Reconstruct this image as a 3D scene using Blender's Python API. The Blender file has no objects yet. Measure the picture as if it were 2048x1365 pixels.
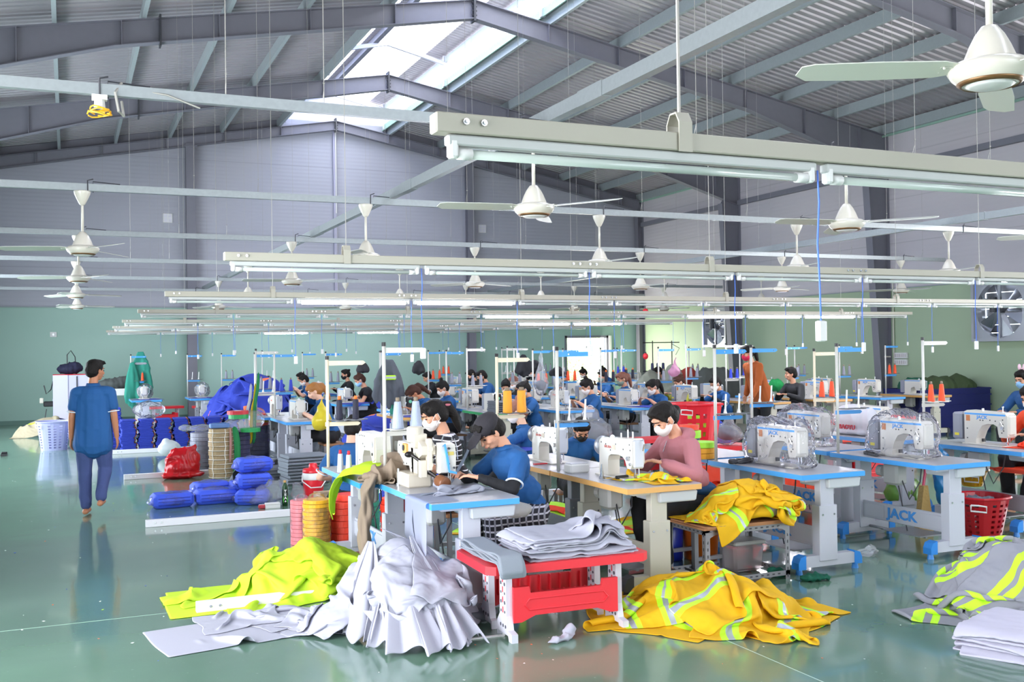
import bpy, bmesh, math, random
import numpy as np
from mathutils import Vector, Matrix, noise
R = math.radians; PI = math.pi
C = bpy.context.scene.collection
SC = bpy.context.scene
# ---------------------------------------------------------------- camera, world, lights, exposure
CAMZ = 1.72
def cam_axes(yaw, pitch, roll):
    f = Vector((math.sin(yaw)*math.cos(pitch), math.cos(yaw)*math.cos(pitch), math.sin(pitch)))
    r = Vector((math.cos(yaw), -math.sin(yaw), 0)); u = r.cross(f)
    c, s = math.cos(roll), math.sin(roll)
    return c*r+s*u, -s*r+c*u, f
AR, AU, AF = cam_axes(0.415077, 0.0088985, -0.0138447)
cd = bpy.data.cameras.new('camera'); cam = bpy.data.objects.new('camera', cd); C.objects.link(cam)
m = Matrix((AR, AU, -AF)).transposed().to_4x4(); m.translation = (0, 0, CAMZ); cam.matrix_world = m
FPX = 2019.45
cd.sensor_width = 36; cd.lens = FPX/2048*36; cd.clip_end = 300; cd.clip_start = .05
SC.camera = cam
SC.view_settings.view_transform = 'Standard'; SC.view_settings.look = 'None'
SC.view_settings.gamma = 1; SC.view_settings.use_curve_mapping = False
SC.view_settings.exposure = 0.80
SC.cycles.use_denoising = True
SC.cycles.max_bounces = 8; SC.cycles.diffuse_bounces = 4; SC.cycles.glossy_bounces = 3
SC.cycles.transmission_bounces = 6; SC.cycles.transparent_max_bounces = 16
SC.cycles.sample_clamp_indirect = 6; SC.cycles.caustics_reflective = False; SC.cycles.caustics_refractive = False
w = bpy.data.worlds.new('sky'); SC.world = w; w.use_nodes = True
wn = w.node_tree.nodes; wl = w.node_tree.links
bg = wn['Background']; bg.inputs['Color'].default_value = (.80, .89, 1, 1); bg.inputs['Strength'].default_value = 4.2
def area(name, loc, rot, sx, sy, power, col=(1, 1, 1)):
    l = bpy.data.lights.new(name, 'AREA'); l.shape = 'RECTANGLE'; l.size = sx; l.size_y = sy; l.energy = power; l.color = col
    o = bpy.data.objects.new(name, l); C.objects.link(o); o.location = loc; o.rotation_euler = rot
    return o
# daylight through the open front of the hall, the shutter openings of the left wall, and the translucent ridge
area('daylight_front', (7, -7.5, 3.0), (R(90), 0, 0), 19, 5.5, 230, (.97, .98, 1))
area('daylight_left_door', (-2.95, 4.0, 2.0), (R(90), 0, R(-90)), 7, 3.8, 360, (.96, .97, 1))
area('daylight_left_back', (-2.95, 19.0, 2.0), (R(90), 0, R(-90)), 10, 3.8, 330, (.82, .92, 1))
sl = bpy.data.lights.new('sun', 'SUN'); sl.energy = 8.5; sl.angle = R(3); sl.color = (1, .98, .95)
so = bpy.data.objects.new('sun', sl); C.objects.link(so); so.rotation_euler = (R(-8), R(22), 0)
area('fill_right', (17.0, 5, 2.6), (R(90), 0, R(90)), 12, 3, 420, (1, .92, .90))  # added fill lamp at the unseen near stretch of the right wall
area('daylight_doorway', (15.16, 28.2, 1.15), (R(90), 0, R(180+28)), 1.4, 2.0, 90, (1, .97, .86))
# ---------------------------------------------------------------- helpers
def srgb(h):
    h = h.lstrip('#'); v = [int(h[i:i+2], 16)/255 for i in (0, 2, 4)]
    return tuple(c/12.92 if c <= .04045 else ((c+.055)/1.055)**2.4 for c in v)
def px(x, y, Y=None, z=None, X=None):
    """the point of the place that the photograph shows at pixel x, y, on the plane Y=, z= or X="""
    d = AR*((x-1024)/FPX) - AU*((y-682.5)/FPX) + AF
    k = Y/d.y if Y is not None else ((z-CAMZ)/d.z if z is not None else X/d.x)
    return Vector((d.x*k, d.y*k, CAMZ+d.z*k))
MATS = {}
def mat(name, col, rough=.6, metal=0, spec=.5, noise_amt=0, noise_scale=20, bump=0, bump_scale=60, emit=0, alpha=1, sheen=0, coat=0, trans=0):
    if name in MATS: return MATS[name]
    if isinstance(col, str): col = srgb(col)
    M = bpy.data.materials.new(name); M.use_nodes = True; N = M.node_tree.nodes; L = M.node_tree.links
    B = N['Principled BSDF']; B.inputs['Base Color'].default_value = (*col, 1); B.inputs['Roughness'].default_value = rough
    B.inputs['Metallic'].default_value = metal; B.inputs['Specular IOR Level'].default_value = spec
    B.inputs['Sheen Weight'].default_value = sheen; B.inputs['Coat Weight'].default_value = coat
    if emit:
        B.inputs['Emission Color'].default_value = (*col, 1); B.inputs['Emission Strength'].default_value = emit
    if alpha < 1: B.inputs['Alpha'].default_value = alpha
    if noise_amt or bump:
        tc = N.new('ShaderNodeTexCoord')
    if noise_amt:
        nz = N.new('ShaderNodeTexNoise'); nz.inputs['Scale'].default_value = noise_scale; nz.inputs['Detail'].default_value = 4
        L.new(tc.outputs['Object'], nz.inputs['Vector'])
        mx = N.new('ShaderNodeMix'); mx.data_type = 'RGBA'
        mx.inputs['A'].default_value = (*[max(0, c*(1-noise_amt)) for c in col], 1); mx.inputs['B'].default_value = (*[min(1, c*(1+noise_amt)) for c in col], 1)
        L.new(nz.outputs['Fac'], mx.inputs['Factor']); L.new(mx.outputs['Result'], B.inputs['Base Color'])
    if bump:
        nb = N.new('ShaderNodeTexNoise'); nb.inputs['Scale'].default_value = bump_scale; nb.inputs['Detail'].default_value = 3
        L.new(tc.outputs['Object'], nb.inputs['Vector'])
        bn = N.new('ShaderNodeBump'); bn.inputs['Strength'].default_value = bump; bn.inputs['Distance'].default_value = .01
        L.new(nb.outputs['Fac'], bn.inputs['Height']); L.new(bn.outputs['Normal'], B.inputs['Normal'])
    if trans:                                  # thin cloth or sheet that lets light through
        T = N.new('ShaderNodeBsdfTranslucent'); T.inputs['Color'].default_value = (*col, 1)
        X = N.new('ShaderNodeMixShader'); X.inputs['Fac'].default_value = trans
        L.new(B.outputs[0], X.inputs[1]); L.new(T.outputs[0], X.inputs[2]); L.new(X.outputs[0], N['Material Output'].inputs['Surface'])
    MATS[name] = M
    return M
def film(name, col=(1, 1, 1), clear=.75, rough=.12, bump=.6):
    """thin crinkled plastic film"""
    if name in MATS: return MATS[name]
    M = bpy.data.materials.new(name); M.use_nodes = True; N = M.node_tree.nodes; L = M.node_tree.links
    N.remove(N['Principled BSDF'])
    T = N.new('ShaderNodeBsdfTransparent'); T.inputs['Color'].default_value = (*col, 1)
    G = N.new('ShaderNodeBsdfGlossy'); G.inputs['Roughness'].default_value = rough; G.inputs['Color'].default_value = (.9, .9, .95, 1)
    D = N.new('ShaderNodeBsdfTranslucent'); D.inputs['Color'].default_value = (*col, 1); D2 = N.new('ShaderNodeBsdfDiffuse'); D2.inputs['Color'].default_value = (*col, 1); DM = N.new('ShaderNodeMixShader'); L.new(D.outputs[0], DM.inputs[1]); L.new(D2.outputs[0], DM.inputs[2])
    lw = N.new('ShaderNodeLayerWeight'); lw.inputs['Blend'].default_value = .16
    tc = N.new('ShaderNodeTexCoord'); nb = N.new('ShaderNodeTexNoise'); nb.inputs['Scale'].default_value = 14; nb.inputs['Detail'].default_value = 3
    L.new(tc.outputs['Object'], nb.inputs['Vector'])
    bn = N.new('ShaderNodeBump'); bn.inputs['Strength'].default_value = bump; bn.inputs['Distance'].default_value = .05
    L.new(nb.outputs['Fac'], bn.inputs['Height']); L.new(bn.outputs['Normal'], G.inputs['Normal']); L.new(bn.outputs['Normal'], lw.inputs['Normal'])
    a = N.new('ShaderNodeMixShader'); a.inputs['Fac'].default_value = 1-clear; L.new(T.outputs[0], a.inputs[1]); L.new(DM.outputs[0], a.inputs[2])
    b = N.new('ShaderNodeMixShader'); L.new(lw.outputs['Fresnel'], b.inputs['Fac']); L.new(a.outputs[0], b.inputs[1]); L.new(G.outputs[0], b.inputs[2])
    L.new(b.outputs[0], N['Material Output'].inputs['Surface'])
    MATS[name] = M
    return M
def tag(o, label=None, cat=None, group=None, kind=None):
    if label: o['label'] = label
    if cat: o['category'] = cat
    if group: o['group'] = group
    if kind: o['kind'] = kind
    return o
def empty(name, loc=(0, 0, 0), rz=0, label=None, cat=None, group=None, kind=None):
    o = bpy.data.objects.new(name, None); C.objects.link(o); o.location = loc; o.rotation_euler = (0, 0, rz); o.empty_display_size = .1
    return tag(o, label, cat, group, kind)
def dup(o, parent=None, loc=None, rz=None, label=None, group=None, deep=True):
    c = o.copy(); C.objects.link(c)
    if parent is not None: c.parent = parent
    if loc is not None: c.location = loc
    if rz is not None: c.rotation_euler = (0, 0, rz)
    if label: c['label'] = label
    if group: c['group'] = group
    if deep:
        for ch in KIDS.get(o.name, []):
            dup(ch, c)
    if parent is not None: KIDS.setdefault(parent.name, []).append(c)
    return c
KIDS = {}
class MB:
    def __init__(s): s.v = []; s.f = []; s.m = []; s.k = 0
    def add(s, vs, fs):
        n = len(s.v); s.v.extend([tuple(v) for v in vs]); s.f.extend([tuple(i+n for i in f) for f in fs]); s.m.extend([s.k]*len(fs)); return s
    def box(s, c, d, rz=0, top=1, b=0):
        """box of centre c, dimensions d, optional taper of the top and chamfer b"""
        x, y, z = d[0]/2, d[1]/2, d[2]/2
        if b <= 0:
            P = [(-x, -y, -z), (x, -y, -z), (x, y, -z), (-x, y, -z), (-x*top, -y*top, z), (x*top, -y*top, z), (x*top, y*top, z), (-x*top, y*top, z)]
            F = [(0, 3, 2, 1), (4, 5, 6, 7), (0, 1, 5, 4), (1, 2, 6, 5), (2, 3, 7, 6), (3, 0, 4, 7)]
        else:
            P = []
            def ring(ax, ay, zz): P.extend([(-ax+b, -ay, zz), (ax-b, -ay, zz), (ax, -ay+b, zz), (ax, ay-b, zz), (ax-b, ay, zz), (-ax+b, ay, zz), (-ax, ay-b, zz), (-ax, -ay+b, zz)])
            ring(x-b*.8, y-b*.8, -z); ring(x, y, -z+b); ring(x*top, y*top, z-b); ring((x-b*.8)*top, (y-b*.8)*top, z)
            F = [tuple(range(7, -1, -1)), tuple(range(24, 32))]
            for r in range(3):
                for i in range(8): j = (i+1) % 8; F.append((r*8+i, r*8+j, r*8+8+j, r*8+8+i))
        if rz:
            cc, ss = math.cos(rz), math.sin(rz); P = [(p[0]*cc-p[1]*ss, p[0]*ss+p[1]*cc, p[2]) for p in P]
        return s.add([(p[0]+c[0], p[1]+c[1], p[2]+c[2]) for p in P], F)
    def cyl(s, a, b, r, r2=None, n=12, cap=True):
        r2 = r if r2 is None else r2; a = Vector(a); b = Vector(b); d = (b-a).normalized()
        t = d.orthogonal().normalized(); u = d.cross(t)
        P = [a+(t*math.cos(2*PI*i/n)+u*math.sin(2*PI*i/n))*r for i in range(n)]+[b+(t*math.cos(2*PI*i/n)+u*math.sin(2*PI*i/n))*r2 for i in range(n)]
        F = [(i, (i+1) % n, n+(i+1) % n, n+i) for i in range(n)]
        if cap: F += [tuple(range(n-1, -1, -1)), tuple(range(n, 2*n))]
        return s.add(P, F)
    def tube(s, pts, r, n=8, cap=True, rs=None):
        pts = [Vector(p) for p in pts]; k = len(pts); P = []; prev = None
        for i, p in enumerate(pts):
            d = (pts[min(i+1, k-1)]-pts[max(i-1, 0)]).normalized()
            t = (prev-d*prev.dot(d)).normalized() if prev is not None and (prev-d*prev.dot(d)).length > 1e-5 else d.orthogonal().normalized()
            prev = t; u = d.cross(t); rr = rs[i] if rs else r
            P += [p+(t*math.cos(2*PI*j/n)+u*math.sin(2*PI*j/n))*rr for j in range(n)]
        F = [(i*n+j, i*n+(j+1) % n, (i+1)*n+(j+1) % n, (i+1)*n+j) for i in range(k-1) for j in range(n)]
        if cap: F += [tuple(range(n-1, -1, -1)), tuple(range((k-1)*n, k*n))]
        return s.add(P, F)
    def lathe(s, prof, c=(0, 0, 0), n=16, sx=1, sy=1, sq=0):
        """profile of (r, z) turned about z; sq squares the section"""
        P = []
        for r, z in prof:
            for j in range(n):
                a = 2*PI*j/n; ca, sa = math.cos(a), math.sin(a)
                k = 1 if not sq else (1-sq)+sq/max(abs(ca), abs(sa))
                P.append((c[0]+r*k*ca*sx, c[1]+r*k*sa*sy, c[2]+z))
        k = len(prof)
        F = [(i*n+j, i*n+(j+1) % n, (i+1)*n+(j+1) % n, (i+1)*n+j) for i in range(k-1) for j in range(n)]
        if prof[0][0] > 1e-4: F.append(tuple(range(n-1, -1, -1)))
        if prof[-1][0] > 1e-4: F.append(tuple(range((k-1)*n, k*n)))
        return s.add(P, F)
    def prism(s, poly, a0, a1, axis='x'):
        """polygon extruded along an axis; poly in the other two coordinates in order (yz, xz, xy)"""
        n = len(poly)
        def p3(p, a): return (a, p[0], p[1]) if axis == 'x' else ((p[0], a, p[1]) if axis == 'y' else (p[0], p[1], a))
        P = [p3(p, a0) for p in poly]+[p3(p, a1) for p in poly]
        F = [(i, (i+1) % n, n+(i+1) % n, n+i) for i in range(n)]+[tuple(range(n-1, -1, -1)), tuple(range(n, 2*n))]
        return s.add(P, F)
    def sph(s, c, r, n=10, m=6):
        if isinstance(r, (int, float)): r = (r, r, r)
        P = [(c[0], c[1], c[2]-r[2])]
        for i in range(1, m):
            a = -PI/2+PI*i/m
            for j in range(n): P.append((c[0]+r[0]*math.cos(a)*math.cos(2*PI*j/n), c[1]+r[1]*math.cos(a)*math.sin(2*PI*j/n), c[2]+r[2]*math.sin(a)))
        P.append((c[0], c[1], c[2]+r[2])); L = len(P)-1
        F = [(0, 1+(j+1) % n, 1+j) for j in range(n)]+[(1+i*n+j, 1+i*n+(j+1) % n, 1+(i+1)*n+(j+1) % n, 1+(i+1)*n+j) for i in range(m-2) for j in range(n)]
        F += [(L, 1+(m-2)*n+j, 1+(m-2)*n+(j+1) % n) for j in range(n)]
        return s.add(P, F)
    def build(s, name, mats, parent=None, loc=None, rz=0, smooth=False, auto=None):
        me = bpy.data.meshes.new(name); me.from_pydata(s.v, [], s.f)
        if not isinstance(mats, (list, tuple)): mats = [mats]
        for M in mats: me.materials.append(M)
        if len(mats) > 1: me.polygons.foreach_set('material_index', s.m)
        bm = bmesh.new(); bm.from_mesh(me); bmesh.ops.recalc_face_normals(bm, faces=bm.faces); bm.to_mesh(me); bm.free()
        if smooth: me.shade_smooth()
        if auto is not None: me.shade_smooth(); me.set_sharp_from_angle(angle=R(auto))
        return obj(name, me, parent, loc, rz)
def obj(name, me, parent=None, loc=None, rz=0):
    o = bpy.data.objects.new(name, me); C.objects.link(o)
    if parent is not None: o.parent = parent; KIDS.setdefault(parent.name, []).append(o)
    if loc is not None: o.location = loc
    if rz: o.rotation_euler = (0, 0, rz)
    return o
def text(s, size, M, parent, loc, rot, ext=.0008, name='lettering', sx=1, bold=0):
    """lettering turned into a mesh; centred on loc"""
    cu = bpy.data.curves.new(name, 'FONT'); cu.body = s; cu.size = size; cu.extrude = ext; cu.align_x = 'CENTER'; cu.align_y = 'CENTER'; cu.offset = bold
    cu.resolution_u = 2
    t = bpy.data.objects.new('t', cu); C.objects.link(t)
    me = bpy.data.meshes.new_from_object(t.evaluated_get(bpy.context.evaluated_depsgraph_get()))
    bpy.data.objects.remove(t); bpy.data.curves.remove(cu); me.materials.clear(); me.materials.append(M)
    o = obj(name, me, parent, loc); o.rotation_euler = rot; o.scale = (sx, 1, 1)
    return o
# ---------------------------------------------------------------- materials of the room
def floor_mat():
    M = bpy.data.materials.new('green epoxy floor'); M.use_nodes = True; N = M.node_tree.nodes; L = M.node_tree.links; B = N['Principled BSDF']
    tc = N.new('ShaderNodeTexCoord'); n1 = N.new('ShaderNodeTexNoise'); n1.inputs['Scale'].default_value = .6; n1.inputs['Detail'].default_value = 5
    L.new(tc.outputs['Object'], n1.inputs['Vector'])
    rp = N.new('ShaderNodeValToRGB'); rp.color_ramp.elements[0].position = .3; rp.color_ramp.elements[0].color = (*srgb('#5a7867'), 1)
    rp.color_ramp.elements[1].position = .75; rp.color_ramp.elements[1].color = (*srgb('#6b8b77'), 1)
    L.new(n1.outputs['Fac'], rp.inputs['Fac'])
    n2 = N.new('ShaderNodeTexNoise'); n2.inputs['Scale'].default_value = 30; n2.inputs['Detail'].default_value = 2; L.new(tc.outputs['Object'], n2.inputs['Vector'])
    r2 = N.new('ShaderNodeValToRGB'); r2.color_ramp.elements[0].position = .70; r2.color_ramp.elements[1].position = .78
    r2.color_ramp.elements[0].color = (0, 0, 0, 1); r2.color_ramp.elements[1].color = (.35, .35, .35, 1); L.new(n2.outputs['Fac'], r2.inputs['Fac'])
    mx = N.new('ShaderNodeMix'); mx.data_type = 'RGBA'; L.new(r2.outputs['Color'], mx.inputs['Factor']); L.new(rp.outputs['Color'], mx.inputs['A']); mx.inputs['B'].default_value = (*srgb('#8fae9f'), 1)
    L.new(mx.outputs['Result'], B.inputs['Base Color'])
    n3 = N.new('ShaderNodeTexNoise'); n3.inputs['Scale'].default_value = 2.2; n3.inputs['Detail'].default_value = 4; L.new(tc.outputs['Object'], n3.inputs['Vector'])
    mr = N.new('ShaderNodeMapRange'); mr.inputs['To Min'].default_value = .06; mr.inputs['To Max'].default_value = .22; L.new(n3.outputs['Fac'], mr.inputs['Value']); L.new(mr.outputs['Result'], B.inputs['Roughness'])
    bn = N.new('ShaderNodeBump'); bn.inputs['Strength'].default_value = .12; bn.inputs['Distance'].default_value = .02
    n4 = N.new('ShaderNodeTexNoise'); n4.inputs['Scale'].default_value = 3.0; L.new(tc.outputs['Object'], n4.inputs['Vector']); L.new(n4.outputs['Fac'], bn.inputs['Height']); L.new(bn.outputs['Normal'], B.inputs['Normal'])
    B.inputs['Specular IOR Level'].default_value = .55; B.inputs['Coat Weight'].default_value = .35; B.inputs['Coat Roughness'].default_value = .05
    return M
def wall_mat(name, lower, upper, rough=.55):
    """painted render below 3 m, ribbed sandwich panel above"""
    M = bpy.data.materials.new(name); M.use_nodes = True; N = M.node_tree.nodes; L = M.node_tree.links; B = N['Principled BSDF']
    tc = N.new('ShaderNodeTexCoord'); sp = N.new('ShaderNodeSeparateXYZ'); L.new(tc.outputs['Object'], sp.inputs[0])
    gt = N.new('ShaderNodeMath'); gt.operation = 'GREATER_THAN'; gt.inputs[1].default_value = 2.98; L.new(sp.outputs['Z'], gt.inputs[0])
    nz = N.new('ShaderNodeTexNoise'); nz.inputs['Scale'].default_value = .5; nz.inputs['Detail'].default_value = 3; L.new(tc.outputs['Object'], nz.inputs['Vector'])
    lo = N.new('ShaderNodeMix'); lo.data_type = 'RGBA'; lo.inputs['A'].default_value = (*[c*.94 for c in srgb(lower)], 1); lo.inputs['B'].default_value = (*[c*1.05 for c in srgb(lower)], 1); L.new(nz.outputs['Fac'], lo.inputs['Factor'])
    fr = N.new('ShaderNodeMath'); fr.operation = 'FRACT'; ml = N.new('ShaderNodeMath'); ml.operation = 'MULTIPLY'; ml.inputs[1].default_value = 1.0; L.new(sp.outputs['Z'], ml.inputs[0]); L.new(ml.outputs[0], fr.inputs[0])
    st = N.new('ShaderNodeMath'); st.operation = 'LESS_THAN'; st.inputs[1].default_value = .025; L.new(fr.outputs[0], st.inputs[0])
    up = N.new('ShaderNodeMix'); up.data_type = 'RGBA'; up.inputs['A'].default_value = (*srgb(upper), 1); up.inputs['B'].default_value = (*[c*.86 for c in srgb(upper)], 1); L.new(st.outputs[0], up.inputs['Factor'])
    mx = N.new('ShaderNodeMix'); mx.data_type = 'RGBA'; L.new(gt.outputs[0], mx.inputs['Factor']); L.new(lo.outputs['Result'], mx.inputs['A']); L.new(up.outputs['Result'], mx.inputs['B']); L.new(mx.outputs['Result'], B.inputs['Base Color'])
    wv = N.new('ShaderNodeMath'); wv.operation = 'SINE'; m2 = N.new('ShaderNodeMath'); m2.operation = 'MULTIPLY'; m2.inputs[1].default_value = 60; L.new(sp.outputs['Z'], m2.inputs[0]); L.new(m2.outputs[0], wv.inputs[0])
    m3 = N.new('ShaderNodeMath'); m3.operation = 'MULTIPLY'; L.new(wv.outputs[0], m3.inputs[0]); L.new(gt.outputs[0], m3.inputs[1])
    bn = N.new('ShaderNodeBump'); bn.inputs['Strength'].default_value = .25; bn.inputs['Distance'].default_value = .004; L.new(m3.outputs[0], bn.inputs['Height']); L.new(bn.outputs['Normal'], B.inputs['Normal'])
    B.inputs['Roughness'].default_value = rough; B.inputs['Specular IOR Level'].default_value = .3
    return M
FLOOR = floor_mat()
WBACK = wall_mat('back wall paint', '#a0bdb1', '#a9a8b2'); WSIDE = wall_mat('side wall paint', '#a7b89a', '#c6bfc3')
STEEL = mat('grey painted steel', '#7b7983', .55, 0, .4, .05, 8)
GALV = mat('galvanised steel', '#a0a5a7', .42, .55, .5, .12, 30)
SHEET = mat('roof sheet', '#b0a9ae', .45, .35, .5, .05, 3)
PURL = mat('galvanised purlin', '#a9b1b3', .5, .3, .5, .08, 20)
GRN = mat('green flashing', '#93b3a3', .5)
CREAM = mat('cream enamelled steel', '#d5cebf', .4, 0, .5)
WHT = mat('white plastic', '#dedcda', .4); DGR = mat('dark grey plastic', '#3c3c42', .5); BLK = mat('black plastic', '#17171a', .45)
CHR = mat('bright metal', '#c9cbd0', .22, .9)
WIRE = mat('steel wire', '#a9a59e', .45, .6)
BCORD = mat('blue flex', '#3d6fd6', .5)
X0, X1, Y0, Y1 = -3.03, 17.15, -8.0, 28.5; XR, ZR, ZE = 7.06, 8.32, 6.49
def zroof(x): return ZR-(ZR-ZE)*abs(x-XR)/(X1-XR)
# floor
tag(MB().box((XR, (Y0+Y1)/2-1, -.05), (22.2, Y1-Y0+6, .1)).build('floor', FLOOR), kind='structure')
GROUT = mat('pale floor joint', '#9db5a8', .5)
# walls with openings
def wall(name, M, rects, axis):
    b = MB()
    for u0, u1, z0, z1 in rects:
        if axis == 'x': b.box(((u0+u1)/2, Y1+.06, (z0+z1)/2), (u1-u0, .12, z1-z0))
        else: b.box((axis, (u0+u1)/2, (z0+z1)/2), (.12, u1-u0, z1-z0))
    return tag(b.build(name, M), kind='structure')
b = MB()
D0, D1, DZ = 14.38, 15.94, 2.14
b.prism([(X0, 0), (D0, 0), (D0, zroof(D0)+.27), (XR+1.45, zroof(XR+1.45)+.27), (XR, ZR), (XR-1.45, zroof(XR-1.45)+.27), (X0, ZE+.27)], Y1, Y1+.12, 'y')
b.prism([(D1, 0), (X1, 0), (X1, ZE+.27), (D1, zroof(D1)+.27)], Y1, Y1+.12, 'y')
b.prism([(D0, DZ), (D1, DZ), (D1, zroof(D1)+.27), (D0, zroof(D0)+.27)], Y1, Y1+.12, 'y')
tag(b.build('wall_back', WBACK), kind='structure')
FA = [(13.85, 15.12, 1.76, 3.03), (23.55, 24.70, 1.72, 2.88)]    # exhaust fan openings of the right wall
ZE_ = ZE; ZE = ZE+.3
rects = [(Y0, -1, 0, ZE), (-1, 11, 0, 1.1), (-1, 11, 4.1, ZE), (11, FA[0][0], 0, ZE), (FA[0][0], FA[0][1], 0, FA[0][2]), (FA[0][0], FA[0][1], FA[0][3], ZE), (FA[0][1], FA[1][0], 0, ZE),  # unseen window opening near the front, added behind the right fill lamp
         (FA[1][0], FA[1][1], 0, FA[1][2]), (FA[1][0], FA[1][1], FA[1][3], ZE), (FA[1][1], Y1, 0, ZE)]
wall('wall_right', WSIDE, rects, X1+.06)
ZE = ZE_
wall('wall_left', WBACK, [(Y0, .5, 0, ZE), (.5, 7.5, 3.9, ZE), (7.5, 14, 0, ZE), (14, 24, 3.9, ZE), (24, Y1, 0, ZE)], X0-.06)
b = MB(); b.prism([(X0, 0), (2.5, 0), (2.5, 4.2), (X0, 4.2)], Y0-.12, Y0, 'y'); b.prism([(11.5, 0), (X1, 0), (X1, 4.2), (11.5, 4.2)], Y0-.12, Y0, 'y'); b.prism([(X0, 4.2), (X1, 4.2), (X1, ZE+.22), (XR, ZR+.3), (X0, ZE+.22)], Y0-.12, Y0, 'y')
tag(b.build('wall_front', WSIDE), kind='structure')
bb = MB()
for a, c in ((X0, D0), (D1, X1)): bb.box(((a+c)/2, Y1-.01, .05), (c-a, .02, .1))
tag(bb.build('baseboard_back', mat('grey green base coat', '#5f7f74', .5)), kind='structure')
# door opening: grey frame, bright yard and greenery behind
dr = empty('door_1', ((D0+D1)/2, Y1, 0)); tag(dr, kind='structure')
for x in (D0+.03, D1-.04): MB().box((x-(D0+D1)/2, .05, DZ/2), (.07, .16, DZ)).build('door_jamb', STEEL, dr)
MB().box((0, .05, DZ-.03), (D1-D0, .16, .07)).build('door_head', STEEL, dr)
MB().box(((D1-D0)/2+.05, -.03, DZ/2), (.09, .05, DZ)).build('sliding_door_leaf', mat('white door edge', '#eceae6', .5), dr)
# yard
tag(MB().box((8, 38, -.25), (60, 19, .3)).build('yard_ground', mat('pale concrete yard', '#d9d5c4', .9, noise_amt=.1, noise_scale=1)), kind='structure')
def foliage(name, loc, r, n, cols, label, seed):
    rnd = random.Random(seed); b = MB(); mats = [mat(f'leaf {c}', c, .6, trans=.4) for c in cols]
    for i in range(n):
        a = rnd.uniform(0, 2*PI); e = rnd.uniform(-1, 1); k = rnd.random()**.4
        p = Vector((r[0]*k*math.cos(a)*math.sqrt(1-e*e), r[1]*k*math.sin(a)*math.sqrt(1-e*e), r[2]*k*e+r[2]))
        t = Vector([rnd.gauss(0, 1) for _ in range(3)]).normalized(); u = t.orthogonal().normalized(); s = rnd.uniform(.06, .14)
        b.k = rnd.randrange(len(mats)); b.add([p-t*s, p+u*s*.4, p+t*s, p-u*s*.4], [(0, 1, 2, 3)])
    o = empty(name, loc, 0, label, 'shrub'); l = b.build('foliage', mats, o); l['kind'] = 'stuff'
    MB().cyl((0, 0, 0), (0, 0, r[2]), .05, .02, 8).build('stem', mat('bark', '#6b5a48', .9), o)
    return o
foliage('shrub', (16.6, 33.5, -.1), (1.3, 1.1, 1.35), 2600, ['#d3e6a8', '#e6efc2', '#b2cf86'], 'pale green sunlit shrub just outside the back doorway', 3)  # leaf colours of both shrubs bleached to carry the outdoor glare
foliage('shrub', (19.1, 36.0, -.1), (1.8, 1.2, 1.7), 2600, ['#dcebb4', '#eef2cf', '#bfd695'], 'yellowish sunlit bush farther out behind the doorway', 4)
# roof: two corrugated slopes with the ridge opening, purlins, monitor
def corr_sheet(name, xa, za, xb, zb, ya, yb, pitch, amp, M, parent=None):
    P = []; F = []; n = int((yb-ya)/pitch)+3; nrm = Vector((za-zb, 0, xb-xa)).normalized()*(1 if xb > xa else -1)
    ys = []
    for i in range(n):
        for fr, h in ((0, 0), (.4, 0), (.52, 1), (.88, 1)): ys.append((ya+(i+fr)*pitch, h))
    for y, h in ys:
        for x, z in ((xa, za), (xb, zb)): P.append((x+nrm.x*amp*h, y, z+nrm.z*amp*h))
    for i in range(len(ys)-1): F.append((2*i, 2*i+1, 2*i+3, 2*i+2))
    b = MB(); b.add(P, F); return b.build(name, M, parent)
HW = 1.45
RO = .22     # purlin depth above the rafters
root = empty('ceiling'); tag(root, kind='structure')
corr_sheet('roof_slope', X0-.1, zroof(X0)+RO, XR-HW, zroof(XR-HW)+RO, Y0, Y1+.1, .19, .028, SHEET, root)
corr_sheet('roof_slope', XR+HW, zroof(XR+HW)+RO, X1+.1, zroof(X1)+RO, Y0, Y1+.1, .19, .028, SHEET, root)
for sgn in (-1, 1):
    for i, d in enumerate([1.6, 3.15, 4.5, 5.85, 7.2, 8.6, 10.0]):
        x = XR+sgn*d; z = zroof(x)
        b = MB(); b.prism([(x-.035, z), (x+.035, z), (x+.035, z+.012), (x-.023, z+.014), (x-.023, z+RO-.012), (x+.035, z+RO-.01), (x+.035, z+RO), (x-.035, z+RO)], Y0, Y1, 'y')
        b.build('purlin', PURL, root)
b = MB(); b.box((X1-.02, (Y0+Y1)/2, ZE+.03), (.04, Y1-Y0, .11)); b.build('eave_flashing', GRN, root)
# ridge monitor
TRL = mat('translucent roof sheet', '#fbfbfd', .35, trans=.75); BLUES = mat('bluish translucent sheet', '#a9bfe6', .35, trans=.7)
mz = 8.95; mr_ = 9.27
mo = empty('ridge_monitor', (0, 0, 0)); tag(mo, kind='structure')
BLU2 = mat('blue skylight strip', '#5f86cf', .35, trans=.5)
def zmon(d): return mr_-(mr_-mz+.04)*abs(d)/(HW+.25)
for d0, d1, M_ in ((-1.70, -1.22, TRL), (-1.22, -.62, BLU2), (-.62, -.50, TRL), (-.50, -.12, SHEET), (-.12, 0, TRL), (0, 1.08, TRL), (1.08, 1.58, SHEET), (1.58, 1.70, TRL)):
    corr_sheet('monitor_roof', XR+d0, zmon(d0), XR+d1, zmon(d1), Y0, Y1+.1, .15, .02, M_, mo)
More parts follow.
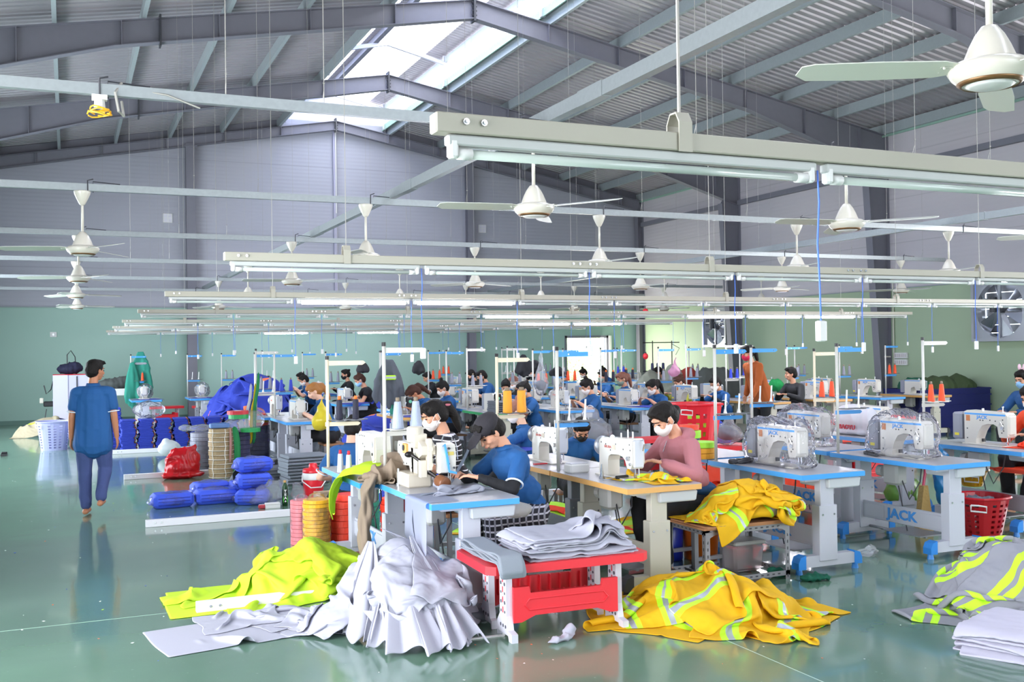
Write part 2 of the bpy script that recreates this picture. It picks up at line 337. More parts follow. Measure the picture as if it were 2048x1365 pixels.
# curved translucent side on the right, flat on the left
def curved(name, pts, M):
    P = []; F = []; n = int((Y1-Y0)/.15)
    for i in range(n*2+1):
        y = Y0+i*.075; h = .012 if i % 2 else 0
        for x, z in pts: P.append((x+h, y, z+h))
    k = len(pts)
    for i in range(n*2):
        for j in range(k-1): F.append((i*k+j, i*k+j+1, (i+1)*k+j+1, (i+1)*k+j))
    b = MB(); b.add(P, F); return b.build(name, M, mo, smooth=True)
zo = zroof(XR+HW)+RO
curved('side_sheet', [(XR+HW-.02, zo+.02), (XR+HW+.06, zo+.25), (XR+HW+.22, zo+.5), (XR+HW+.30, mz-.1)], TRL)
curved('side_sheet', [(XR-HW+.02, zo+.02), (XR-HW-.02, zo+.3), (XR-HW-.05, mz-.28)], BLUES)
for dx, dz in ((-HW-.02, mz-.12), (-.30, mr_-.16), (HW+.02, mz-.12)):
    MB().box((XR+dx, (Y0+Y1)/2, dz), (.07 if abs(dx) > 1 else .12, Y1-Y0, .13)).build('monitor_purlin', PURL if abs(dx) > 1 else STEEL, mo)
MB().box((XR+HW, (Y0+Y1)/2, zo-.02), (.03, Y1-Y0, .16)).build('kerb_flashing', GRN, mo)
MB().box((XR-HW, (Y0+Y1)/2, zo-.02), (.03, Y1-Y0, .16)).build('kerb_flashing', PURL, mo)
MB().prism([(XR-HW, zroof(XR-HW)), (XR, ZR), (XR+HW, zroof(XR+HW)), (XR+HW, mz-.04), (XR, mr_-.03), (XR-HW, mz-.04)], Y1+.02, Y1+.1, 'y').build('monitor_gable', mat('white gable panel', '#e4e3ee', .5, trans=.3), mo)
FY = [28.3, 23.15, 17.62, 12.1, 6.55, 1.05, -4.5]
WHB = mat('white painted angle', '#c3c2cc', .5)
for y in FY[:-1]:
    yy = y-2.7
    b = MB()
    for s in (-1, 1):
        b.box((XR+s*HW, yy+2.7, (zroof(XR+HW)+mz)/2+.05), (.09, .09, mz-zroof(XR+HW)-.15))
        b.prism([(XR, mr_-.14), (XR+s*(HW+.05), mz-.18), (XR+s*(HW+.05), mz-.26), (XR, mr_-.24)], yy+2.66, yy+2.74, 'y')
    b.build('monitor_bow', WHB, mo)
# portal frames
def ibeam(b, p, q, dp, dq, wf=.18, tf=.014, tw=.008, y=0):
    """tapered I beam in the xz plane; p, q top points, depths dp, dq measured straight down"""
    for (a, c) in ((0, 1),):
        P0, P1 = Vector((p[0], 0, p[1])), Vector((q[0], 0, q[1]))
        b.prism([(p[0], p[1]), (q[0], q[1]), (q[0], q[1]-dq), (p[0], p[1]-dp)], y-tw/2, y+tw/2, 'y')
        b.prism([(p[0], p[1]), (q[0], q[1]), (q[0], q[1]-tf), (p[0], p[1]-tf)], y-wf/2, y+wf/2, 'y')
        b.prism([(p[0], p[1]-dp+tf), (q[0], q[1]-dq+tf), (q[0], q[1]-dq), (p[0], p[1]-dp)], y-wf/2, y+wf/2, 'y')
for i, y in enumerate(FY):
    root = empty(f'trim_{i+1}', (0, 0, 0)); tag(root, kind='structure')
    end = i == 0
    dr_, dm, de = (.26, .28, .34) if end else (.36, .42, .84)
    for s in (-1, 1):
        xm = XR+s*6.3; xe = XR+s*10.0
        b = MB(); ibeam(b, (XR, ZR), (xm, zroof(xm)), dr_, dm, y=y); b.build('rafter', STEEL, root)
        b = MB(); ibeam(b, (xm, zroof(xm)), (xe, zroof(xe)), dm, de, y=y); b.build('haunch', STEEL, root)
        b = MB()
        for k in range(1, 7):
            x = XR+s*(k*1.55); z = zroof(x); d = dr_+(dm-dr_)*min(1, k*1.55/6.3) if k < 5 else dm+(de-dm)*(k*1.55-6.3)/3.7
            b.box((x, y, z-d/2), (.012, .17, d-.02))
        b.build('stiffener_plate', STEEL, root)
        if s == 1:
            wt, wb = (.22, .22) if end else (.62, .26)
            b = MB()
            b.prism([(xe+.09-wt, zroof(xe)-de), (xe+.09, zroof(xe)), (xe+.09, 0), (xe+.09-wb, 0)], y-.005, y+.005, 'y')
            b.prism([(xe+.09-wt, zroof(xe)-de+.02), (xe+.09-wt+.014, zroof(xe)-de+.02), (xe+.09-wb+.014, 0), (xe+.09-wb, 0)], y-.1, y+.1, 'y')
            b.prism([(xe+.076, zroof(xe)), (xe+.09, zroof(xe)), (xe+.09, 0), (xe+.076, 0)], y-.1, y+.1, 'y')
            b.build('column', STEEL, root)
        elif not end:
            b = MB(); b.box((X0+.2, y, 3.1), (.3, .18, 6.2)); b.build('column', STEEL, root)
    b = MB(); b.box((XR, y, ZR-.17 if not end else ZR-.12), (.04, .2, dr_+.12)); 
    for k in range(4): b.cyl((XR-.05, y-.06, ZR-.05-k*.08), (XR+.05, y-.06, ZR-.05-k*.08), .014, n=6)
    b.build('apex_plate', DGR, root)
    if not end:
        b = MB(); x = XR-5.6; b.box((x, y, zroof(x)-.21), (.03, .2, .52)); b.build('splice_plate', DGR, root)
# end wall columns, girts
root = empty('trim_8', (0, 0, 0)); tag(root, kind='structure')
for s in (-1, 1): b = MB(); b.prism([(XR+s*1.5, zroof(XR+1.5)+.01), (XR+s*10.05, ZE+.02), (XR+s*10.05, ZE+.25), (XR+s*1.5, zroof(XR+1.5)+.24)], Y1-.06, Y1-.02, 'y'); b.build('top_flashing', STEEL, root)
for x, wd in ((3.08, .24), (11.16, .22)):
    b = MB(); b.box((x, Y1-.16, zroof(x)/2-.1), (.01, .2, zroof(x)-.2)); b.box((x, Y1-.26, zroof(x)/2-.1), (wd, .012, zroof(x)-.2)); b.box((x, Y1-.06, zroof(x)/2-.1), (wd, .012, zroof(x)-.2)); b.build('column', STEEL, root)
    b = MB(); b.box((x, Y1-.27, zroof(x)-.28), (wd+.1, .03, .05)); b.build('cap_plate', STEEL, root)
b = MB(); b.box((7.06, Y1-.05, 5.6), (.09, .08, 5.1)); b.build('wall_post', mat('lilac painted post', '#aaa6ba', .5), root)
b = MB(); b.box((7.085, Y1-.1, 6.9), (.03, .03, 2.4)); b.build('post_highlight', WHT, root)  # white strip stands in for the highlight on the upper post
MB().box((7.06, Y1-.02, 2.99), (X1-X0, .03, .03)).build('panel_flashing', mat('flashing', '#8f979a', .5), root)
root = empty('trim_9', (0, 0, 0)); tag(root, kind='structure')
for z in (5.72,):
    for a, c in zip(FY[1:], FY[:-1]): MB().box((X1-.06, (a+c)/2, z), (.12, c-a-.2, .13)).build('girt', STEEL, root)
MB().box((X1-.01, (Y0+Y1)/2, 2.99), (.02, Y1-Y0, .02)).build('panel_flashing', MATS['flashing'], root)
# expansion joints of the floor
root = empty('trim_10', (0, 0, 0)); tag(root, kind='structure')
for y in (7.1,): MB().box((3, y, .0006), (20, .005, .0012)).build('floor_joint', GROUT, root)
for x in (3.52,): MB().box((x, 10, .0006), (.005, 36, .0012)).build('floor_joint', GROUT, root)
# ---------------------------------------------------------------- fan rails, hanging wires
ZRAIL = 3.42
RAILY = [2.80, 6.80, 10.80, 14.80, 18.9, 23.2, 27.3]
def roof_at(x, y): return zroof(x)+.02
for i, y in enumerate(RAILY):
    nm = ['nearest', 'second', 'third', 'fourth', 'fifth', 'sixth', 'farthest'][i]
    root = empty('fan_rail', (0, y, ZRAIL), 0, f'long galvanised channel carrying the {nm} row of ceiling fans', 'rail', 'fan rails')
    x1 = 16.6 if i != 3 else 15.9
    b = MB(); b.prism([(-.025, -.07), (.025, -.07), (.025, -.06), (-.018, -.06), (-.018, -.01), (.025, -.01), (.025, 0), (-.025, 0)], X0+.1, x1, 'x'); b.build('channel', GALV, root)
    for k, x in enumerate([-1.5, 1.15, 1.92, 4.4, 6.85, 7.9, 10.4, 13.3, 15.2] if i else [-1.4, 1.0, 6.9, 7.9, 9.2]):
        x += ((i*37+k*53) % 11-5)*.06
        b = MB(); b.cyl((x, 0, -.07), (x, 0, zroof(x)-ZRAIL), .0018 if i > 1 else .0028, n=5, cap=False)
        b.tube([(x, .03, -.07), (x, .032, .02), (x, .0, .10)], .002, 5); b.cyl((x-.006, 0, .14), (x+.006, 0, .14), .006, n=6)
        b.build('hanging_wire', WIRE, root)
    for x in (0.15, 3.02, 5.94, 8.94, 11.9, 14.75) if i else ():
        b = MB(); b.tube([(x+.1, .028, -.08), (x+.1, .03, .03), (x+.35, .0, .01)], .005, 5); b.tube([(x+.05, -.028, -.07), (x+.05, -.03, .03), (x+.1, 0, .05)], .006, 5); b.build('lashing_wire', DGR, root)
for i, (x, nm) in enumerate(((3.33, 'left'), (11.55, 'right'))):
    root = empty('rail_beam', (x, 0, ZRAIL), 0, f'galvanised beam running down the hall across the fan rails, {nm} of the two', 'beam')
    b = MB(); b.prism([(-.035, .002), (.035, .002), (.035, .012), (-.025, .012), (-.025, .09), (.035, .09), (.035, .10), (-.035, .10)], .2, 27.9, 'y'); b.build('channel', GALV, root)
    for y in (6.1, 10.2, 14.4): MB().box((0, y, .052), (.078, .35, .108)).build('splice_sleeve', GALV, root)
    for y in (3.5, 9, 15, 21, 27): MB().cyl((0, y, .1), (0, y, zroof(x)-ZRAIL), .002, n=5, cap=False).build('hanging_wire', WIRE, root)
# coiled flex on the second rail
o = empty('ceiling_rose', (.20, 6.8, ZRAIL-.07), 0, 'white ceiling rose with a coil of yellow cable under the second fan rail', 'lamp holder')
MB().box((0, 0, -.015), (.09, .06, .03)).build('rose', WHT, o); MB().cyl((0, 0, -.03), (0, 0, -.08), .03, .035, 10).build('holder', WHT, o)
b = MB()
for k in range(4): b.tube([(.055*math.cos(a*.5+k)*(1+.1*k), .055*math.sin(a*.5+k), -.085-.012*k+.01*math.sin(a)) for a in range(13)], .005, 5)
b.build('coiled_cable', mat('yellow cable', '#e8b021', .5), o)
b = MB(); b.tube([(.13, 0, .09), (.09, -.03, .02), (.11, -.035, -.10), (.14, .0, -.12), (.13, .03, -.02)], .009, 6); b.tube([(.12, 0, .06), (.35, .02, .06), (.62, .01, .01)], .007, 6); b.tube([(.14, .0, .06), (.4, -.03, .03), (.6, -.04, -.04)], .006, 6); b.build('loose_wire', WIRE, o)
# ---------------------------------------------------------------- ceiling fans
FANW = mat('ivory fan enamel', '#d6cfc2', .28, 0, .5, coat=.3); BRZ = mat('bronze trim', '#7c5a38', .35, .5); BLADE = mat('fan blade', '#cfcfc4', .3)
def make_fan():
    o = empty('ceiling_fan'); o['category'] = 'ceiling fan'
    MB().lathe([(.012, -.02), (.05, -.075), (.062, -.10), (.078, -.005), (.074, 0), (.012, 0)][::-1] if 0 else [(.016, -.14), (.03, -.125), (.052, -.08), (.074, -.03), (.078, -.01), (.078, 0)], n=20).build('canopy', FANW, o, smooth=True)
    MB().cyl((0, 0, -.01), (0, 0, -.42), .013, n=12).build('down_rod', FANW, o, smooth=True)
    MB().lathe([(.016, -.40), (.03, -.405), (.055, -.44), (.075, -.48), (.095, -.53), (.10, -.545)], n=24).build('motor_cone', FANW, o, smooth=True)
    MB().lathe([(.09, -.535), (.13, -.545), (.152, -.56), (.155, -.575), (.14, -.60), (.115, -.622), (.10, -.63), (.0, -.632)], n=28).build('motor_dish', FANW, o, smooth=True)
    MB().lathe([(.118, -.616), (.121, -.621), (.104, -.633), (.100, -.628)], n=28).build('trim_ring', BRZ, o, smooth=True)
    MB().lathe([(.096, -.628), (.07, -.64), (.0, -.643)], n=24).build('bottom_cap', WHT, o, smooth=True)
    bm = MB()
    pts = [(.12, .035), (.2, .062), (.45, .068), (.70, .062), (.745, .045), (.75, -.02), (.70, -.062), (.45, -.07), (.2, -.062), (.12, -.035)]
    def bl(p, dz): return (p[0], p[1], -.565+p[1]*.22-.02*p[0]+dz)
    n = len(pts); bm.add([bl(p, .002) for p in pts]+[bl(p, -.002) for p in pts], [tuple(range(n)), tuple(range(2*n-1, n-1, -1))]+[(i, n+i, n+(i+1) % n, (i+1) % n) for i in range(n)])
    bm.box((.15, 0, -.565), (.10, .04, .008))
    for k in (-.025, .025): bm.sph((.19, k, -.572), .006, 6, 4)
    first = bm.build('blade', BLADE, o)
    for k in (1, 2): c = dup(first, o); c.rotation_euler.z = k*2*PI/3
    return o
fan0 = make_fan(); used = [0]
def fan(x, row, rot, label):
    global fan0
    y = RAILY[row]; z = ZRAIL-.075-(.0)
    o = fan0 if not used[0] else dup(fan0); used[0] = 1
    o.location = (x, y, z); o.rotation_euler.z = R(rot); o['label'] = label; o['group'] = 'ceiling fans on the rails'
NAMES = ['leftmost', 'second from the left', 'third from the left', 'fourth from the left', 'fifth from the left', 'rightmost']
FR = [None, [(3.19, 178), (6.17, 60), (9.1, 20), (11.98, 75)], [(0.15, 175), (3.02, 5), (5.94, 35), (8.94, 10), (11.68, 8)], [(0.15, 175), (3.02, 70), (5.9, 18), (8.92, 30), (11.9, 12), (14.75, 28)],
      [(0.15, 10), (3.05, 80), (5.95, 5), (9.0, 10), (12.0, 40), (14.6, 15)], [(0.2, 0), (3.1, 10), (5.98, 50), (9.0, 25), (12.0, 5), (14.7, 60)]]
fan(3.26, 0, 158, 'large ivory ceiling fan close overhead at top right, seen from below')
RN = ['', 'second', 'third', 'fourth', 'fifth', 'sixth']
for r in range(1, 6):
    for k, (x, a) in enumerate(FR[r]):
        ff = FR[r]; nm = NAMES[k] if k < len(ff)-1 else 'rightmost'
        fan(x, r, a, f'ivory ceiling fan on the {RN[r]} rail, {nm} on it')
# ---------------------------------------------------------------- lamp troughs
TROY = [2.46, 6.26, 10.27, 14.4, 18.6, 22.6, 26.4]
TX0 = .87; TZ = 2.335
TEND = [9.6, 12.5, 15.5, 14.6, 12.8, 12.8, 11.2]
LIT = {1: [6], 2: [1, 2], 3: [4, 7, 8, 9, 13], 4: [6, 7], 5: [], 6: [3, 5, 8]}
TUBE_OFF = mat('unlit tube glass', '#b3bcb6', .25, coat=.3); TUBE_ON = mat('lit tube', '#f4f3ff', .3, emit=60)
TRO = mat('cream trough paint', '#aca698', .45, 0, .45)
def make_batten(on):
    o = empty('tube_lamp'); o['category'] = 'tube lamp'
    MB().box((.6, 0, -.014), (1.2, .034, .028), b=.004).build('batten', mat('batten white', '#b9bab8', .45), o)
    MB().cyl((.05, 0, -.047), (1.15, 0, -.047), .0125 if not on else .017, n=14).build('tube', TUBE_ON if on else TUBE_OFF, o, smooth=True)  # lit tube drawn thicker so its shape carries the glow
    for a, c in ((0.005, .03), (1.17, 1.195)): MB().box(((a+c)/2, 0, -.036), (.024, .036, .05), b=.006).build('lamp_holder', WHT, o)
    for a, c in ((.03, .07), (1.13, 1.17)): MB().cyl((a, 0, -.047), (c, 0, -.047), .0155, n=14).build('tube_cap', WHT, o, smooth=True)
    return o
lamp0 = {0: make_batten(False), 1: make_batten(True)}; lused = {0: 0, 1: 0}
sw0 = None
cnt = 0
ORD = ['nearest', 'second', 'third', 'fourth', 'fifth', 'sixth', 'farthest']
for i, y in enumerate(TROY):
    root = empty('lamp_trough', (0, y, TZ), 0, f'cream steel trough holding tube lamps across the hall, {ORD[i]} row', 'lamp trough', 'lamp troughs')
    L = TEND[i]
    MB().box(((TX0+L)/2, 0, -.026), (L-TX0, .052, .052), b=.003).build('channel', TRO, root)
    MB().box((TX0+.006, 0, -.026), (.014, .046, .046)).build('end_cap', mat('trough end', '#c8bfae', .5), root)
    b = MB()
    xs = [TX0+.08, TX0+.13]+[v for k in range(1, 9) for v in (TX0+k*2.44-.09, TX0+k*2.44-.04, TX0+k*2.44+.04, TX0+k*2.44+.09) if TX0+k*2.44 < L-.2]
    for x in xs: b.cyl((x, -.026, -.022), (x, -.034, -.022), .009, n=8); b.cyl((x, -.034, -.022), (x, -.04, -.022), .005, n=6)
    bo = b.build('bolt_heads', CHR, root); bo['kind'] = 'stuff'
    k = 0; x = 1.62 if i < 2 else 1.9
    while x < L:
        b = MB(); b.prism([(-.034, -.056), (-.034, .03), (-.016, .06), (.016, .06), (.034, .03), (.034, -.056), (.029, -.056), (.029, .028), (.014, .055), (-.014, .055), (-.029, .028), (-.029, -.056)], x-.022, x+.022, 'x')
        b.build('hanger_bracket', TRO, root)
        MB().cyl((x, 0, .05), (x, 0, zroof(x)-TZ), .005 if i < 1 else .0025, n=6, cap=False).build('drop_rod', WIRE, root)
        x += 2.75
    x = TX0+.035; k = 0
    while x+1.2 < L+.1:
        on = 1 if k in LIT.get(i, []) else 0
        l = lamp0[on] if not lused[on] else dup(lamp0[on]); lused[on] = 1
        l.location = (x, y, TZ-.054)
        l['label'] = f'{"lit" if on else "unlit"} fluorescent tube lamp under the {ORD[i]} cream trough'
        if on: l['label'] += f', lamp {["one","two","three","four","five","six","seven","eight","nine","ten","eleven","twelve","thirteen","fourteen"][k]} from its left end'
        l['group'] = f'{"lit" if on else "unlit"} tube lamps under the {ORD[i]} trough' if not on else 'lit tube lamps'
        # pull switch on a blue flex
        if not (i == 0 and k != 0):
            xe = x+1.215; dz = .56+((i*7+k*5) % 5-2)*.03
            if sw0 is None:
                sw0 = s = empty('pull_switch'); s['category'] = 'switch'
                b = MB(); b.tube([(0, 0, 0), (.004, 0, -.2), (-.004, 0, -.45), (.002, 0, -.7), (.004, 0, -.93)], .0028, 5); b.build('flex', BCORD, s)
                b = MB(); b.box((.004, 0, -.99), (.034, .022, .13), b=.006); b.build('switch_body', WHT, s)
            else: s = dup(sw0)
            s.location = (xe, y, TZ-.075-(.93*0)); s.scale = (1, 1, 1)
            s.scale = (1.05, 1.05, dz)
            s['label'] = f'white pull switch on blue flex hanging under the {ORD[i]} lamp trough'; s['group'] = f'pull switches of the {ORD[i]} trough'
        x += 1.2365; k += 1
# ---------------------------------------------------------------- floor cable trunks
for j, (x0, y, x1, nm) in enumerate(((.77, 7.02, 1.75, 'nearest, half under the neon and grey fabric'), (.70, 10.72, 7.4, 'behind the bagged blue bundles'), (.70, 14.95, 2.55, 'starting behind the red bag'), (.70, 18.9, 3.0, 'in front of the row of blue stacks'))):
    o = empty('floor_conduit', (x0, y, 0), 0, f'white steel floor trunking, {nm}', 'trunking', None)
    MB().box(((x1-x0)/2, 0, .036), (x1-x0, .06, .07), b=.003).build('channel', mat('trunk white', '#e6e4ea', .4), o)
    b = MB()
    for x in (.09, .15): b.cyl((x, -.03, .04), (x, -.038, .04), .009, n=8)
    b.build('bolt_heads', CHR, o)['kind'] = 'stuff'
# ---------------------------------------------------------------- exhaust fans in the right wall
FRM = mat('exhaust fan galvanised', '#a8aab0', .35, .7)
for i, (ya, yb, za, zb) in enumerate(FA):
    s = yb-ya; yc = (ya+yb)/2; zc = (za+zb)/2
    o = empty('exhaust_fan', (X1+.06, yc, zc), 0, ['large square exhaust fan high in the right wall, nearer one with chrome blades', 'smaller square exhaust fan in the right wall beside the far column'][i], 'exhaust fan')
    b = MB()
    for dy, dz, wy, wz in ((0, s/2-.03, s, .06), (0, -s/2+.03, s, .06), (s/2-.03, 0, .06, s-.12), (-s/2+.03, 0, .06, s-.12)): b.box((-.1, dy, dz), (.34, wy, wz))
    b.build('housing', FRM, o)
    b = MB(); r = s/2-.07; n = 32
    P = [(-.2, r*math.cos(2*PI*k/n), r*math.sin(2*PI*k/n)) for k in range(n)]+[(-.2, (s/2-.04)*max(-1, min(1, 1.42*math.cos(2*PI*k/n))), (s/2-.04)*max(-1, min(1, 1.42*math.sin(2*PI*k/n)))) for k in range(n)]
    b.add(P, [(k, (k+1) % n, n+(k+1) % n, n+k) for k in range(n)]); b.add([(p[0]+.14, p[1], p[2]) for p in P[:n]]+P[:n], [(k, (k+1) % n, n+(k+1) % n, n+k) for k in range(n)]); b.build('venturi_ring', FRM, o)
    for k in range(6):
        a = 2*PI*k/6+.3
        bl = MB(); c, sn = math.cos(a), math.sin(a)
        Q = [(.02, .1, -.05), (-.05, .1, .05), (-.06, r*.95, .16), (.05, r*.95, -.10)]
        bl.add([(q[0]-.12, q[1]*c-q[2]*sn, q[1]*sn+q[2]*c) for q in Q]+[(q[0]-.125, q[1]*c-q[2]*sn, q[1]*sn+q[2]*c) for q in Q], [(0, 1, 2, 3), (7, 6, 5, 4), (0, 4, 5, 1), (1, 5, 6, 2), (2, 6, 7, 3), (3, 7, 4, 0)])
        bl.build('fan_blade', mat('bright steel blade', '#d2d3dc', .18, .9), o)
    MB().cyl((-.2, 0, 0), (-.02, 0, 0), .07, n=14).build('hub', DGR, o)
    MB().box((-.21, 0, 0), (.03, .04, s-.1)).build('support_bar', FRM, o); MB().box((-.21, .02, .12), (.03, s-.1, .03)).build('support_bar', FRM, o)
    MB().cyl((-.24, .12, .25), (-.24, .12, -.05), .07, n=12).build('motor', DGR, o)
    for k in range(7): MB().box((.10, 0, -s/2+.09+k*(s-.12)/7), (.015, s-.12, (s-.12)/7-.012)).build('louvre_slat', FRM, o)
# boxes on the walls
for x, z, nm in ((2.5, 5.39, 'left of the left end-wall column'), (11.61, 5.43, 'right of the right end-wall column')):
    o = empty('wall_vent', (x, Y1-.02, z), 0, f'small white gridded vent high on the grey end wall, {nm}', 'vent')
    MB().box((0, 0, 0), (.24, .03, .24)).build('vent_frame', WHT, o)
    for a in (-.055, .055):
        for c in (-.08, -.03, .03, .08): MB().box((a, -.02, c), (.09, .012, .035)).build('vent_slat', mat('vent slat', '#d7d4df', .4), o)
o = empty('switch_box', (X1-.02, 17.2, 1.40), 0, 'white switch board of many breakers on the right wall beside the column', 'switch board')
for dz in (.075, -.075):
    MB().box((-.02, 0, dz), (.06, .36, .13), b=.006).build('breaker_row', WHT, o)
    for k in range(6): MB().box((-.055, -.15+k*.06, dz), (.01, .035, .07)).build('breaker', mat('breaker', '#cfc6c6', .4), o)
MB().cyl((-.02, .22, -.1), (-.02, .22, 2.0), .012, n=8).build('conduit', CREAM, o)
MB().box((-.1, .5, .05), (.03, .5, .03)).build('bracket_bar', CREAM, o)
o = empty('socket', (-.32, Y1-.02, 2.28), 0, 'small white socket plate on the green end wall at far left', 'socket'); MB().box((0, 0, 0), (.16, .03, .13), b=.006).build('plate', WHT, o); MB().box((0, -.02, 0), (.05, .01, .05)).build('rocker', CHR, o)
# ---------------------------------------------------------------- sewing tables, machines, thread stands (built once, then copied)
TOPM = mat('grey speckled laminate', '#a3a3aa', .28, 0, .5, .04, 200); EDB = mat('blue edge band', '#3f9be3', .4); EDT = mat('tan edge band', '#d9a45c', .45); EDG = mat('green edge band', '#2fa35b', .4)
LEGM = mat('light grey leg enamel', '#bcbcc6', .4); BCAP = mat('blue plastic foot cap', '#2f86d8', .4); LETB = mat('blue lettering', '#3a8fdb', .5)
LEGD = mat('slate grey leg', '#7d828b', .45); PADG = mat('grey drawer plastic', '#bfc2c6', .5)
LEGC = mat('cream leg enamel', '#c3beb0', .45)
HT = .76
def make_table(edge, leg, brand=True, dark_top=None):
    """1.2 m along y, .62 along x, origin on the floor below the centre of the top"""
    o = empty('sewing_table'); o['category'] = 'table'
    w, l = .31, .60; c = .07
    poly = [(-w, -l), (w-.02, -l), (w, -l+.05), (w, l-.05), (w-.02, l), (-w, l)]
    MB().prism(poly, HT-.010, HT, 'z').build('tabletop', TOPM, o)
    MB().prism([(p[0]*1.006, p[1]*1.003) for p in poly], HT-.04, HT-.003, 'z').build('edge_band', edge, o)
    for s in (-1, 1):
        y = s*.50
        b = MB(); b.box((-.02, y, .56), (.13, .07, .34), b=.004); b.box((-.02, y, .30), (.17, .09, .42), b=.004); b.build('leg', leg, o)
        b = MB()
        for z in (.44,):
            for x in (-.075, .035): b.cyl((x, y-.05, z), (x, y+.05, z), .008, n=8)
        b.build('adjusting_bolts', CHR, o)['kind'] = 'stuff'
        b = MB(); b.prism([(-.27, .05), (.27, .05), (.27, .11), (.22, .135), (-.22, .135), (-.27, .11)], y-.035, y+.035, 'y'); b.build('foot', leg, o)
        for t in (-1, 1):
            b = MB(); b.prism([(t*.235, .04), (t*.305, .04), (t*.305, .09), (t*.285, .13), (t*.235, .145)], y-.042, y+.042, 'y'); b.build('foot_cap', BCAP if brand else DGR, o)
            MB().cyl((t*.27, y, 0), (t*.27, y, .045), .028, .02, 10).build('glide', BCAP if brand else DGR, o)
        MB().box((-.02, y, HT-.05), (.40, .05, .03)).build('bearer', leg, o)
    b = MB(); b.box((-.06, 0, .26), (.02, 1.0, .15), b=.005); b.box((-.073, -.33, .26), (.006, .26, .11), b=.002); b.box((-.073, .33, .26), (.006, .26, .11), b=.002); r = b.build('stretcher', leg, o)
    if brand:
        t = text('JACK', .115, LETB, r, (-.072, 0, .26), (R(90), 0, R(-90)), .0015, sx=1.25, bold=.004)
    MB().box((.12, -.40, HT-.085), (.30, .34, .075), top=1.04, b=.008).build('drawer', PADG, o)
    b = MB(); b.box((-.06, .08, HT-.15), (.13, .17, .19), b=.02); b.cyl((-.06, .2, HT-.14), (-.06, .26, HT-.14), .05, n=12); b.build('motor', mat('motor casing', '#b9b7b4', .5), o)
    b = MB(); b.box((.06, 0, .11), (.28, .42, .012)); b.cyl((0, -.2, .10), (0, .45, .10), .012, n=8); b.build('treadle', mat('treadle metal', '#8f9196', .4, .6), o)
    b = MB(); b.cyl((.02, .03, .115), (-.03, .08, HT-.22), .006, n=6); b.tube([(-.06, .0, HT-.2), (-.08, -.1, HT-.35), (-.02, -.16, HT-.2), (-.04, -.2, HT-.08)], .006, 5); b.build('linkage', DGR, o)
    return o
MWH = mat('machine enamel', '#d3cec5', .3, 0, .5, coat=.2); MGY = mat('machine grey', '#8d8f9b', .4); MBL = mat('machine blue stripe', '#3b97e0', .35); ORL = mat('orange label', '#c97a45', .5); YEL = mat('yellow label', '#e8d630', .5); RLT = mat('red lettering', '#d8645c', .5)
def machine_common(o, hy, mt=MWH):
    b = MB(); b.cyl((0, hy, .10), (0, hy, .012), .005, n=8); b.box((0, hy, .03), (.02, .012, .03)); b.cyl((.03, hy, .15), (.03, hy, .03), .004, n=6); b.build('needle_bar', CHR, o)
    MB().box((0, hy, .006), (.05, .05, .012)).build('needle_plate', CHR, o)
def make_modern():
    o = empty('sewing_machine'); o['category'] = 'sewing machine'
    MB().box((0, 0, .006), (.178, .48, .012), b=.004).build('bed', MWH, o)
    arc = [(.085+.17*math.cos(a), .03+.17*math.sin(a)) for a in [PI/2+i*PI/2/6 for i in range(7)]]   # arch from pillar top to the head
    poly = [(-.25, .10), (-.25, .285), (-.225, .315), (.20, .325), (.235, .31), (.235, .0), (.10, 0), (.10, .06)]+[(.085-.015, .13)]+[(.03, .185), (-.03, .205), (-.10, .205), (-.14, .185), (-.15, .12), (-.16, .085), (-.235, .085)]
    b = MB(); b.prism(poly, -.058, .058, 'x'); b.build('arm', MWH, o)
    MB().box((0, -.245, .20), (.10, .035, .19), b=.015).build('face_plate', MWH, o)
    b = MB(); b.box((0, 0, .292), (.119, .46, .016)); b.build('stripe', MBL, o)
    b = MB()
    for y, z in ((-.2, .25), (-.2, .21), (-.21, .15), (-.19, .13), (-.12, .235), (-.06, .24), (.02, .235), (.05, .235), (.2, .15), (.2, .06)): b.cyl((-.0605, y, z), (.0605, y, z), .0065, n=8)
    b.build('screw_heads', DGR, o)['kind'] = 'stuff'
    MB().box((-.0595, .19, .25), (.002, .045, .055)).build('warning_label', ORL, o)
    b = MB(); b.box((0, .315, .17), (.15, .11, .26), b=.015); b.box((0, .25, .18), (.05, .03, .18)); b.build('motor_box', MGY, o)
    MB().box((-.0765, .31, .09), (.002, .05, .025)).build('yellow_label', YEL, o)
    b = MB(); b.cyl((.03, -.13, .32), (.03, -.13, .36), .006, n=8); b.sph((.03, -.13, .362), .01, 8, 5); b.cyl((-.02, .05, .32), (-.02, .05, .345), .012, n=8); b.build('thread_guide', CHR, o)
    b = MB(); b.cyl((-.058, -.20, .175), (-.075, -.20, .175), .016, n=12); b.tube([(-.06, -.16, .2), (-.075, -.19, .235), (-.07, -.215, .19)], .003, 5); b.build('tension_disc', CHR, o)
    text('JACK', .042, LETB, o, (-.0592, .03, .262), (R(90), 0, R(-90)), .0008, sx=1.25, bold=.0012)
    machine_common(o, -.20)
    MB().box((.03, .12, .04), (.03, .08, .03)).build('lever', DGR, o)
    return o
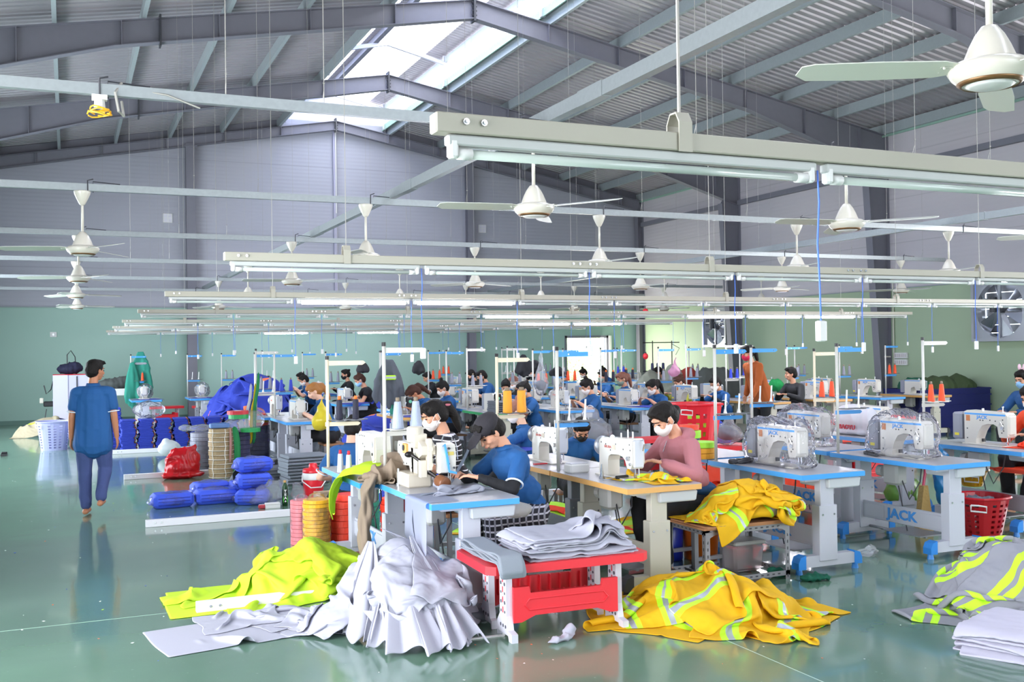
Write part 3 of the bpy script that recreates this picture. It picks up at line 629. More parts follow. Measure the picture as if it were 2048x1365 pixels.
def make_classic():
    """older lockstitch: handwheel, slim arm, deep tapered head"""
    o = empty('sewing_machine'); o['category'] = 'sewing machine'
    MB().box((0, 0, .006), (.178, .48, .012), b=.004).build('bed', MWH, o)
    poly = [(-.235, .085), (-.265, .13), (-.262, .29), (-.24, .305), (.20, .285), (.235, .26), (.235, .03), (.22, 0), (.10, 0), (.10, .12), (.085, .155), (.05, .17), (-.06, .175), (-.12, .165), (-.155, .14), (-.18, .09), (-.19, .085)]
    b = MB(); b.prism(poly, -.05, .05, 'x'); b.build('arm', MWH, o)
    MB().box((0, -.262, .195), (.085, .02, .20), b=.008).build('face_plate', mat('machine face grey', '#c9cbd3', .3), o)
    b = MB(); b.lathe([(.02, -.02), (.06, -.02), (.075, -.012), (.075, .012), (.06, .02), (.02, .02)], n=20); me = b.build('handwheel', mat('handwheel metal', '#aeb0b8', .3, .6), o, smooth=True); me.location = (0, .262, .215); me.rotation_euler = (R(90), 0, 0)
    b = MB()
    for y, z in ((.20, .25), (.13, .24), (-.02, .25), (.2, .05), (-.22, .26), (-.13, .22), (-.23, .22), (-.22, .17), (.06, .2)): b.cyl((-.0515, y, z), (.0515, y, z), .006, n=8)
    b.build('screw_heads', DGR, o)['kind'] = 'stuff'
    b = MB(); b.cyl((-.05, -.21, .16), (-.068, -.21, .16), .016, n=12); b.cyl((-.05, -.235, .12), (-.062, -.235, .12), .010, n=10); b.build('tension_disc', CHR, o)
    b = MB()
    for y, h in ((-.10, .06), (-.17, .05), (.0, .03)): b.cyl((.01, y, .29), (.01, y, .30+h), .006, n=8)
    b.sph((-.03, .06, .295), .02, 8, 5); b.build('spool_pin', WHT, o)
    b = MB(); b.tube([(.02, -.25, .29), (.02, -.30, .30), (.02, -.31, .27), (.02, -.29, .22)], .005, 6); b.build('thread_wire', CHR, o)
    text('SIRUBA', .028, RLT, o, (-.0515, .10, .222), (R(90), 0, R(-90)), .0006, sx=1.2)
    MB().box((-.0512, .01, .225), (.002, .045, .035)).build('label_plate', mat('beige label', '#d9cdb8', .5), o)
    machine_common(o, -.215)
    return o
def make_boxy(dark):
    """compact head seen end on"""
    o = empty('sewing_machine'); o['category'] = 'sewing machine'
    MB().box((0, 0, .01), (.2, .40, .02), b=.004).build('bed', MWH, o)
    poly = [(-.19, .08), (-.19, .25), (-.16, .28), (.17, .28), (.19, .25), (.19, 0), (.05, 0), (.03, .12), (-.05, .15), (-.10, .08)]
    MB().prism(poly, -.075, .075, 'x').build('arm', MWH, o)
    MB().box((0, -.19, .185), (.13, .05, .19), b=.018).build('face_plate', mat('machine black face', '#15161a', .25) if dark else MWH, o)
    if dark: MB().cyl((0, -.216, .21), (0, -.219, .21), .025, n=16).build('round_emblem', mat('green emblem', '#6cc3a2', .4), o)
    else: MB().box((0, 0, .262), (.153, .37, .014)).build('stripe', MBL, o)
    b = MB(); b.cyl((-.03, -.17, .12), (-.03, -.17, .02), .005, n=6); b.tube([(-.06, -.2, .2), (-.08, -.22, .16), (-.05, -.22, .10), (-.02, -.21, .06)], .004, 5); b.box((-.05, -.2, .1), (.03, .03, .05)); b.build('needle_bar', CHR, o)
    b = MB(); b.cyl((.06, -.2, .25), (.06, -.23, .25), .012, n=8); b.tube([(.07, -.18, .26), (.1, -.19, .24), (.1, -.19, .14), (.07, -.18, .1)], .007, 6); b.sph((0, -.1, .29), .018, 8, 5); b.build('looper_guard', mat('pale grey plastic', '#d5d8de', .4), o)
    b = MB(); b.box((0, .26, .15), (.13, .12, .24), b=.01); b.build('motor_box', MGY, o)
    MB().box((0, .2-.001, .09), (.05, .002, .02)).build('yellow_label', YEL, o)
    return o
POLW = mat('white pole', '#d0cdc6', .4); ARMB = mat('stand arm blue', '#3f98df', .4); DISC = mat('spool tray dark', '#6a6c70', .45, .3)
def make_stand(arm, h=.95, crmat=POLW):
    o = empty('thread_stand'); o['category'] = 'thread stand'
    MB().cyl((0, 0, 0), (0, 0, h), .0135, n=10).build('pole', crmat, o, smooth=True)
    MB().cyl((0, 0, h), (0, 0, h+.03), .016, n=10).build('pole_cap', BLK, o)
    b = MB(); b.prism([(0, -.02), (.30, -.018), (.33, 0), (.31, .018), (0, .02)], -.005, .005, 'y'); 
    a = b.build('guide_arm', arm, o, (.0, 0, h-.03)); 
    b = MB()
    for x in (.10, .28): b.cyl((x, -.008, h-.03), (x, .008, h-.03), .006, n=8)
    b.build('eyelets', CHR, o)
    b = MB(); b.prism([(-.02, -.018), (.26, -.018), (.28, 0), (.26, .014), (-.02, .018)], -.005, .005, 'y'); b.build('tray_arm', arm, o, (0, 0, .36))
    b = MB(); b.cyl((.10, 0, .385), (.10, 0, .39), .07, n=16); b.cyl((.24, 0, .385), (.24, 0, .39), .07, n=16); b.box((.17, 0, .392), (.34, .05, .006)); b.build('spool_tray', DISC if arm is not POLW else POLW, o)
    b = MB()
    for x in (.10, .24): b.cyl((x, 0, .39), (x, 0, .43), .018, .008, 8); b.cyl((x, 0, .39), (x+.01, 0, .56), .008, n=8)
    b.build('spool_pins', WHT, o)
    return o
def make_cone(col, name, h=.17, r0=.032, r1=.018, tip=None):
    o = empty('thread_cone'); o['category'] = 'thread cone'
    MB().lathe([(r0, 0), (r0+.001, .01), (r1+.002, h-.01), (r1, h)], n=14).build('thread', mat(name, col, .6, bump=.4, bump_scale=150), o, smooth=True)
    MB().lathe([(r1*.7, h), (r1*.6, h+.03)], n=10).build('cone_tip', mat('cone tip '+(tip or '#8a7a66'), tip or '#8a7a66', .6), o, smooth=True)
    return o
TB = {'blue': lambda: make_table(EDB, LEGM), 'plain': lambda: make_table(EDB, LEGM, False), 'tan': lambda: make_table(EDT, LEGC, False), 'tandark': lambda: make_table(EDT, LEGD, False), 'green': lambda: make_table(EDG, LEGC, False)}
MC = {'modern': make_modern, 'classic': make_classic, 'boxy': lambda: make_boxy(0), 'dark': lambda: make_boxy(1)}
SD = {'blue': lambda: make_stand(ARMB), 'white': lambda: make_stand(POLW, 1.0), 'cream': lambda: make_stand(mat('cream stand', '#e7d9bd', .45), .9, MATS['cream stand'] if 'cream stand' in MATS else mat('cream stand', '#e7d9bd', .45))}
CN = {'grey': lambda: make_cone('#8d8f9c', 'grey thread'), 'blue': lambda: make_cone('#2b3fb8', 'blue thread'), 'orange': lambda: make_cone('#f4562b', 'orange thread'), 'amber': lambda: make_cone('#f2a62c', 'amber thread', .20, .042, .036),
      'silver': lambda: make_cone('#a9b2c6', 'silver blue thread', .20, .045, .024), 'navy': lambda: make_cone('#1d1c33', 'navy thread', .17, .027, .022, '#f47b33'), 'lime': lambda: make_cone('#a6f02b', 'lime thread', .16, .03, .026)}
PRO = {}
def place(kind, fac, loc, rz, label, group=None, tilt=None):
    key = (id(fac), kind)
    if key not in PRO:
        o = PRO[key] = fac[kind](); o.location = loc; o.rotation_euler.z = rz
    else: o = dup(PRO[key], None, loc, rz)
    o['label'] = label
    if group: o['group'] = group
    elif 'group' in o: del o['group']
    if tilt: o.rotation_euler.x, o.rotation_euler.y = tilt
    return o
# red plastic bench with white perforated ends
REDP = mat('red plastic', '#df2733', .4); WPL = mat('bench white plastic', '#cbc9d3', .4)
def make_bench(L=1.07, W=.62, H=.46):
    o = empty('plastic_bench'); o['category'] = 'bench'
    MB().prism([(-L/2+.05, -W/2), (L/2-.05, -W/2), (L/2, -W/2+.05), (L/2, W/2-.05), (L/2-.05, W/2), (-L/2+.05, W/2), (-L/2, W/2-.05), (-L/2, -W/2+.05)], H-.05, H, 'z').build('seat', REDP, o)
    for s in (-1, 1):
        x = s*(L/2-.17)
        for t in (-1, 1):
            y0 = t*.15
            b = MB()
            # upright with a curved foot, holes drawn as dark discs with their shade in the colour
            fo = [(y0-.075, .06), (y0-.055, .14), (y0-.052, H-.05), (y0+.052, H-.05), (y0+.055, .14), (y0+.09 if t > 0 else y0+.10, .09), (y0+.14 if t > 0 else y0+.10, .05), (y0+.14 if t > 0 else y0+.10, 0), (y0+.09, 0), (y0+.08, .03), (y0-.08, .03), (y0-.09, 0), (y0-.14 if t < 0 else y0-.10, 0), (y0-.14 if t < 0 else y0-.10, .05)]
            b.prism(fo, x-.02, x+.02, 'x'); lg = b.build('leg', WPL, o)
            b = MB()
            for k in range(5):
                for d in (-.03, .03): b.cyl((x-.0215, y0+d, .16+k*.055), (x+.0215, y0+d, .16+k*.055), .012 if k % 2 else .009, n=8)
            for d in (-.04, 0, .04): b.cyl((x-.0215, y0+d, .075), (x+.0215, y0+d, .075), .011, n=8)
            b.build('hole_shade', mat('hole shadow grey', '#4c4b55', .8), lg)['kind'] = 'stuff'
            b = MB()
            for k in range(4): b.box((x, y0, .17+k*.06), (.044, .012, .035))
            b.build('rib_tabs', REDP, lg)['kind'] = 'stuff'
    for t in (-1, 1):
        y = t*.215; a = L/2-.19
        b = MB(); b.prism([(-a, .10), (-a, .31), (-a+.10, .31), (-a+.11, .27), (a-.11, .27), (a-.10, .31), (a, .31), (a, .10), (a-.05, .10), (a-.14, .135), (-a+.14, .135), (-a+.05, .10)], y-.012, y+.012, 'y'); r = b.build('side_rail', REDP, o)
        pts = [(-a+.10+.0, .17), (-a+.07, .20), (-a+.10, .235), (a-.10, .235), (a-.07, .20), (a-.10, .17), (-a+.10, .17)]
        b = MB(); b.tube([(p[0], y-t*-.013, p[1]) for p in pts], .006, 6); b.build('raised_rim', REDP, r)
        b = MB()
        for k in range(9): b.box((-a+.06+k*(2*a-.12)/8, y-t*.022, .22), (.006, .03, .10))
        b.build('ribs', REDP, r)['kind'] = 'stuff'
    return o
# ---------------------------------------------------------------- stations: (x, y of the table centre on the floor)
def cones(base, cols, what, both=(.10, .24)):
    for c, dx in zip(cols, both):
        if c: place(c, CN, (base[0]+dx, base[1], base[2]+.392), 0, f'{ {"grey":"grey","blue":"royal blue","orange":"orange","amber":"amber yellow","silver":"silver blue","navy":"navy black, orange-tipped","lime":"lime green"}[c]} thread cone, {what}', f'thread cones on the {what}')
ROWA = [  # x centre, y centre, table, machine, stand, label parts
    (2.39, 6.60, 'blue', None, 'white', "capped man's front table"),
    (2.26, 7.82, 'blue', None, 'cream', "striped-top woman's table"),
    (3.80, 6.60, 'tan', 'classic', 'blue', "tan-edged table of the pink-sweatshirt woman"),
    (3.80, 7.82, 'tandark', 'classic', 'cream', "tan-edged table with dark legs, beyond the pink-sweatshirt woman"),
    (5.29, 6.60, 'blue', 'modern', 'blue', "blue-edged table just right of the pink-sweatshirt woman"),
    (6.58, 6.57, 'blue', 'modern', 'blue', "blue-edged table at centre right, nearest"),
    (6.62, 7.86, 'blue', 'modern', 'blue', "blue-edged table behind the centre right one"),
    (7.98, 6.93, 'blue', 'modern', 'white', "blue-edged table at the right border"),
    (7.80, 8.30, 'blue', 'modern', 'cream', "blue-edged table beside the printed white sack"),
    (5.35, 7.90, 'blue', None, None, "blue-edged table behind the pink-sweatshirt woman, with lime tape reels")]
for x, y, tb, mc, sd, nm in ROWA:
    place(tb, TB, (x, y, 0), 0, 'sewing table: ' + nm)
    if mc: place(mc, MC, (x-.03, y-.02, HT), 0, {'modern': 'blue-striped white sewing machine on the ', 'classic': 'white handwheel sewing machine on the '}[mc] + nm.split(',')[0])
    if sd: place(sd, SD, (x-.27, y+.54, HT), 0, f'{sd} thread stand, far corner of the ' + nm.split(',')[0])
# middle row and back row
rnd = random.Random(7)
ORDN = ['first', 'second', 'third', 'fourth', 'fifth', 'sixth', 'seventh', 'eighth', 'ninth', 'tenth', 'eleventh', 'twelfth']
ROWB = [(3.08, 'plain', 'boxy'), (4.72, 'tan', 'dark'), (6.15, 'green', 'dark'), (7.32, 'plain', 'classic'), (8.60, 'plain', 'boxy'), (9.75, 'plain', 'modern'), (11.18, 'tan', 'boxy'), (12.55, 'tan', 'modern'), (13.80, 'plain', 'modern'), (14.95, 'tan', 'boxy')]
ROWB2 = [(3.0, 'plain', 'classic'), (5.08, 'plain', 'boxy'), (6.25, 'plain', 'modern'), (7.4, 'plain', 'boxy'), (8.5, 'plain', 'modern'), (9.72, 'plain', 'modern'), (11.15, 'plain', 'boxy'), (12.4, 'plain', 'modern'), (13.75, 'plain', 'modern')]
ROWC = [(1.55, 'plain', 'boxy'), (2.75, 'plain', 'boxy'), (3.50, 'plain', 'boxy'), (4.42, 'plain', 'boxy'), (5.36, 'plain', 'boxy'), (7.25, 'plain', 'boxy'), (8.8, 'plain', 'modern'), (10.5, 'plain', 'boxy'), (11.65, 'plain', 'boxy'), (13.9, 'plain', 'modern')]
ROWD = [(4.85, 'plain', 'boxy'), (6.95, 'plain', 'boxy'), (8.85, 'plain', 'modern'), (9.78, 'plain', 'boxy'), (11.25, 'plain', 'boxy'), (13.2, 'plain', 'boxy')]
for row, y, nm in ((ROWB, 14.68, 'middle row'), (ROWB2, 15.92, 'second middle row'), (ROWC, 23.4, 'back row'), (ROWD, 18.9, 'row before the back one')):
    for k, (x, tb, mc) in enumerate(row):
        n = f'{ORDN[k]} from left, {nm}'
        ec = {'plain': 'blue-edged', 'tan': 'tan-edged', 'green': 'green-edged'}[tb]
        place(tb, TB, (x, y, 0), 0, f'{ec} sewing table, {n}', f'sewing tables of the {nm}')
        place(mc, MC, (x-.03, y-.02, HT), 0, {'modern': 'white blue-striped', 'classic': 'white handwheel', 'boxy': 'white compact', 'dark': 'black-faced'}[mc]+f' sewing machine on table {n}', f'sewing machines of the {nm}')
        sd = 'blue' if (k*7+int(y)) % 4 else 'white'
        s = place(sd, SD, (x-.26, y+.50, HT), 0, f'{"blue-armed" if sd == "blue" else "white"} thread stand on table {n}', f'thread stands of the {nm}')
        if y < 20 or k % 2 == 0:
            cc = ['grey', 'grey', 'blue', 'grey', 'navy', 'orange'][(k*5+int(y)) % 6]
            cones((x-.26, y+.50, HT), (cc, cc), f'stand {n}')
cones((3.80-.27, 7.82+.54, HT), ('amber', 'amber'), 'stand beside the striped-top woman')
# the foreground stands' cones
cones((2.39-.27, 6.60+.54, HT), ('silver', 'silver'), 'stand left of the striped-top woman')
cones((2.26-.27, 7.82+.54, HT), ('navy', 'navy'), 'cream stand at left above the bent blue-shirted woman')
cones((7.98-.27, 6.93+.54, HT), ('orange', 'orange'), 'stand at the right border')
cones((7.80-.27, 8.30+.54, HT), ('orange', 'orange'), 'cream stand behind the right border one')
# ---------------------------------------------------------------- people
def hexrot(d):
    d = Vector(d).normalized(); t = d.orthogonal().normalized(); return t, d.cross(t), d
class Blob:
    """closed primitives that a voxel remesh joins into one skin"""
    def __init__(s): s.b = MB()
    def cap(s, p, q, r, r2=None, n=10):
        p = Vector(p); q = Vector(q); r2 = r if r2 is None else r2
        if (q-p).length < 1e-5: q = p+Vector((0, 0, 1e-3))
        t, u, d = hexrot(q-p); P = []; m = 3
        rings = [(-math.cos(PI/2*i/m)*r, math.sin(PI/2*i/m)*r, p) for i in range(1, m+1)]+[(math.sin(PI/2*i/m)*r2, math.cos(PI/2*i/m)*r2, q) for i in range(0, m)]
        P.append(p-d*r)
        for off, rad, c in rings:
            for j in range(n): a = 2*PI*j/n; P.append(c+d*off+(t*math.cos(a)+u*math.sin(a))*rad)
        P.append(q+d*r2); k = len(rings); L = len(P)-1
        F = [(0, 1+(j+1) % n, 1+j) for j in range(n)]+[(1+i*n+j, 1+i*n+(j+1) % n, 1+(i+1)*n+(j+1) % n, 1+(i+1)*n+j) for i in range(k-1) for j in range(n)]+[(L, 1+(k-1)*n+j, 1+(k-1)*n+(j+1) % n) for j in range(n)]
        s.b.add(P, F); return s
    def ell(s, c, r, rot=None, n=14, m=8):
        b = MB(); b.sph((0, 0, 0), r, n, m); c = Vector(c)
        s.b.add([(rot @ Vector(v) if rot is not None else Vector(v))+c for v in b.v], b.f); return s
    def chain(s, pts, rs):
        for i in range(len(pts)-1): s.cap(pts[i], pts[i+1], rs[i], rs[i+1])
        return s
    def out(s, name, M, parent, vox=.012, smooth=3, disp=0, dscale=10, seed=0, cut=None):
        me = bpy.data.meshes.new('t'); me.from_pydata(s.b.v, [], s.b.f); o = bpy.data.objects.new('t', me); TMPC.objects.link(o)
        md = o.modifiers.new('r', 'REMESH'); md.mode = 'VOXEL'; md.voxel_size = vox; md.use_smooth_shade = True
        sm = o.modifiers.new('s', 'SMOOTH'); sm.factor = .5; sm.iterations = smooth
        TMPVL.update(); dg = TMPVL.depsgraph
        m2 = bpy.data.meshes.new_from_object(o.evaluated_get(dg)); bpy.data.objects.remove(o); bpy.data.meshes.remove(me)
        m2.materials.clear()
        for q in (M if isinstance(M, (list, tuple)) else [M]): m2.materials.append(q)
        if disp:
            n = len(m2.vertices); co = np.empty(n*3, 'f'); no = np.empty(n*3, 'f'); m2.vertices.foreach_get('co', co); m2.vertices.foreach_get('normal', no); co = co.reshape(-1, 3); no = no.reshape(-1, 3)
            h = fold_noise(co, dscale, seed); co += no*(h*disp)[:, None]; m2.vertices.foreach_set('co', co.ravel()); m2.update()
        m2.name = name; m2.shade_smooth()
        return obj(name, m2, parent)
def fold_noise(co, sc, seed=0):
    """cheap drapery folds: bent ridges from a few warped sine fields"""
    rs = np.random.RandomState(seed+11); x = co*sc; h = np.zeros(len(co))
    wv = sum(np.sin(x @ rs.normal(0, .6, 3)+rs.uniform(0, 6))*.8 for _ in range(3))
    for k in range(3):
        d = rs.normal(0, 1, 3); d[2] *= .45
        h += (1-np.abs(np.sin(x @ d*.9+wv*1.3+rs.uniform(0, 6))))**2*(.6-.12*k)
    return h-.5
# a small scene of its own keeps the remeshing quick
TMPS = bpy.data.scenes.new('t'); TMPC = TMPS.collection; TMPVL = TMPS.view_layers[0]
SKIN = [mat('skin warm', '#d79c7e', .5, noise_amt=.06, noise_scale=9), mat('skin light', '#e8b79c', .5, noise_amt=.05, noise_scale=9), mat('skin tan', '#b97a58', .5, noise_amt=.06, noise_scale=9)]
HAIRB = mat('black hair', '#15100e', .62, 0, .25, bump=.5, bump_scale=90); HAIRBR = mat('brown hair', '#41251b', .6, 0, .25, bump=.5, bump_scale=90); HAIRG = mat('dyed golden hair', '#a3692f', .45, bump=.5, bump_scale=90); HAIRR = mat('reddish brown hair', '#7d4a38', .45, bump=.5, bump_scale=90)
EYE = mat('eye dark', '#2a1b17', .3); LIP = mat('lips', '#b5665c', .5)
POLO = mat('blue polo cloth', '#19548f', .8, noise_amt=.05, noise_scale=60, bump=.15, bump_scale=300); TRIM = mat('white knit trim', '#dfe6f0', .7)
BLKC = mat('black cloth', '#16161b', .85); JEAN = mat('indigo denim', '#3f4c7c', .85, noise_amt=.14, noise_scale=120); MASKW = mat('white face mask', '#efe6e4', .75); MASKB = mat('black face mask', '#16161a', .8); MASKBL = mat('pale blue face mask', '#8db9e0', .7); MASKG = mat('grey green face mask', '#7f8f84', .8); MASKR = mat('crimson face mask', '#d2264e', .8)
def stripe_mat(name, ca, cb, scale, axis='Z', width=.3, wob=.004):
    if name in MATS: return MATS[name]
    M = bpy.data.materials.new(name); M.use_nodes = True; N = M.node_tree.nodes; L = M.node_tree.links; B = N['Principled BSDF']; B.inputs['Roughness'].default_value = .8
    tc = N.new('ShaderNodeTexCoord'); sp = N.new('ShaderNodeSeparateXYZ'); L.new(tc.outputs['Object'], sp.inputs[0])
    a = N.new('ShaderNodeMath'); a.operation = 'MULTIPLY'; a.inputs[1].default_value = scale; L.new(sp.outputs[axis], a.inputs[0])
    f = N.new('ShaderNodeMath'); f.operation = 'FRACT'; L.new(a.outputs[0], f.inputs[0]); g = N.new('ShaderNodeMath'); g.operation = 'LESS_THAN'; g.inputs[1].default_value = width; L.new(f.outputs[0], g.inputs[0])
    x = N.new('ShaderNodeMix'); x.data_type = 'RGBA'; x.inputs['A'].default_value = (*srgb(ca), 1); x.inputs['B'].default_value = (*srgb(cb), 1); L.new(g.outputs[0], x.inputs['Factor']); L.new(x.outputs['Result'], B.inputs['Base Color'])
    MATS[name] = M; return M
STRP = stripe_mat('black and white striped knit', '#1b1822', '#e6e2ea', 24, 'Z', .22)
def plaid():
    M = stripe_mat('black and white plaid', '#25232e', '#cfccd8', 22, 'Z', .28); N = M.node_tree.nodes; L = M.node_tree.links
    sp = [n for n in N if n.type == 'SEPXYZ'][0]; x0 = [n for n in N if n.type == 'MIX'][0]
    a0 = N.new('ShaderNodeMath'); L.new(sp.outputs['X'], a0.inputs[0]); L.new(sp.outputs['Y'], a0.inputs[1]); a = N.new('ShaderNodeMath'); a.operation = 'MULTIPLY'; a.inputs[1].default_value = 20; L.new(a0.outputs[0], a.inputs[0]); f = N.new('ShaderNodeMath'); f.operation = 'FRACT'; L.new(a.outputs[0], f.inputs[0]); g = N.new('ShaderNodeMath'); g.operation = 'LESS_THAN'; g.inputs[1].default_value = .28; L.new(f.outputs[0], g.inputs[0])
    x = N.new('ShaderNodeMix'); x.data_type = 'RGBA'; L.new(x0.outputs['Result'], x.inputs['A']); x.inputs['B'].default_value = (*srgb('#9a98a6'), 1); L.new(g.outputs[0], x.inputs['Factor']); L.new(x.outputs['Result'], N['Principled BSDF'].inputs['Base Color']); return M
PLAID = plaid()
def ik(S, H, a, b, bend):
    S, H = Vector(S), Vector(H); d = H-S; L = min(d.length, (a+b)*.995); u = d.normalized()
    k = (a*a+L*L-b*b)/(2*L*L)*1.0*L; h = math.sqrt(max(0, a*a-k*k)); bv = Vector(bend); bv = (bv-u*bv.dot(u)).normalized()
    return S+u*k+bv*h, S+u*L
def hand(bl, W, d, side, up=(0, 0, 1), curl=.5, sc=1.0):
    """palm, four unequal fingers bent at the knuckles and a thumb from the side of the palm; W wrist, d pointing direction"""
    d = Vector(d).normalized(); n = Vector(up); n = (n-d*n.dot(d)).normalized(); t = d.cross(n)*side   # t: towards the thumb
    pc = W+d*.045*sc
    for o in (-.026, -.009, .009, .026): bl.cap(W+t*o*.6*sc+d*.01*sc, W+d*.08*sc+t*o*1.05*sc, .0125*sc, .011*sc, 8)
    for o, l in ((.027, .068), (.009, .078), (-.009, .072), (-.027, .056)):
        a = W+d*.083*sc+t*o*1.1*sc; l *= sc; c1 = curl*.7; c2 = curl*1.5
        d1 = (d*math.cos(c1)-n*math.sin(c1)).normalized(); d2 = (d*math.cos(c2)-n*math.sin(c2)).normalized()
        b = a+d1*l*.5; bl.cap(a-d*.006, b, .0088*sc, .0078*sc, 8); bl.cap(b, b+d2*l*.42, .0076*sc, .0062*sc, 8)
    a = W+d*.02*sc+t*.024*sc; d1 = (d*.62+t*.75-n*.25).normalized(); b = a+d1*.038*sc
    bl.cap(a, b, .0115*sc, .0098*sc, 8); bl.cap(b, b+(d*.9+t*.25-n*.35).normalized()*.03*sc, .0094*sc, .0075*sc, 8)
def rotm(yaw, pitch, roll=0): return Matrix.Rotation(yaw, 3, 'Z') @ Matrix.Rotation(-pitch, 3, 'X') @ Matrix.Rotation(roll, 3, 'Y')
def person(loc, rz, label, pose='sit', lean=.30, hd=(0, .55), hands=((-.12, .42, .83), (.14, .42, .83)), top=('polo', None), bottom=BLKC, skin=0, hair='bun', hairm=None, mask=MASKW,
           vox=.013, seat=.46, arms='bare', group=None, scale=1.0, legs=None, foot=None, shirt=None, shoulders=.165, fat=1.0, extra=None, hip_dx=0, feet_m=None, twist=0):
    """local frame: the person faces +y, x to the right"""
    o = empty('person', loc, rz, label, 'person', group); o.scale = (scale,)*3
    sk = SKIN[skin]; hairm = hairm or HAIRB; sm = shirt or POLO
    up = Vector((0, math.sin(lean), math.cos(lean)))
    hip = Vector((0, 0, seat+.09)) if pose == 'sit' else Vector((0, 0, .93))
    waist = hip+up*.16; chest = hip+up*.36; neck = hip+up*.50; fw = Vector((0, math.cos(lean), -math.sin(lean)))
    tw = Matrix.Rotation(twist, 3, 'Z')
    sh = [neck-up*.055+tw @ Vector((s*shoulders, 0, 0)) for s in (-1, 1)]
    B = Blob(); f = fat
    # torso
    def torso(bl, g):
        bl.ell(hip+up*.03, (.150*f+g, .115*f+g, .11+g)); bl.ell(waist, (.128*f+g, .098*f+g, .12+g)); bl.ell(chest, (.150*f+g, .105*f+g, .15+g))
        bl.cap(sh[0]-Vector((-.035, 0, .01)), sh[1]-Vector((.035, 0, .01)), .062+g, .062+g); bl.ell(chest+up*.03+fw*.02, (.135*f+g, .10*f+g, .11+g)); bl.ell(neck-up*.04, (.09+g, .065+g, .055+g))
    torso(B, -.012)
    hy, hp = hd[0], hd[1]; HR = rotm(hy, hp)
    hc = neck+up*.065+HR @ Vector((0, .025, .115))
    B.chain([neck-up*.05, neck+up*.04, hc+HR @ Vector((0, -.015, -.05))], [.062*f**.5, .052, .052])
    def H(x, y, z): return hc+HR @ Vector((x, y, z))
    B.ell(H(0, -.012, .035), (.074, .094, .084), HR); B.ell(H(0, .022, -.018), (.062, .068, .082), HR); B.ell(H(0, .036, -.068), (.044, .046, .038), HR)
    B.cap(H(0, .088, .012), H(0, .104, -.022), .008, .013, 8); B.ell(H(0, .085, -.052), (.026, .016, .012), HR)
    for s in (-1, 1):
        B.ell(H(s*.076, -.004, -.008), (.009, .02, .032), HR, 8, 6); B.ell(H(s*.038, .062, -.02), (.026, .022, .022), HR); B.cap(H(s*.014, .083, .036), H(s*.05, .07, .034), .008, .006, 6)
    # arms
    el = []; wr = []
    for i, s in enumerate((-1, 1)):
        S = sh[i]; E, W = ik(S, Vector(hands[i]), .275, .245, (s*.75, -.35, -.65) if pose == 'sit' else (s*.3, -.9, 0)); el.append(E); wr.append(W)
        B.cap(S-Vector((0, 0, .012)), E, .043*f**.6, .038, 10); B.cap(E, E.lerp(W, .45), .039, .035, 10); B.cap(E.lerp(W, .45), W, .035, .025, 10)
        dd = (W-E).normalized()
        if pose == 'sit': hand(B, W, (dd+Vector((-s*.35, .35, -.05))).normalized(), -s, (0, 0, 1), .55)
        else: hand(B, W, (dd+Vector((0, .12, 0))).normalized(), -1 if s > 0 else 1, (s, .0, 0), .42)
    # legs
    if legs is None:
        if pose == 'sit': legs = [[(s*.10, .02, hip.z-.02), (s*.14, .40, hip.z-.01), (s*.13, .36, .09)] for s in (-1, 1)]
        else: legs = [[(s*.09, 0, .90), (s*.10, .03, .50), (s*.10, -.02, .09)] for s in (-1, 1)]
    for lg in legs:
        a, b, c = map(Vector, lg); B.cap(a, b, .076*f, .055, 12); B.cap(b, b.lerp(c, .35), .056, .054, 12); B.cap(b.lerp(c, .35), c, .054, .036, 12)
        fd = Vector(foot) if foot else Vector((0, .17, -.05))
        B.cap(c-Vector((0, .03, .045)), c+fd*.55-Vector((0, 0, .01)), .034, .034, 8); B.cap(c+fd*.5-Vector((0, 0, .012)), c+fd, .036, .022, 8)
    B.out('body', sk, o, vox*.62 if vox < .01 else vox*.8, 2)
    # clothes
    if top[0] != 'none':
        T = Blob(); g = .017; torso(T, g)
        sl = {'polo': .62, 'long': 1.0, 'cap': .35, 'half': .75}[top[0]]
        for i, s in enumerate((-1, 1)):
            S, E, W = sh[i], el[i], wr[i]
            if sl <= 1 and top[0] != 'long': T.cap(S-Vector((0, 0, .010)), S.lerp(E, sl), .066, .064 if top[0] == 'polo' else .058)
            else: T.cap(S, E, .068, .060); T.cap(E, E.lerp(W, .93), .060, .044)
        if pose != 'sit':
            for s in (-1, 1): T.cap(chest+Vector((s*.080, 0, -.02)), hip+Vector((s*.085, .0, -.15)), .102, .128, 12)
            T.cap(chest, hip-Vector((0, 0, .16)), .12, .150, 12)
        else:
            T.ell(hip+up*.02, (.168*f, .130*f, .11)); T.cap(waist+Vector((-.05, 0, 0)), waist+Vector((.05, 0, 0)), .115*f, .115*f, 10)
        T.out('shirt', sm, o, vox, 3, .012 if vox < .01 else .010, 9, int(abs(loc[0]*100)))
        if top[0] in ('polo',):
            for i in (0, 1):
                S, E = sh[i], el[i]; d = (E-S).normalized(); t, u, _ = hexrot(d); c = S.lerp(E, sl)+d*.055; b = MB()
                for k, (r, dz) in enumerate(((.0665, -.006), (.066, .006))): pass
                n = 18; P = [c+d*dz+(t*math.cos(2*PI*j/n)+u*math.sin(2*PI*j/n))*r for r, dz in ((.063, -.005), (.0665, -.003), (.0655, .006), (.058, .006)) for j in range(n)]
                b.add(P, [(q*n+j, q*n+(j+1) % n, (q+1)*n+(j+1) % n, (q+1)*n+j) for q in range(3) for j in range(n)]); b.build('sleeve_stripe', TRIM, o, smooth=True)
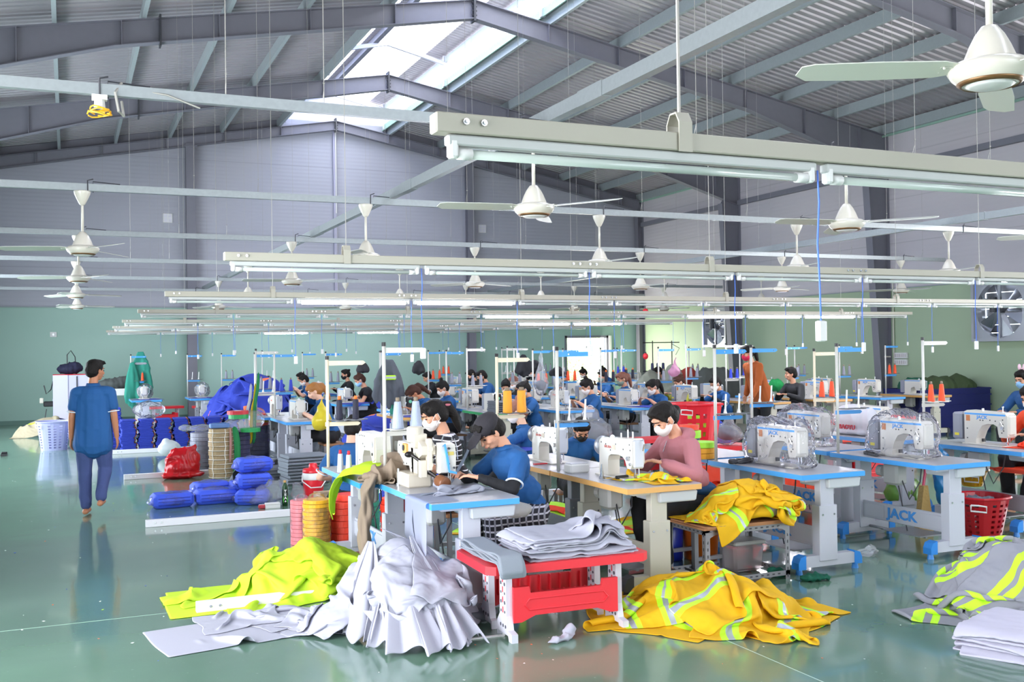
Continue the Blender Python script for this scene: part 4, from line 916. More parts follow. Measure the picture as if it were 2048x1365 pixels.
        if top[0] == 'polo' or top[1] == 'collar':
            c = neck+up*.012; n = 22; b = MB(); P = []
            for r, dz in ((.070, -.015), (.064, .022), (.067, .030), (.078, .0)):
                for j in range(n): a = 2*PI*j/n; P.append(c+Vector((math.cos(a)*r, math.sin(a)*r*.95+.004, 0))+up*(dz-(.02 if math.sin(a) > .4 else 0)*math.sin(a)))
            b.k = 0; F = [(q*n+j, q*n+(j+1) % n, (q+1)*n+(j+1) % n, (q+1)*n+j) for q in range(3) for j in range(n)]
            b.add(P, F); b.m = [0 if q != 1 else 1 for q in range(3) for j in range(n)]; b.build('collar', [sm, TRIM], o, smooth=True)
    if arms == 'sleeves':
        for i in (0, 1):
            A = Blob(); S, E, W = sh[i], el[i], wr[i]; A.cap(S.lerp(E, .6), E, .052, .046); A.cap(E, E.lerp(W, .96), .046, .033); A.out('arm_sleeve', BLKC, o, vox, 2, .006, 16, 5)
    P_ = Blob(); g = .016
    P_.ell(hip-Vector((0, 0, 0 if pose == 'sit' else .03)), (.160*f+g, .122*f+g, .105+g) if pose == 'sit' else (.150, .112, .10))
    for lg in legs:
        a, b, c = map(Vector, lg); e = b.lerp(c, .93); P_.cap(a, b, .088*f+g, .062+g, 12); P_.cap(b, e, .060+g, .048+g if pose != 'sit' else .045+g, 12)
    P_.out('trousers', bottom, o, vox, 3, .012, 9, 3)
    if feet_m:
        for lg in legs:
            c = Vector(lg[2]); fd = Vector(foot) if foot else Vector((0, .17, -.05)); Q = Blob(); Q.cap(c-Vector((0, .03, .04)), c+fd*.55, .042, .042, 8); Q.cap(c+fd*.5, c+fd, .042, .03, 8); Q.out('sock', feet_m, o, vox, 2)
    # face
    b = MB()
    for s in (-1, 1):
        q = Blob(); q.ell(H(s*.032, .079, .008), (.016, .008, .0055), HR, 10, 6); b.add(q.b.v, q.b.f)
    b.build('eyes', EYE, o, smooth=True)
    q = Blob()
    for s in (-1, 1): q.cap(H(s*.016, .091, .034), H(s*.05, .076, .032), .0045, .003, 6)
    b = MB(); b.add(q.b.v, q.b.f); b.build('eyebrows', hairm if hairm is not HAIRG else HAIRBR, o, smooth=True)
    if mask:
        K = Blob(); K.ell(H(0, .038, -.048), (.068, .074, .054), HR); K.ell(H(0, .078, -.028), (.034, .040, .040), HR); K.ell(H(0, .05, -.082), (.042, .046, .028), HR)
        k = K.out('face_mask', mask, o, min(vox, .009), 2)
        b = MB()
        for s in (-1, 1): b.tube([H(s*.066, .045, -.02), H(s*.076, .01, .012), H(s*.080, -.018, .02), H(s*.078, -.022, -.03), H(s*.064, .035, -.07)], .0022, 5)
        b.build('ear_loops', mask, k)
    else:
        q = Blob(); q.cap(H(-.018, .098, -.055), H(.018, .098, -.055), .0045, .0045, 6); b = MB(); b.add(q.b.v, q.b.f); b.build('mouth', LIP, o, smooth=True)
    # hair
    G = Blob(); G.ell(H(0, -.022, .048), (.088, .100, .086), HR); G.ell(H(0, -.052, .0), (.084, .076, .088), HR); G.ell(H(0, .03, .092), (.066, .062, .040), HR)
    if hair == 'short':
        for i in range(7): G.cap(H(-.06+.02*i, .055, .105), H(-.055+.019*i, .082, .085), .016, .008, 6)
        for s in (-1, 1): G.cap(H(s*.08, .012, .04), H(s*.079, .008, .0), .012, .008, 6)
    elif hair == 'bun':
        G.ell(H(0, -.105, .085), (.036, .036, .032), HR)
        for s in (-1, 1): G.cap(H(s*.03, .07, .098), H(s*.079, .03, .02), .016, .008, 6)
    elif hair == 'topbun':
        G.ell(H(0, -.055, .150), (.036, .036, .030), HR)
        for s in (-1, 1): G.cap(H(s*.03, .07, .098), H(s*.079, .03, .02), .014, .007, 6)
    elif hair == 'pony':
        G.chain([H(0, -.10, .05), H(0, -.145, .03), H(0, -.155, -.06), H(.0, -.15, -.16), H(0, -.14, -.22)], [.034, .036, .040, .030, .010])
        for s in (-1, 1): G.cap(H(s*.03, .075, .10), H(s*.076, .058, .02), .016, .008, 6)
        G.chain([H(-.04, .082, .09), H(-.03, .1, .06)], [.016, .006]); G.chain([H(.01, .086, .09), H(.02, .104, .055)], [.016, .006]); G.chain([H(.045, .078, .09), H(.055, .088, .04)], [.014, .005])
    elif hair == 'tied':
        G.ell(H(0, -.12, -.01), (.032, .045, .05), HR); G.ell(H(0, .01, .1), (.07, .07, .035), HR)
        for s in (-1, 1): G.cap(H(s*.035, .07, .095), H(s*.08, .03, .0), .018, .010, 6)
    elif hair == 'long':
        for s in (-1, 1): G.chain([H(s*.05, .055, .09), H(s*.084, .0, -.0), H(s*.088, -.03, -.10), H(s*.07, -.06, -.19)], [.028, .034, .034, .016])
        G.chain([H(0, -.08, .0), H(0, -.1, -.12), H(0, -.10, -.20)], [.07, .065, .03])
    if hair: G.out('hair', hairm, o, min(vox, .010), 2, .004, 34, 2)
    o['hc'] = 0; del o['hc']
    return o, H, HR, neck, up, (sh, el, wr)
BT = dict(vox=.013)
RZ = PI/2            # seated operators face -x
def seat_at(hx, hy, Y, dx=0): 
    p = px(hx, hy, Y=Y); return p
# --- the man who walks away on the left, seen from behind (faces +y)
wl_ = [[(-.09, 0, .90), (-.095, .02, .50), (-.085, .0, .085)], [(.09, 0, .90), (.105, .09, .52), (.10, -.13, .19)]]
pw = px(188, 1030, z=0)
o, H, HR, neck, up, J = person((pw.x, pw.y, 0), R(-14), 'man in a blue polo shirt and jeans walking away barefoot on the left', pose='stand', lean=.03, hd=(R(-38), .10), hands=((-.25, .04, .80), (.25, .04, .80)), skin=2, hair='short', mask=None, bottom=JEAN, vox=.0085, legs=wl_, shoulders=.185, fat=1.06, group=None, scale=.968)
# --- cap man at the front left table
def capman():
    o, H, HR, neck, up, J = person((3.08, 6.70, 0), RZ+.12, 'man in a black cap and blue polo shirt bent over the front sewing table', lean=.42, hd=(0, .75), hands=((-.15, .50, .84), (.10, .52, .84)), skin=0, hair='short', mask=None, bottom=PLAID, arms='sleeves', vox=.008, seat=.46, group=None)
    CAPM = mat('black cap cloth', '#2b272d', .85, bump=.2, bump_scale=200)
    G = Blob(); G.ell(H(0, -.012, .066), (.094, .112, .078), HR); G.out('cap_crown', CAPM, o, .008, 3)
    G = Blob(); G.ell(H(0, .128, .052), (.074, .085, .009), HR @ Matrix.Rotation(-.22, 3, 'X')); G.out('cap_brim', CAPM, o, .006, 1)
    A = Blob(); hp = Vector((0, .1, .60)); A.ell((-.11, .24, .575), (.12, .20, .075)); A.ell((.10, .24, .575), (.12, .20, .075)); A.out('folded_apron', mat('pale grey folded cloth', '#bdb9b6', .8), o, .012, 3, .012, 14)
capman()
# --- striped-top woman
o, H, HR, neck, up, J = person((2.90, 7.72, 0), RZ-.05, 'woman in a black and white striped top and white mask at the second table', lean=.22, hd=(0, .42), hands=((-.14, .47, .84), (.12, .47, .84)), top=('half', None), shirt=STRP, skin=0, hair='pony', vox=.0085, bottom=mat('maroon skirt cloth', '#7c1f30', .8), scale=1.0)
MB().lathe([(.033, -.01), (.04, -.004), (.04, .006), (.033, .01)], n=14).build('hair_tie', mat('pink hair tie', '#c8707e', .6), o, tuple(H(0, -.135, .035)))
b = MB(); b.sph(H(.083, 0, -.04), .006); b.sph(H(.083, 0, -.055), .008); b.sph(H(-.083, 0, -.04), .006); b.sph(H(-.083, 0, -.055), .008); b.build('earring', mat('pearl', '#e8e4e4', .2), o)
# --- pink jacket woman
PINK = mat('dusty pink sweatshirt', '#b5737a', .9, bump=.25, bump_scale=250)
o, H, HR, neck, up, J = person((4.47, 6.66, 0), RZ+.05, 'woman in a dusty pink sweatshirt and white mask sewing yellow vests', lean=.32, seat=.43, hd=(0, .62), hands=((-.20, .42, .84), (.16, .42, .84)), top=('long', None), shirt=PINK, skin=0, hair='tied', vox=.0085, fat=1.12, scale=1.03)
G = Blob(); G.chain([neck+Vector((-.10, -.02, .0)), neck+Vector((-.05, -.085, .025)), neck+Vector((.05, -.085, .025)), neck+Vector((.10, -.02, .0))], [.04, .05, .05, .04]); G.out('hood', PINK, o, .009, 3)
G = Blob(); G.ell((0, .0, .60), (.20, .17, .07)); G.out('shirt_hem', mat('blue hem', '#1b4a75', .8), o, .01, 2, .01, 10)
MB().tube([neck+Vector((0, .085, -.02)), neck+Vector((0, .12, -.10))], .003, 5).build('zip_pull', CHR, o)
# --- woman in blue bent on the far left of the second table, back of the head to the camera
p = px(712, 880, Y=9.3)
person((p.x-.1, 9.25, 0), R(-25), 'woman in blue with a low black bun bent behind the left sewing machines', lean=.45, hd=(0, .5), seat=.28, hands=((-.15, .4, .5), (.15, .4, .5)), skin=1, hair='bun', mask=None, vox=.011)
# --- two packers between the rows
p = px(1066, 850, Y=9.9)
person((p.x, 9.9, 0), R(60), 'woman with reddish bun packing a blue garment behind the tan tables', lean=.22, hd=(.1, .25), seat=.30, hands=((-.14, .36, .86), (.10, .30, .74)), skin=1, hair='topbun', hairm=HAIRR, vox=.012)
p = px(1148, 872, Y=9.6)
person((p.x, 9.6, 0), R(165), 'dark-masked worker in blue bending low behind the tan table machines', lean=.5, hd=(0, .8), seat=.24, hands=((-.12, .35, .42), (.12, .35, .42)), skin=0, hair='short', mask=MASKB, vox=.012)
YG = mat('mustard green jumper', '#a7a338', .85); ORB = mat('rust brown sweater', '#a4511d', .85); BJK = mat('black jacket with piping', '#191a1e', .6)
GREYS = mat('grey shirt cloth', '#7d8086', .8)
# seated operators: head pixel, Y of the place, label, options
OPS = [((632, 778), 14.6, 'woman with dyed golden hair in blue, right of the left white machine', dict(hair='pony', hairm=HAIRG, mask=None, skin=1)),
 ((836, 777), 14.55, 'bent worker in blue behind the black-faced machine on the tan-edged table', dict(hair='pony', mask=None, skin=2, lean=.5, hd=(0, .9), hairm=HAIRBR)),
 ((887, 778), 15.9, 'woman in blue with a topknot and white mask, right of the bent worker', dict(hair='topbun', lean=.2)),
 ((1012, 775), 16.1, 'worker in blue with dark cap-like hair and white mask facing the aisle', dict(hair='bun', rz=R(150))),
 ((1050, 778), 14.6, 'woman in blue with a pale blue mask and black arm sleeves at the green-edged table', dict(hair='bun', mask=MASKBL, arms='sleeves', lean=.25)),
 ((1030, 762), 17.7, 'brown-haired worker bent down behind the green-edged table', dict(hair='topbun', mask=MASKW, hairm=HAIRR, shirt=BLKC)),
 ((1176, 778), 14.7, 'masked woman in a blue polo at the blue-edged table in the centre', dict(hair='topbun', lean=.2, arms='bare')),
 ((1130, 763), 19.9, 'young man in grey with a black mask behind the centre table', dict(hair='short', mask=MASKB, shirt=GREYS, rz=R(150))),
 ((1203, 758), 18.9, 'dark-haired worker in blue with a grey green mask beyond the centre woman', dict(hair='short', mask=MASKG, lean=.1, hd=(0, .15))),
 ((1208, 742), 23.2, 'far worker with a black topknot in front of the bright doorway', dict(hair='topbun', mask=None)),
 ((1168, 752), 23.4, 'worker with a topknot just left of the doorway glare', dict(hair='topbun', shirt=BLKC)),
 ((1243, 756), 15.9, 'woman with a reddish ponytail and blue polo over pink', dict(hair='pony', hairm=HAIRR, mask=MASKG, lean=.12, hd=(0, .3))),
 ((1308, 772), 14.6, 'woman with a long black ponytail bent over royal blue cloth', dict(hair='pony', lean=.38)),
 ((1360, 764), 15.9, 'woman in a mustard green jumper and white mask', dict(hair='bun', shirt=YG, top=('long', None), hairm=HAIRBR)),
 ((1433, 770), 14.8, 'woman in blue with a white mask left of the standing rust-sweater woman', dict(hair='topbun', arms='sleeves', lean=.32)),
 ((1318, 742), 19.0, 'worker in a dark jacket behind the many-cone overlock stand', dict(hair='short', mask=None, shirt=BLKC, top=('long', None))),
 ((966, 750), 18.7, 'young man in blue with black hair and black mask near the end wall', dict(hair='short', mask=MASKB, lean=.35)),
 ((944, 748), 20.6, 'worker with black mask half hidden behind the young man near the end wall', dict(hair='short', mask=MASKB, shirt=BLKC)),
 ((856, 752), 23.4, 'far worker with a black bun behind compact machines', dict(hair='bun', mask=None, shirt=BLKC)),
 ((690, 748), 23.4, 'woman in black with a black mask near the end wall', dict(hair='bun', mask=MASKB, shirt=BLKC, top=('long', None), hd=(0, .2), lean=.2)),
 ((722, 757), 19.0, 'woman in black with a pale blue mask and reddish bun', dict(hair='topbun', mask=MASKBL, shirt=BLKC, top=('cap', None), hairm=HAIRBR)),
 ((610, 762), 23.4, 'woman with a white mask and topknot behind the golden-haired woman', dict(hair='topbun', mask=MASKW)),
 ((604, 752), 25.3, 'worker half hidden behind the topknot woman at the left back', dict(hair='bun', mask=None, skin=1)),
 ((531, 768), 23.4, 'woman in black with a long ponytail beside the hanging green ribbons', dict(hair='pony', mask=None, shirt=BLKC, top=('cap', None), lean=.3)),
 ((1062, 730), 25.6, 'far worker in dark clothes by the end wall, below the plastic bag', dict(hair='short', shirt=BLKC)),
 ((1065, 742), 24.4, 'worker with a mask behind the white hanging bag', dict(hair='bun', shirt=BLKC)),
]
for (hx, hy), Y, lb, k in OPS:
    k = dict(k); rz = k.pop('rz', RZ+(hx % 7-3)*.03); p = px(hx, hy, Y=Y)
    ln = k.get('lean', .3); sc = 1.0
    # head height of the model above the floor for this lean, to scale the seat
    hh = p.z; base = .50*math.cos(ln)+.065*math.cos(ln)+.15
    seat = max(.36, min(.62, hh-base-.09+.02))
    off = .50*math.sin(ln)+.07
    x = p.x+off*math.sin(rz); y = Y-off*math.cos(rz)
    person((x, y, 0), rz, lb, seat=seat, hd=k.pop('hd', (0, .5)), vox=.0145, hands=((-.14, .32+off*.5, .86), (.14, .32+off*.5, .86)), **k)
# standing woman in rust sweater
p = px(1478, 735, Y=14.0)
o, H, HR, neck, up, J = person((p.x+.40, 13.9, 0), RZ, 'standing woman in a rust brown sweater and crimson mask leaning over a table', pose='stand', lean=.42, hd=(0, .35), hands=((-.22, .36, .86), (.30, .10, .86)), top=('long', None), shirt=ORB, hair='pony', mask=MASKR, vox=.012, scale=1.04)
# young man in black jacket
p = px(1583, 765, Y=14.6)
o, H, HR, neck, up, J = person((p.x+.16, 14.6, 0), RZ+.15, 'young man in a black jacket with white piping turning his head away', lean=.28, hd=(-.5, .1), hands=((-.12, .42, .86), (.1, .42, .86)), top=('long', None), shirt=BJK, hair='short', mask=None, vox=.012, seat=.47)
b = MB(); sh = J[0]; b.tube([sh[1]+Vector((-.02, -.065, .05)), sh[1]+Vector((.02, -.085, -.08)), sh[1]+Vector((.0, -.085, -.22))], .005, 5); b.tube([sh[1]+Vector((.02, -.05, .055)), sh[1]+Vector((.05, -.06, -.08)), sh[1]+Vector((.04, -.06, -.2))], .005, 5); b.build('piping', TRIM, o)
# the two at the right border
p = px(2034, 790, Y=9.4)
o, H, HR, neck, up, J = person((p.x+.28, 9.4, 0), RZ, 'woman with a pink bow in her hair, blue shirt and pale mask, right border', lean=.2, hd=(0, .35), mask=MASKBL, hair='bun', vox=.010, seat=.50, top=('long', None), shirt=mat('deep blue shirt', '#1d4a7c', .85))
BOW = mat('pale pink bow', '#ecc3cf', .6)
b = MB()
for s in (-1, 1): b.sph(H(s*.035, -.045, .155), (.022, .018, .042), 10, 6)
b.sph(H(0, -.045, .13), .014); b.build('hair_bow', BOW, o, smooth=True)
p = px(2062, 835, Y=7.0)
o, H, HR, neck, up, J = person((p.x+.25, 7.0, 0), RZ, 'person in dark trousers at the bare machine by the right border', lean=.3, hd=(0, .5), mask=MASKW, hair='topbun', vox=.010, seat=.47, top=('long', None), shirt=mat('orange top', '#f0512a', .85), legs=[[(-.10, .02, .54), (-.16, .40, .60), (-.12, .50, .22)], [(.10, .02, .54), (.14, .44, .58), (.13, .40, .12)]], foot=(0, .12, -.03))
# ---------------------------------------------------------------- cloth: sheets dropped and crumpled over what lies below
class Ground:
    """height of the surface below, sampled on a grid round a place; each dropped sheet raises it"""
    def __init__(s, cx, cy, half, base=0.0, res=.02):
        s.x0, s.y0, s.res = cx-half, cy-half, res; s.n = int(2*half/res); s.H = np.full((s.n, s.n), base, 'f')
    def at(s, x, y):
        i = np.clip(((x-s.x0)/s.res).astype(int), 0, s.n-1); j = np.clip(((y-s.y0)/s.res).astype(int), 0, s.n-1); return s.H[i, j]
    def box(s, x0, x1, y0, y1, z):
        i0, i1 = [max(0, min(s.n, int((v-s.x0)/s.res))) for v in (x0, x1)]; j0, j1 = [max(0, min(s.n, int((v-s.y0)/s.res))) for v in (y0, y1)]
        s.H[i0:i1, j0:j1] = np.maximum(s.H[i0:i1, j0:j1], z); return s
    def mound(s, cx, cy, rx, ry, h, p=1.0):
        g = np.arange(s.n)*s.res; X, Y = np.meshgrid(s.x0+g, s.y0+g, indexing='ij'); d = ((X-cx)/rx)**2+((Y-cy)/ry)**2
        s.H = np.maximum(s.H, h*np.clip(1-d, 0, 1)**p); return s
    def splat(s, P):
        i = np.clip(((P[:, 0]-s.x0)/s.res).astype(int), 0, s.n-1); j = np.clip(((P[:, 1]-s.y0)/s.res).astype(int), 0, s.n-1)
        np.maximum.at(s.H, (i, j), P[:, 2])
        A = s.H; B = A.copy(); B[1:-1, 1:-1] = np.maximum(A[1:-1, 1:-1], .25*(A[:-2, 1:-1]+A[2:, 1:-1]+A[1:-1, :-2]+A[1:-1, 2:])); s.H = B
def drop(gr, cx, cy, sx, sy, rot=0, sq=.7, h=.12, z0=None, n=44, steps=70, seed=0, bend=.35, pinz=None, margin=.006):
    """position based cloth: a sheet sx by sy squeezed to sq of its size and let fall; returns the vertex grid"""
    rs = np.random.RandomState(seed); nx = n; ny = max(10, int(n*sy/sx)); dx = sx/(nx-1); dy = sy/(ny-1)
    U, V = np.meshgrid(np.linspace(-.5, .5, nx), np.linspace(-.5, .5, ny), indexing='ij')
    wx = sum(np.sin(U*rs.uniform(4, 11)+V*rs.uniform(-6, 6)+rs.uniform(0, 6)) for _ in range(3)); wy = sum(np.sin(V*rs.uniform(4, 11)+U*rs.uniform(-6, 6)+rs.uniform(0, 6)) for _ in range(3))
    x = U*sx*sq+wx*.035*sx; y = V*sy*sq+wy*.035*sy
    c, s = math.cos(rot), math.sin(rot)
    P = np.stack([cx+x*c-y*s, cy+x*s+y*c, np.zeros_like(x)], -1).astype('f')
    P[..., 2] = gr.at(P[..., 0], P[..., 1])+.02+h*(.5+.5*np.sin(U*rs.uniform(9, 18)+V*rs.uniform(-9, 9)+wx))*rs.uniform(.8, 1.1) if z0 is None else z0
    P[..., 2] += rs.normal(0, .004, P.shape[:2])
    vel = np.zeros_like(P); dt = .02
    def con(A, B, L, k):
        d = B-A; l = np.sqrt((d*d).sum(-1))[..., None]+1e-9; c_ = (l-L)/l*d*.5*k; return c_
    dd = math.hypot(dx, dy)
    for st in range(steps):
        vel[..., 2] -= 9.8*dt*.6; vel *= .94; Q = P+vel*dt
        for it in range(7):
            for o in (0, 1):
                a, b = Q[o:-1:2], Q[o+1::2]; m_ = min(len(a), len(b)); k = con(a[:m_], b[:m_], dx, 1); a[:m_] += k; b[:m_] -= k
                a, b = Q[:, o:-1:2], Q[:, o+1::2]; m_ = min(a.shape[1], b.shape[1]); k = con(a[:, :m_], b[:, :m_], dy, 1); a[:, :m_] += k; b[:, :m_] -= k
            if it % 2 == 0:
                k = con(Q[:-1, :-1], Q[1:, 1:], dd, .45); Q[:-1, :-1] += k; Q[1:, 1:] -= k
                k = con(Q[1:, :-1], Q[:-1, 1:], dd, .45); Q[1:, :-1] += k; Q[:-1, 1:] -= k
                for g_ in (2, 4):
                    k = con(Q[:-g_], Q[g_:], dx*g_, bend*.5); f = np.clip(1, 0, 1); Q[:-g_] += k*f; Q[g_:] -= k*f
                    k = con(Q[:, :-g_], Q[:, g_:], dy*g_, bend*.5); Q[:, :-g_] += k*f; Q[:, g_:] -= k*f
            if pinz is not None: Q[pinz[0]] = P[pinz[0]]
            gh = gr.at(Q[..., 0], Q[..., 1])+margin; lo = Q[..., 2] < gh
            Q[..., 2] = np.where(lo, np.minimum(gh, Q[..., 2]+.05), Q[..., 2])
        lo2 = Q[..., 2] < gh+.004
        Q[..., :2] = np.where(lo2[..., None], P[..., :2]+(Q[..., :2]-P[..., :2])*.35, Q[..., :2])
        vel = (Q-P)/dt; P = Q
    return P
def sheet(name, P, M, parent=None, gr=None, thick=0, uvmats=None, sub=True, origin=None):
    """grid of vertices to a smooth sheet; uvmats(i, j, nx, ny) gives the material slot of a cell"""
    nx, ny = P.shape[:2]
    org = Vector(origin) if origin is not None else Vector((float(P[..., 0].mean()), float(P[..., 1].mean()), float(P[..., 2].min())))
    V = P.reshape(-1, 3); I = np.arange(nx*ny).reshape(nx, ny)
    F = np.stack([I[:-1, :-1], I[1:, :-1], I[1:, 1:], I[:-1, 1:]], -1).reshape(-1, 4)
    me = bpy.data.meshes.new(name); me.from_pydata((V-np.array(org)).tolist(), [], F.tolist())
    for m_ in (M if isinstance(M, (list, tuple)) else [M]): me.materials.append(m_)
    if uvmats: me.polygons.foreach_set('material_index', [uvmats(i, j, nx-1, ny-1) for i in range(nx-1) for j in range(ny-1)])
    me.shade_smooth(); o = obj(name, me, parent)
    if parent is None: o.location = org
    else: o.location = org-Vector(parent.location)
    if gr is not None: gr.splat(V)
    if sub:
        md = o.modifiers.new('s', 'SUBSURF'); md.levels = 1; md.render_levels = 1
        if thick: t = o.modifiers.new('t', 'SOLIDIFY'); t.thickness = thick
    return o
def crumple(name, gr, M, label, cat, group=None, **k):
    um = k.pop('um', None); th = k.pop('thick', .002)
    P = drop(gr, **k); return tag(sheet(name, P, M, None, gr, th, um), label, cat, group)
def cm(name, col, rough=.85, tr=.18, **k): return mat(name, col, rough, bump=.12, bump_scale=220, trans=tr, **k)
NEON = cm('neon yellow fabric', '#d8f63a', .75, .25); GREYF = cm('pale lilac grey fabric', '#bdbcca', .8, .2); GREYD = cm('slate grey fabric', '#6f737c', .85, .1)
YELF = cm('golden yellow mesh fabric', '#f4c30f', .75, .3); LIME = cm('lime reflective band', '#c8ff2e', .6, .1); SILV = mat('silver reflective tape', '#a5abb3', .35, .2)
BLUF = cm('royal blue fabric', '#2c3fae', .75, .1); ORGF = cm('bright orange fabric', '#fb4a22', .75, .25); ORP = mat('orange patch', '#ff7d4a', .7); NAVY = cm('navy fabric', '#22234f', .85, .05); SAND = cm('sand fabric', '#a89c82', .85, .1)
def vest(i, j, nx, ny):
    u = i/nx; v = j/ny
    for c in (.30, .62):
        if abs(v-c) < .065: return 2 if abs(v-c) < .022 else 1
    return 0
def vest2(i, j, nx, ny):
    u = i/nx
    for c in (.25, .72):
        if abs(u-c) < .06: return 2 if abs(u-c) < .02 else 1
    return 0
def greyband(i, j, nx, ny):
    v = j/ny
    for c in (.24, .36, .66, .78):
        if abs(v-c) < .035: return 1
    return 0
# ---- foreground heap of yellow vests on the floor
g = Ground(3.75, 5.4, 1.6); g.mound(3.75, 5.55, .55, .42, .17, .8)
for k, (x, y, sx, sy, rot, sq) in enumerate([(3.50, 5.45, 1.0, .8, .4, .72), (3.95, 5.30, 1.05, .8, 1.9, .72), (4.0, 5.55, .95, .8, 2.9, .7), (3.60, 5.85, .9, .7, .9, .68), (3.85, 5.05, .95, .75, 2.4, .75), (3.35, 5.6, .8, .8, 1.2, .68), (4.25, 5.35, .8, .7, .1, .72), (3.75, 5.45, .95, .85, 3.4, .62)]):
    crumple('safety_vest', g, [YELF, LIME, SILV], 'yellow mesh vest with lime and silver tape in the heap on the floor, right of the red bench', 'vest', 'yellow vests heaped on the floor', cx=x, cy=y, sx=sx, sy=sy, rot=rot, sq=sq, h=.16, seed=20+k, um=vest if k % 2 else vest2, n=46)
# ---- neon yellow fabric on the left
g = Ground(1.35, 7.25, 1.6); g.mound(1.62, 7.35, .55, .40, .30, 1.0)
for k, (x, y, sx, sy, rot, sq) in enumerate([(1.20, 7.30, 1.3, .8, .0, .75), (1.45, 7.15, 1.2, .7, .3, .72), (1.60, 7.30, 1.1, .9, -.3, .70), (1.72, 7.42, .9, .9, .7, .72), (1.05, 7.45, .9, .55, .1, .85), (1.85, 7.15, .75, .7, .2, .75)]):
    crumple('neon_fabric', g, NEON, 'piece of neon yellow fabric in the loose heap on the floor at left', 'fabric', 'neon yellow fabric heap', cx=x, cy=y, sx=sx, sy=sy, rot=rot, sq=sq, h=.15, seed=40+k, n=46)
P = drop(g, .85, 7.42, .55, .28, .03, .97, .01, seed=3, n=24, steps=25); tag(sheet('neon_fabric', P, NEON, None, g, .002), 'flat end strip of neon yellow fabric at the left tip of the heap', 'fabric')
# ---- pale grey fabric: low sheets to the left, a fanned heap leaning on the front table
g = Ground(1.5, 6.2, 1.7); g.box(.77, 1.9, 6.98, 7.06, .07)
for k, (x, y, sx, sy, rot, sq, hh, lb) in enumerate([(.92, 6.42, .95, .62, .12, .90, .05, 'pale grey sheer fabric sheet lying flat, pointed toward the lower left'), (1.25, 6.62, .62, .55, .5, .72, .14, 'pale grey fabric piece standing in a peak beside the white trunking'), (1.02, 6.68, .6, .5, .1, .75, .10, 'crumpled pale grey fabric over the flat sheet'), (1.55, 6.42, .7, .6, .9, .7, .16, 'crumpled pale grey fabric left of the fanned heap')]):
    crumple('grey_fabric', g, GREYF, lb, 'fabric', None, cx=x, cy=y, sx=sx, sy=sy, rot=rot, sq=sq, h=hh, seed=60+k, n=42)
LAT = .68
def fan_sheet(apex, ang0, ang1, L, h, nf, seed, nu=90, nv=26, amp=.045, flat=.0, lift=0):
    """pleated piece hanging from an apex: folds run down and outward and curl on the floor"""
    rs = np.random.RandomState(seed); P = np.zeros((nu, nv, 3), 'f'); ph = rs.uniform(0, 6, 6); zig = np.interp(np.linspace(0, 1, nu), np.linspace(0, 1, 9), rs.uniform(.80, 1.12, 9))
    for i in range(nu):
        u = i/(nu-1); a = ang0+(ang1-ang0)*(u+.03*math.sin(u*9+ph[0]))
        fold = math.sin(u*nf*2*PI+ph[1]+1.2*math.sin(u*5+ph[2])); fold = (1-abs(fold))*2-1 if 0 else math.copysign(abs(fold)**.7, fold)
        for j in range(nv):
            v = j/(nv-1); r = .07+L*(.60+.40*max(0, -math.sin(a)))*zig[i]*v; zz = h*(1-v)**.92*(1+.10*math.sin(v*7+seed)*v)+lift*(1-v); f = amp*(v**.6)*fold*(1-.25*v)
            P[i, j] = (apex[0]+(math.cos(a)*r-math.sin(a)*f*.8)*LAT, apex[1]+math.sin(a)*r+math.cos(a)*f*.8, max(.006+seed % 7*.002, zz+abs(f)*.75+f*.35+.006))
    return P
hx, hy = 1.92, 6.25
FANS = [f for k, f in enumerate([(hx-.12, hy+.1, -2.75, -1.75, .62, .50, 3), (hx-.02, hy+.0, -2.35, -1.45, .80, .42, 3), (hx+.10, hy+.05, -1.75, -.75, .70, .52, 3), (hx+.14, hy+.0, -1.25, -.15, .58, .46, 3), (hx+.0, hy-.12, -2.1, -1.5, .66, .34, 2), (hx+.12, hy-.16, -1.75, -1.05, .62, .36, 2), (hx-.10, hy-.06, -2.7, -2.1, .48, .36, 2), (hx-.02, hy+.12, -3.3, -2.5, .48, .46, 2), (hx+.1, hy+.1, -1.0, .5, .42, .50, 3),
        (hx-.02, hy-.02, -2.0, -1.6, .50, .50, 1), (hx+.06, hy-.02, -1.6, -1.15, .46, .54, 1), (hx-.08, hy+.0, -2.5, -2.0, .42, .52, 1), (hx+.12, hy-.30, -1.9, -1.2, .46, .25, 2)]) if k in (0, 1, 3, 5, 6, 8, 10, 12)]
for k, (ax, ay, a0, a1, L, h, nf) in enumerate(FANS):
    tag(sheet('grey_fabric', fan_sheet((ax, ay), a0, a1, L, h, nf, 80+k, amp=.062, lift=.0), GREYF, None, None, .002), 'pleated pale grey fabric fanning down from the top of the heap under the front table', 'fabric', 'fanned grey fabric heap')
g = Ground(hx, hy, 1.0); g.mound(hx+.02, hy+.0, .40, .42, .50, 1.0)
g.mound(hx+.02, hy-.25, .34, .36, .34, .9); g.mound(hx-.36, hy-.02, .25, .3, .16, .9)
for k, (x, y, sx, sy, rot) in enumerate([(hx+.02, hy-.05, .8, .6, .3), (hx-.18, hy-.10, .7, .6, 1.2), (hx+.20, hy-.12, .75, .6, 2.2), (hx+.05, hy-.34, .7, .55, .1), (hx-.12, hy-.36, .55, .6, 1.9), (hx+.22, hy-.38, .6, .5, 2.8), (hx-.42, hy+.02, .7, .5, .5), (hx-.50, hy+.16, .5, .5, 2.0)]):
    crumple('grey_fabric', g, GREYF, 'crumpled pale grey fabric lying on and beside the fanned heap', 'fabric', 'loose grey fabric on the fanned heap', cx=x, cy=y, sx=sx, sy=sy, rot=rot, sq=.74, h=.15, seed=90+k, n=40)
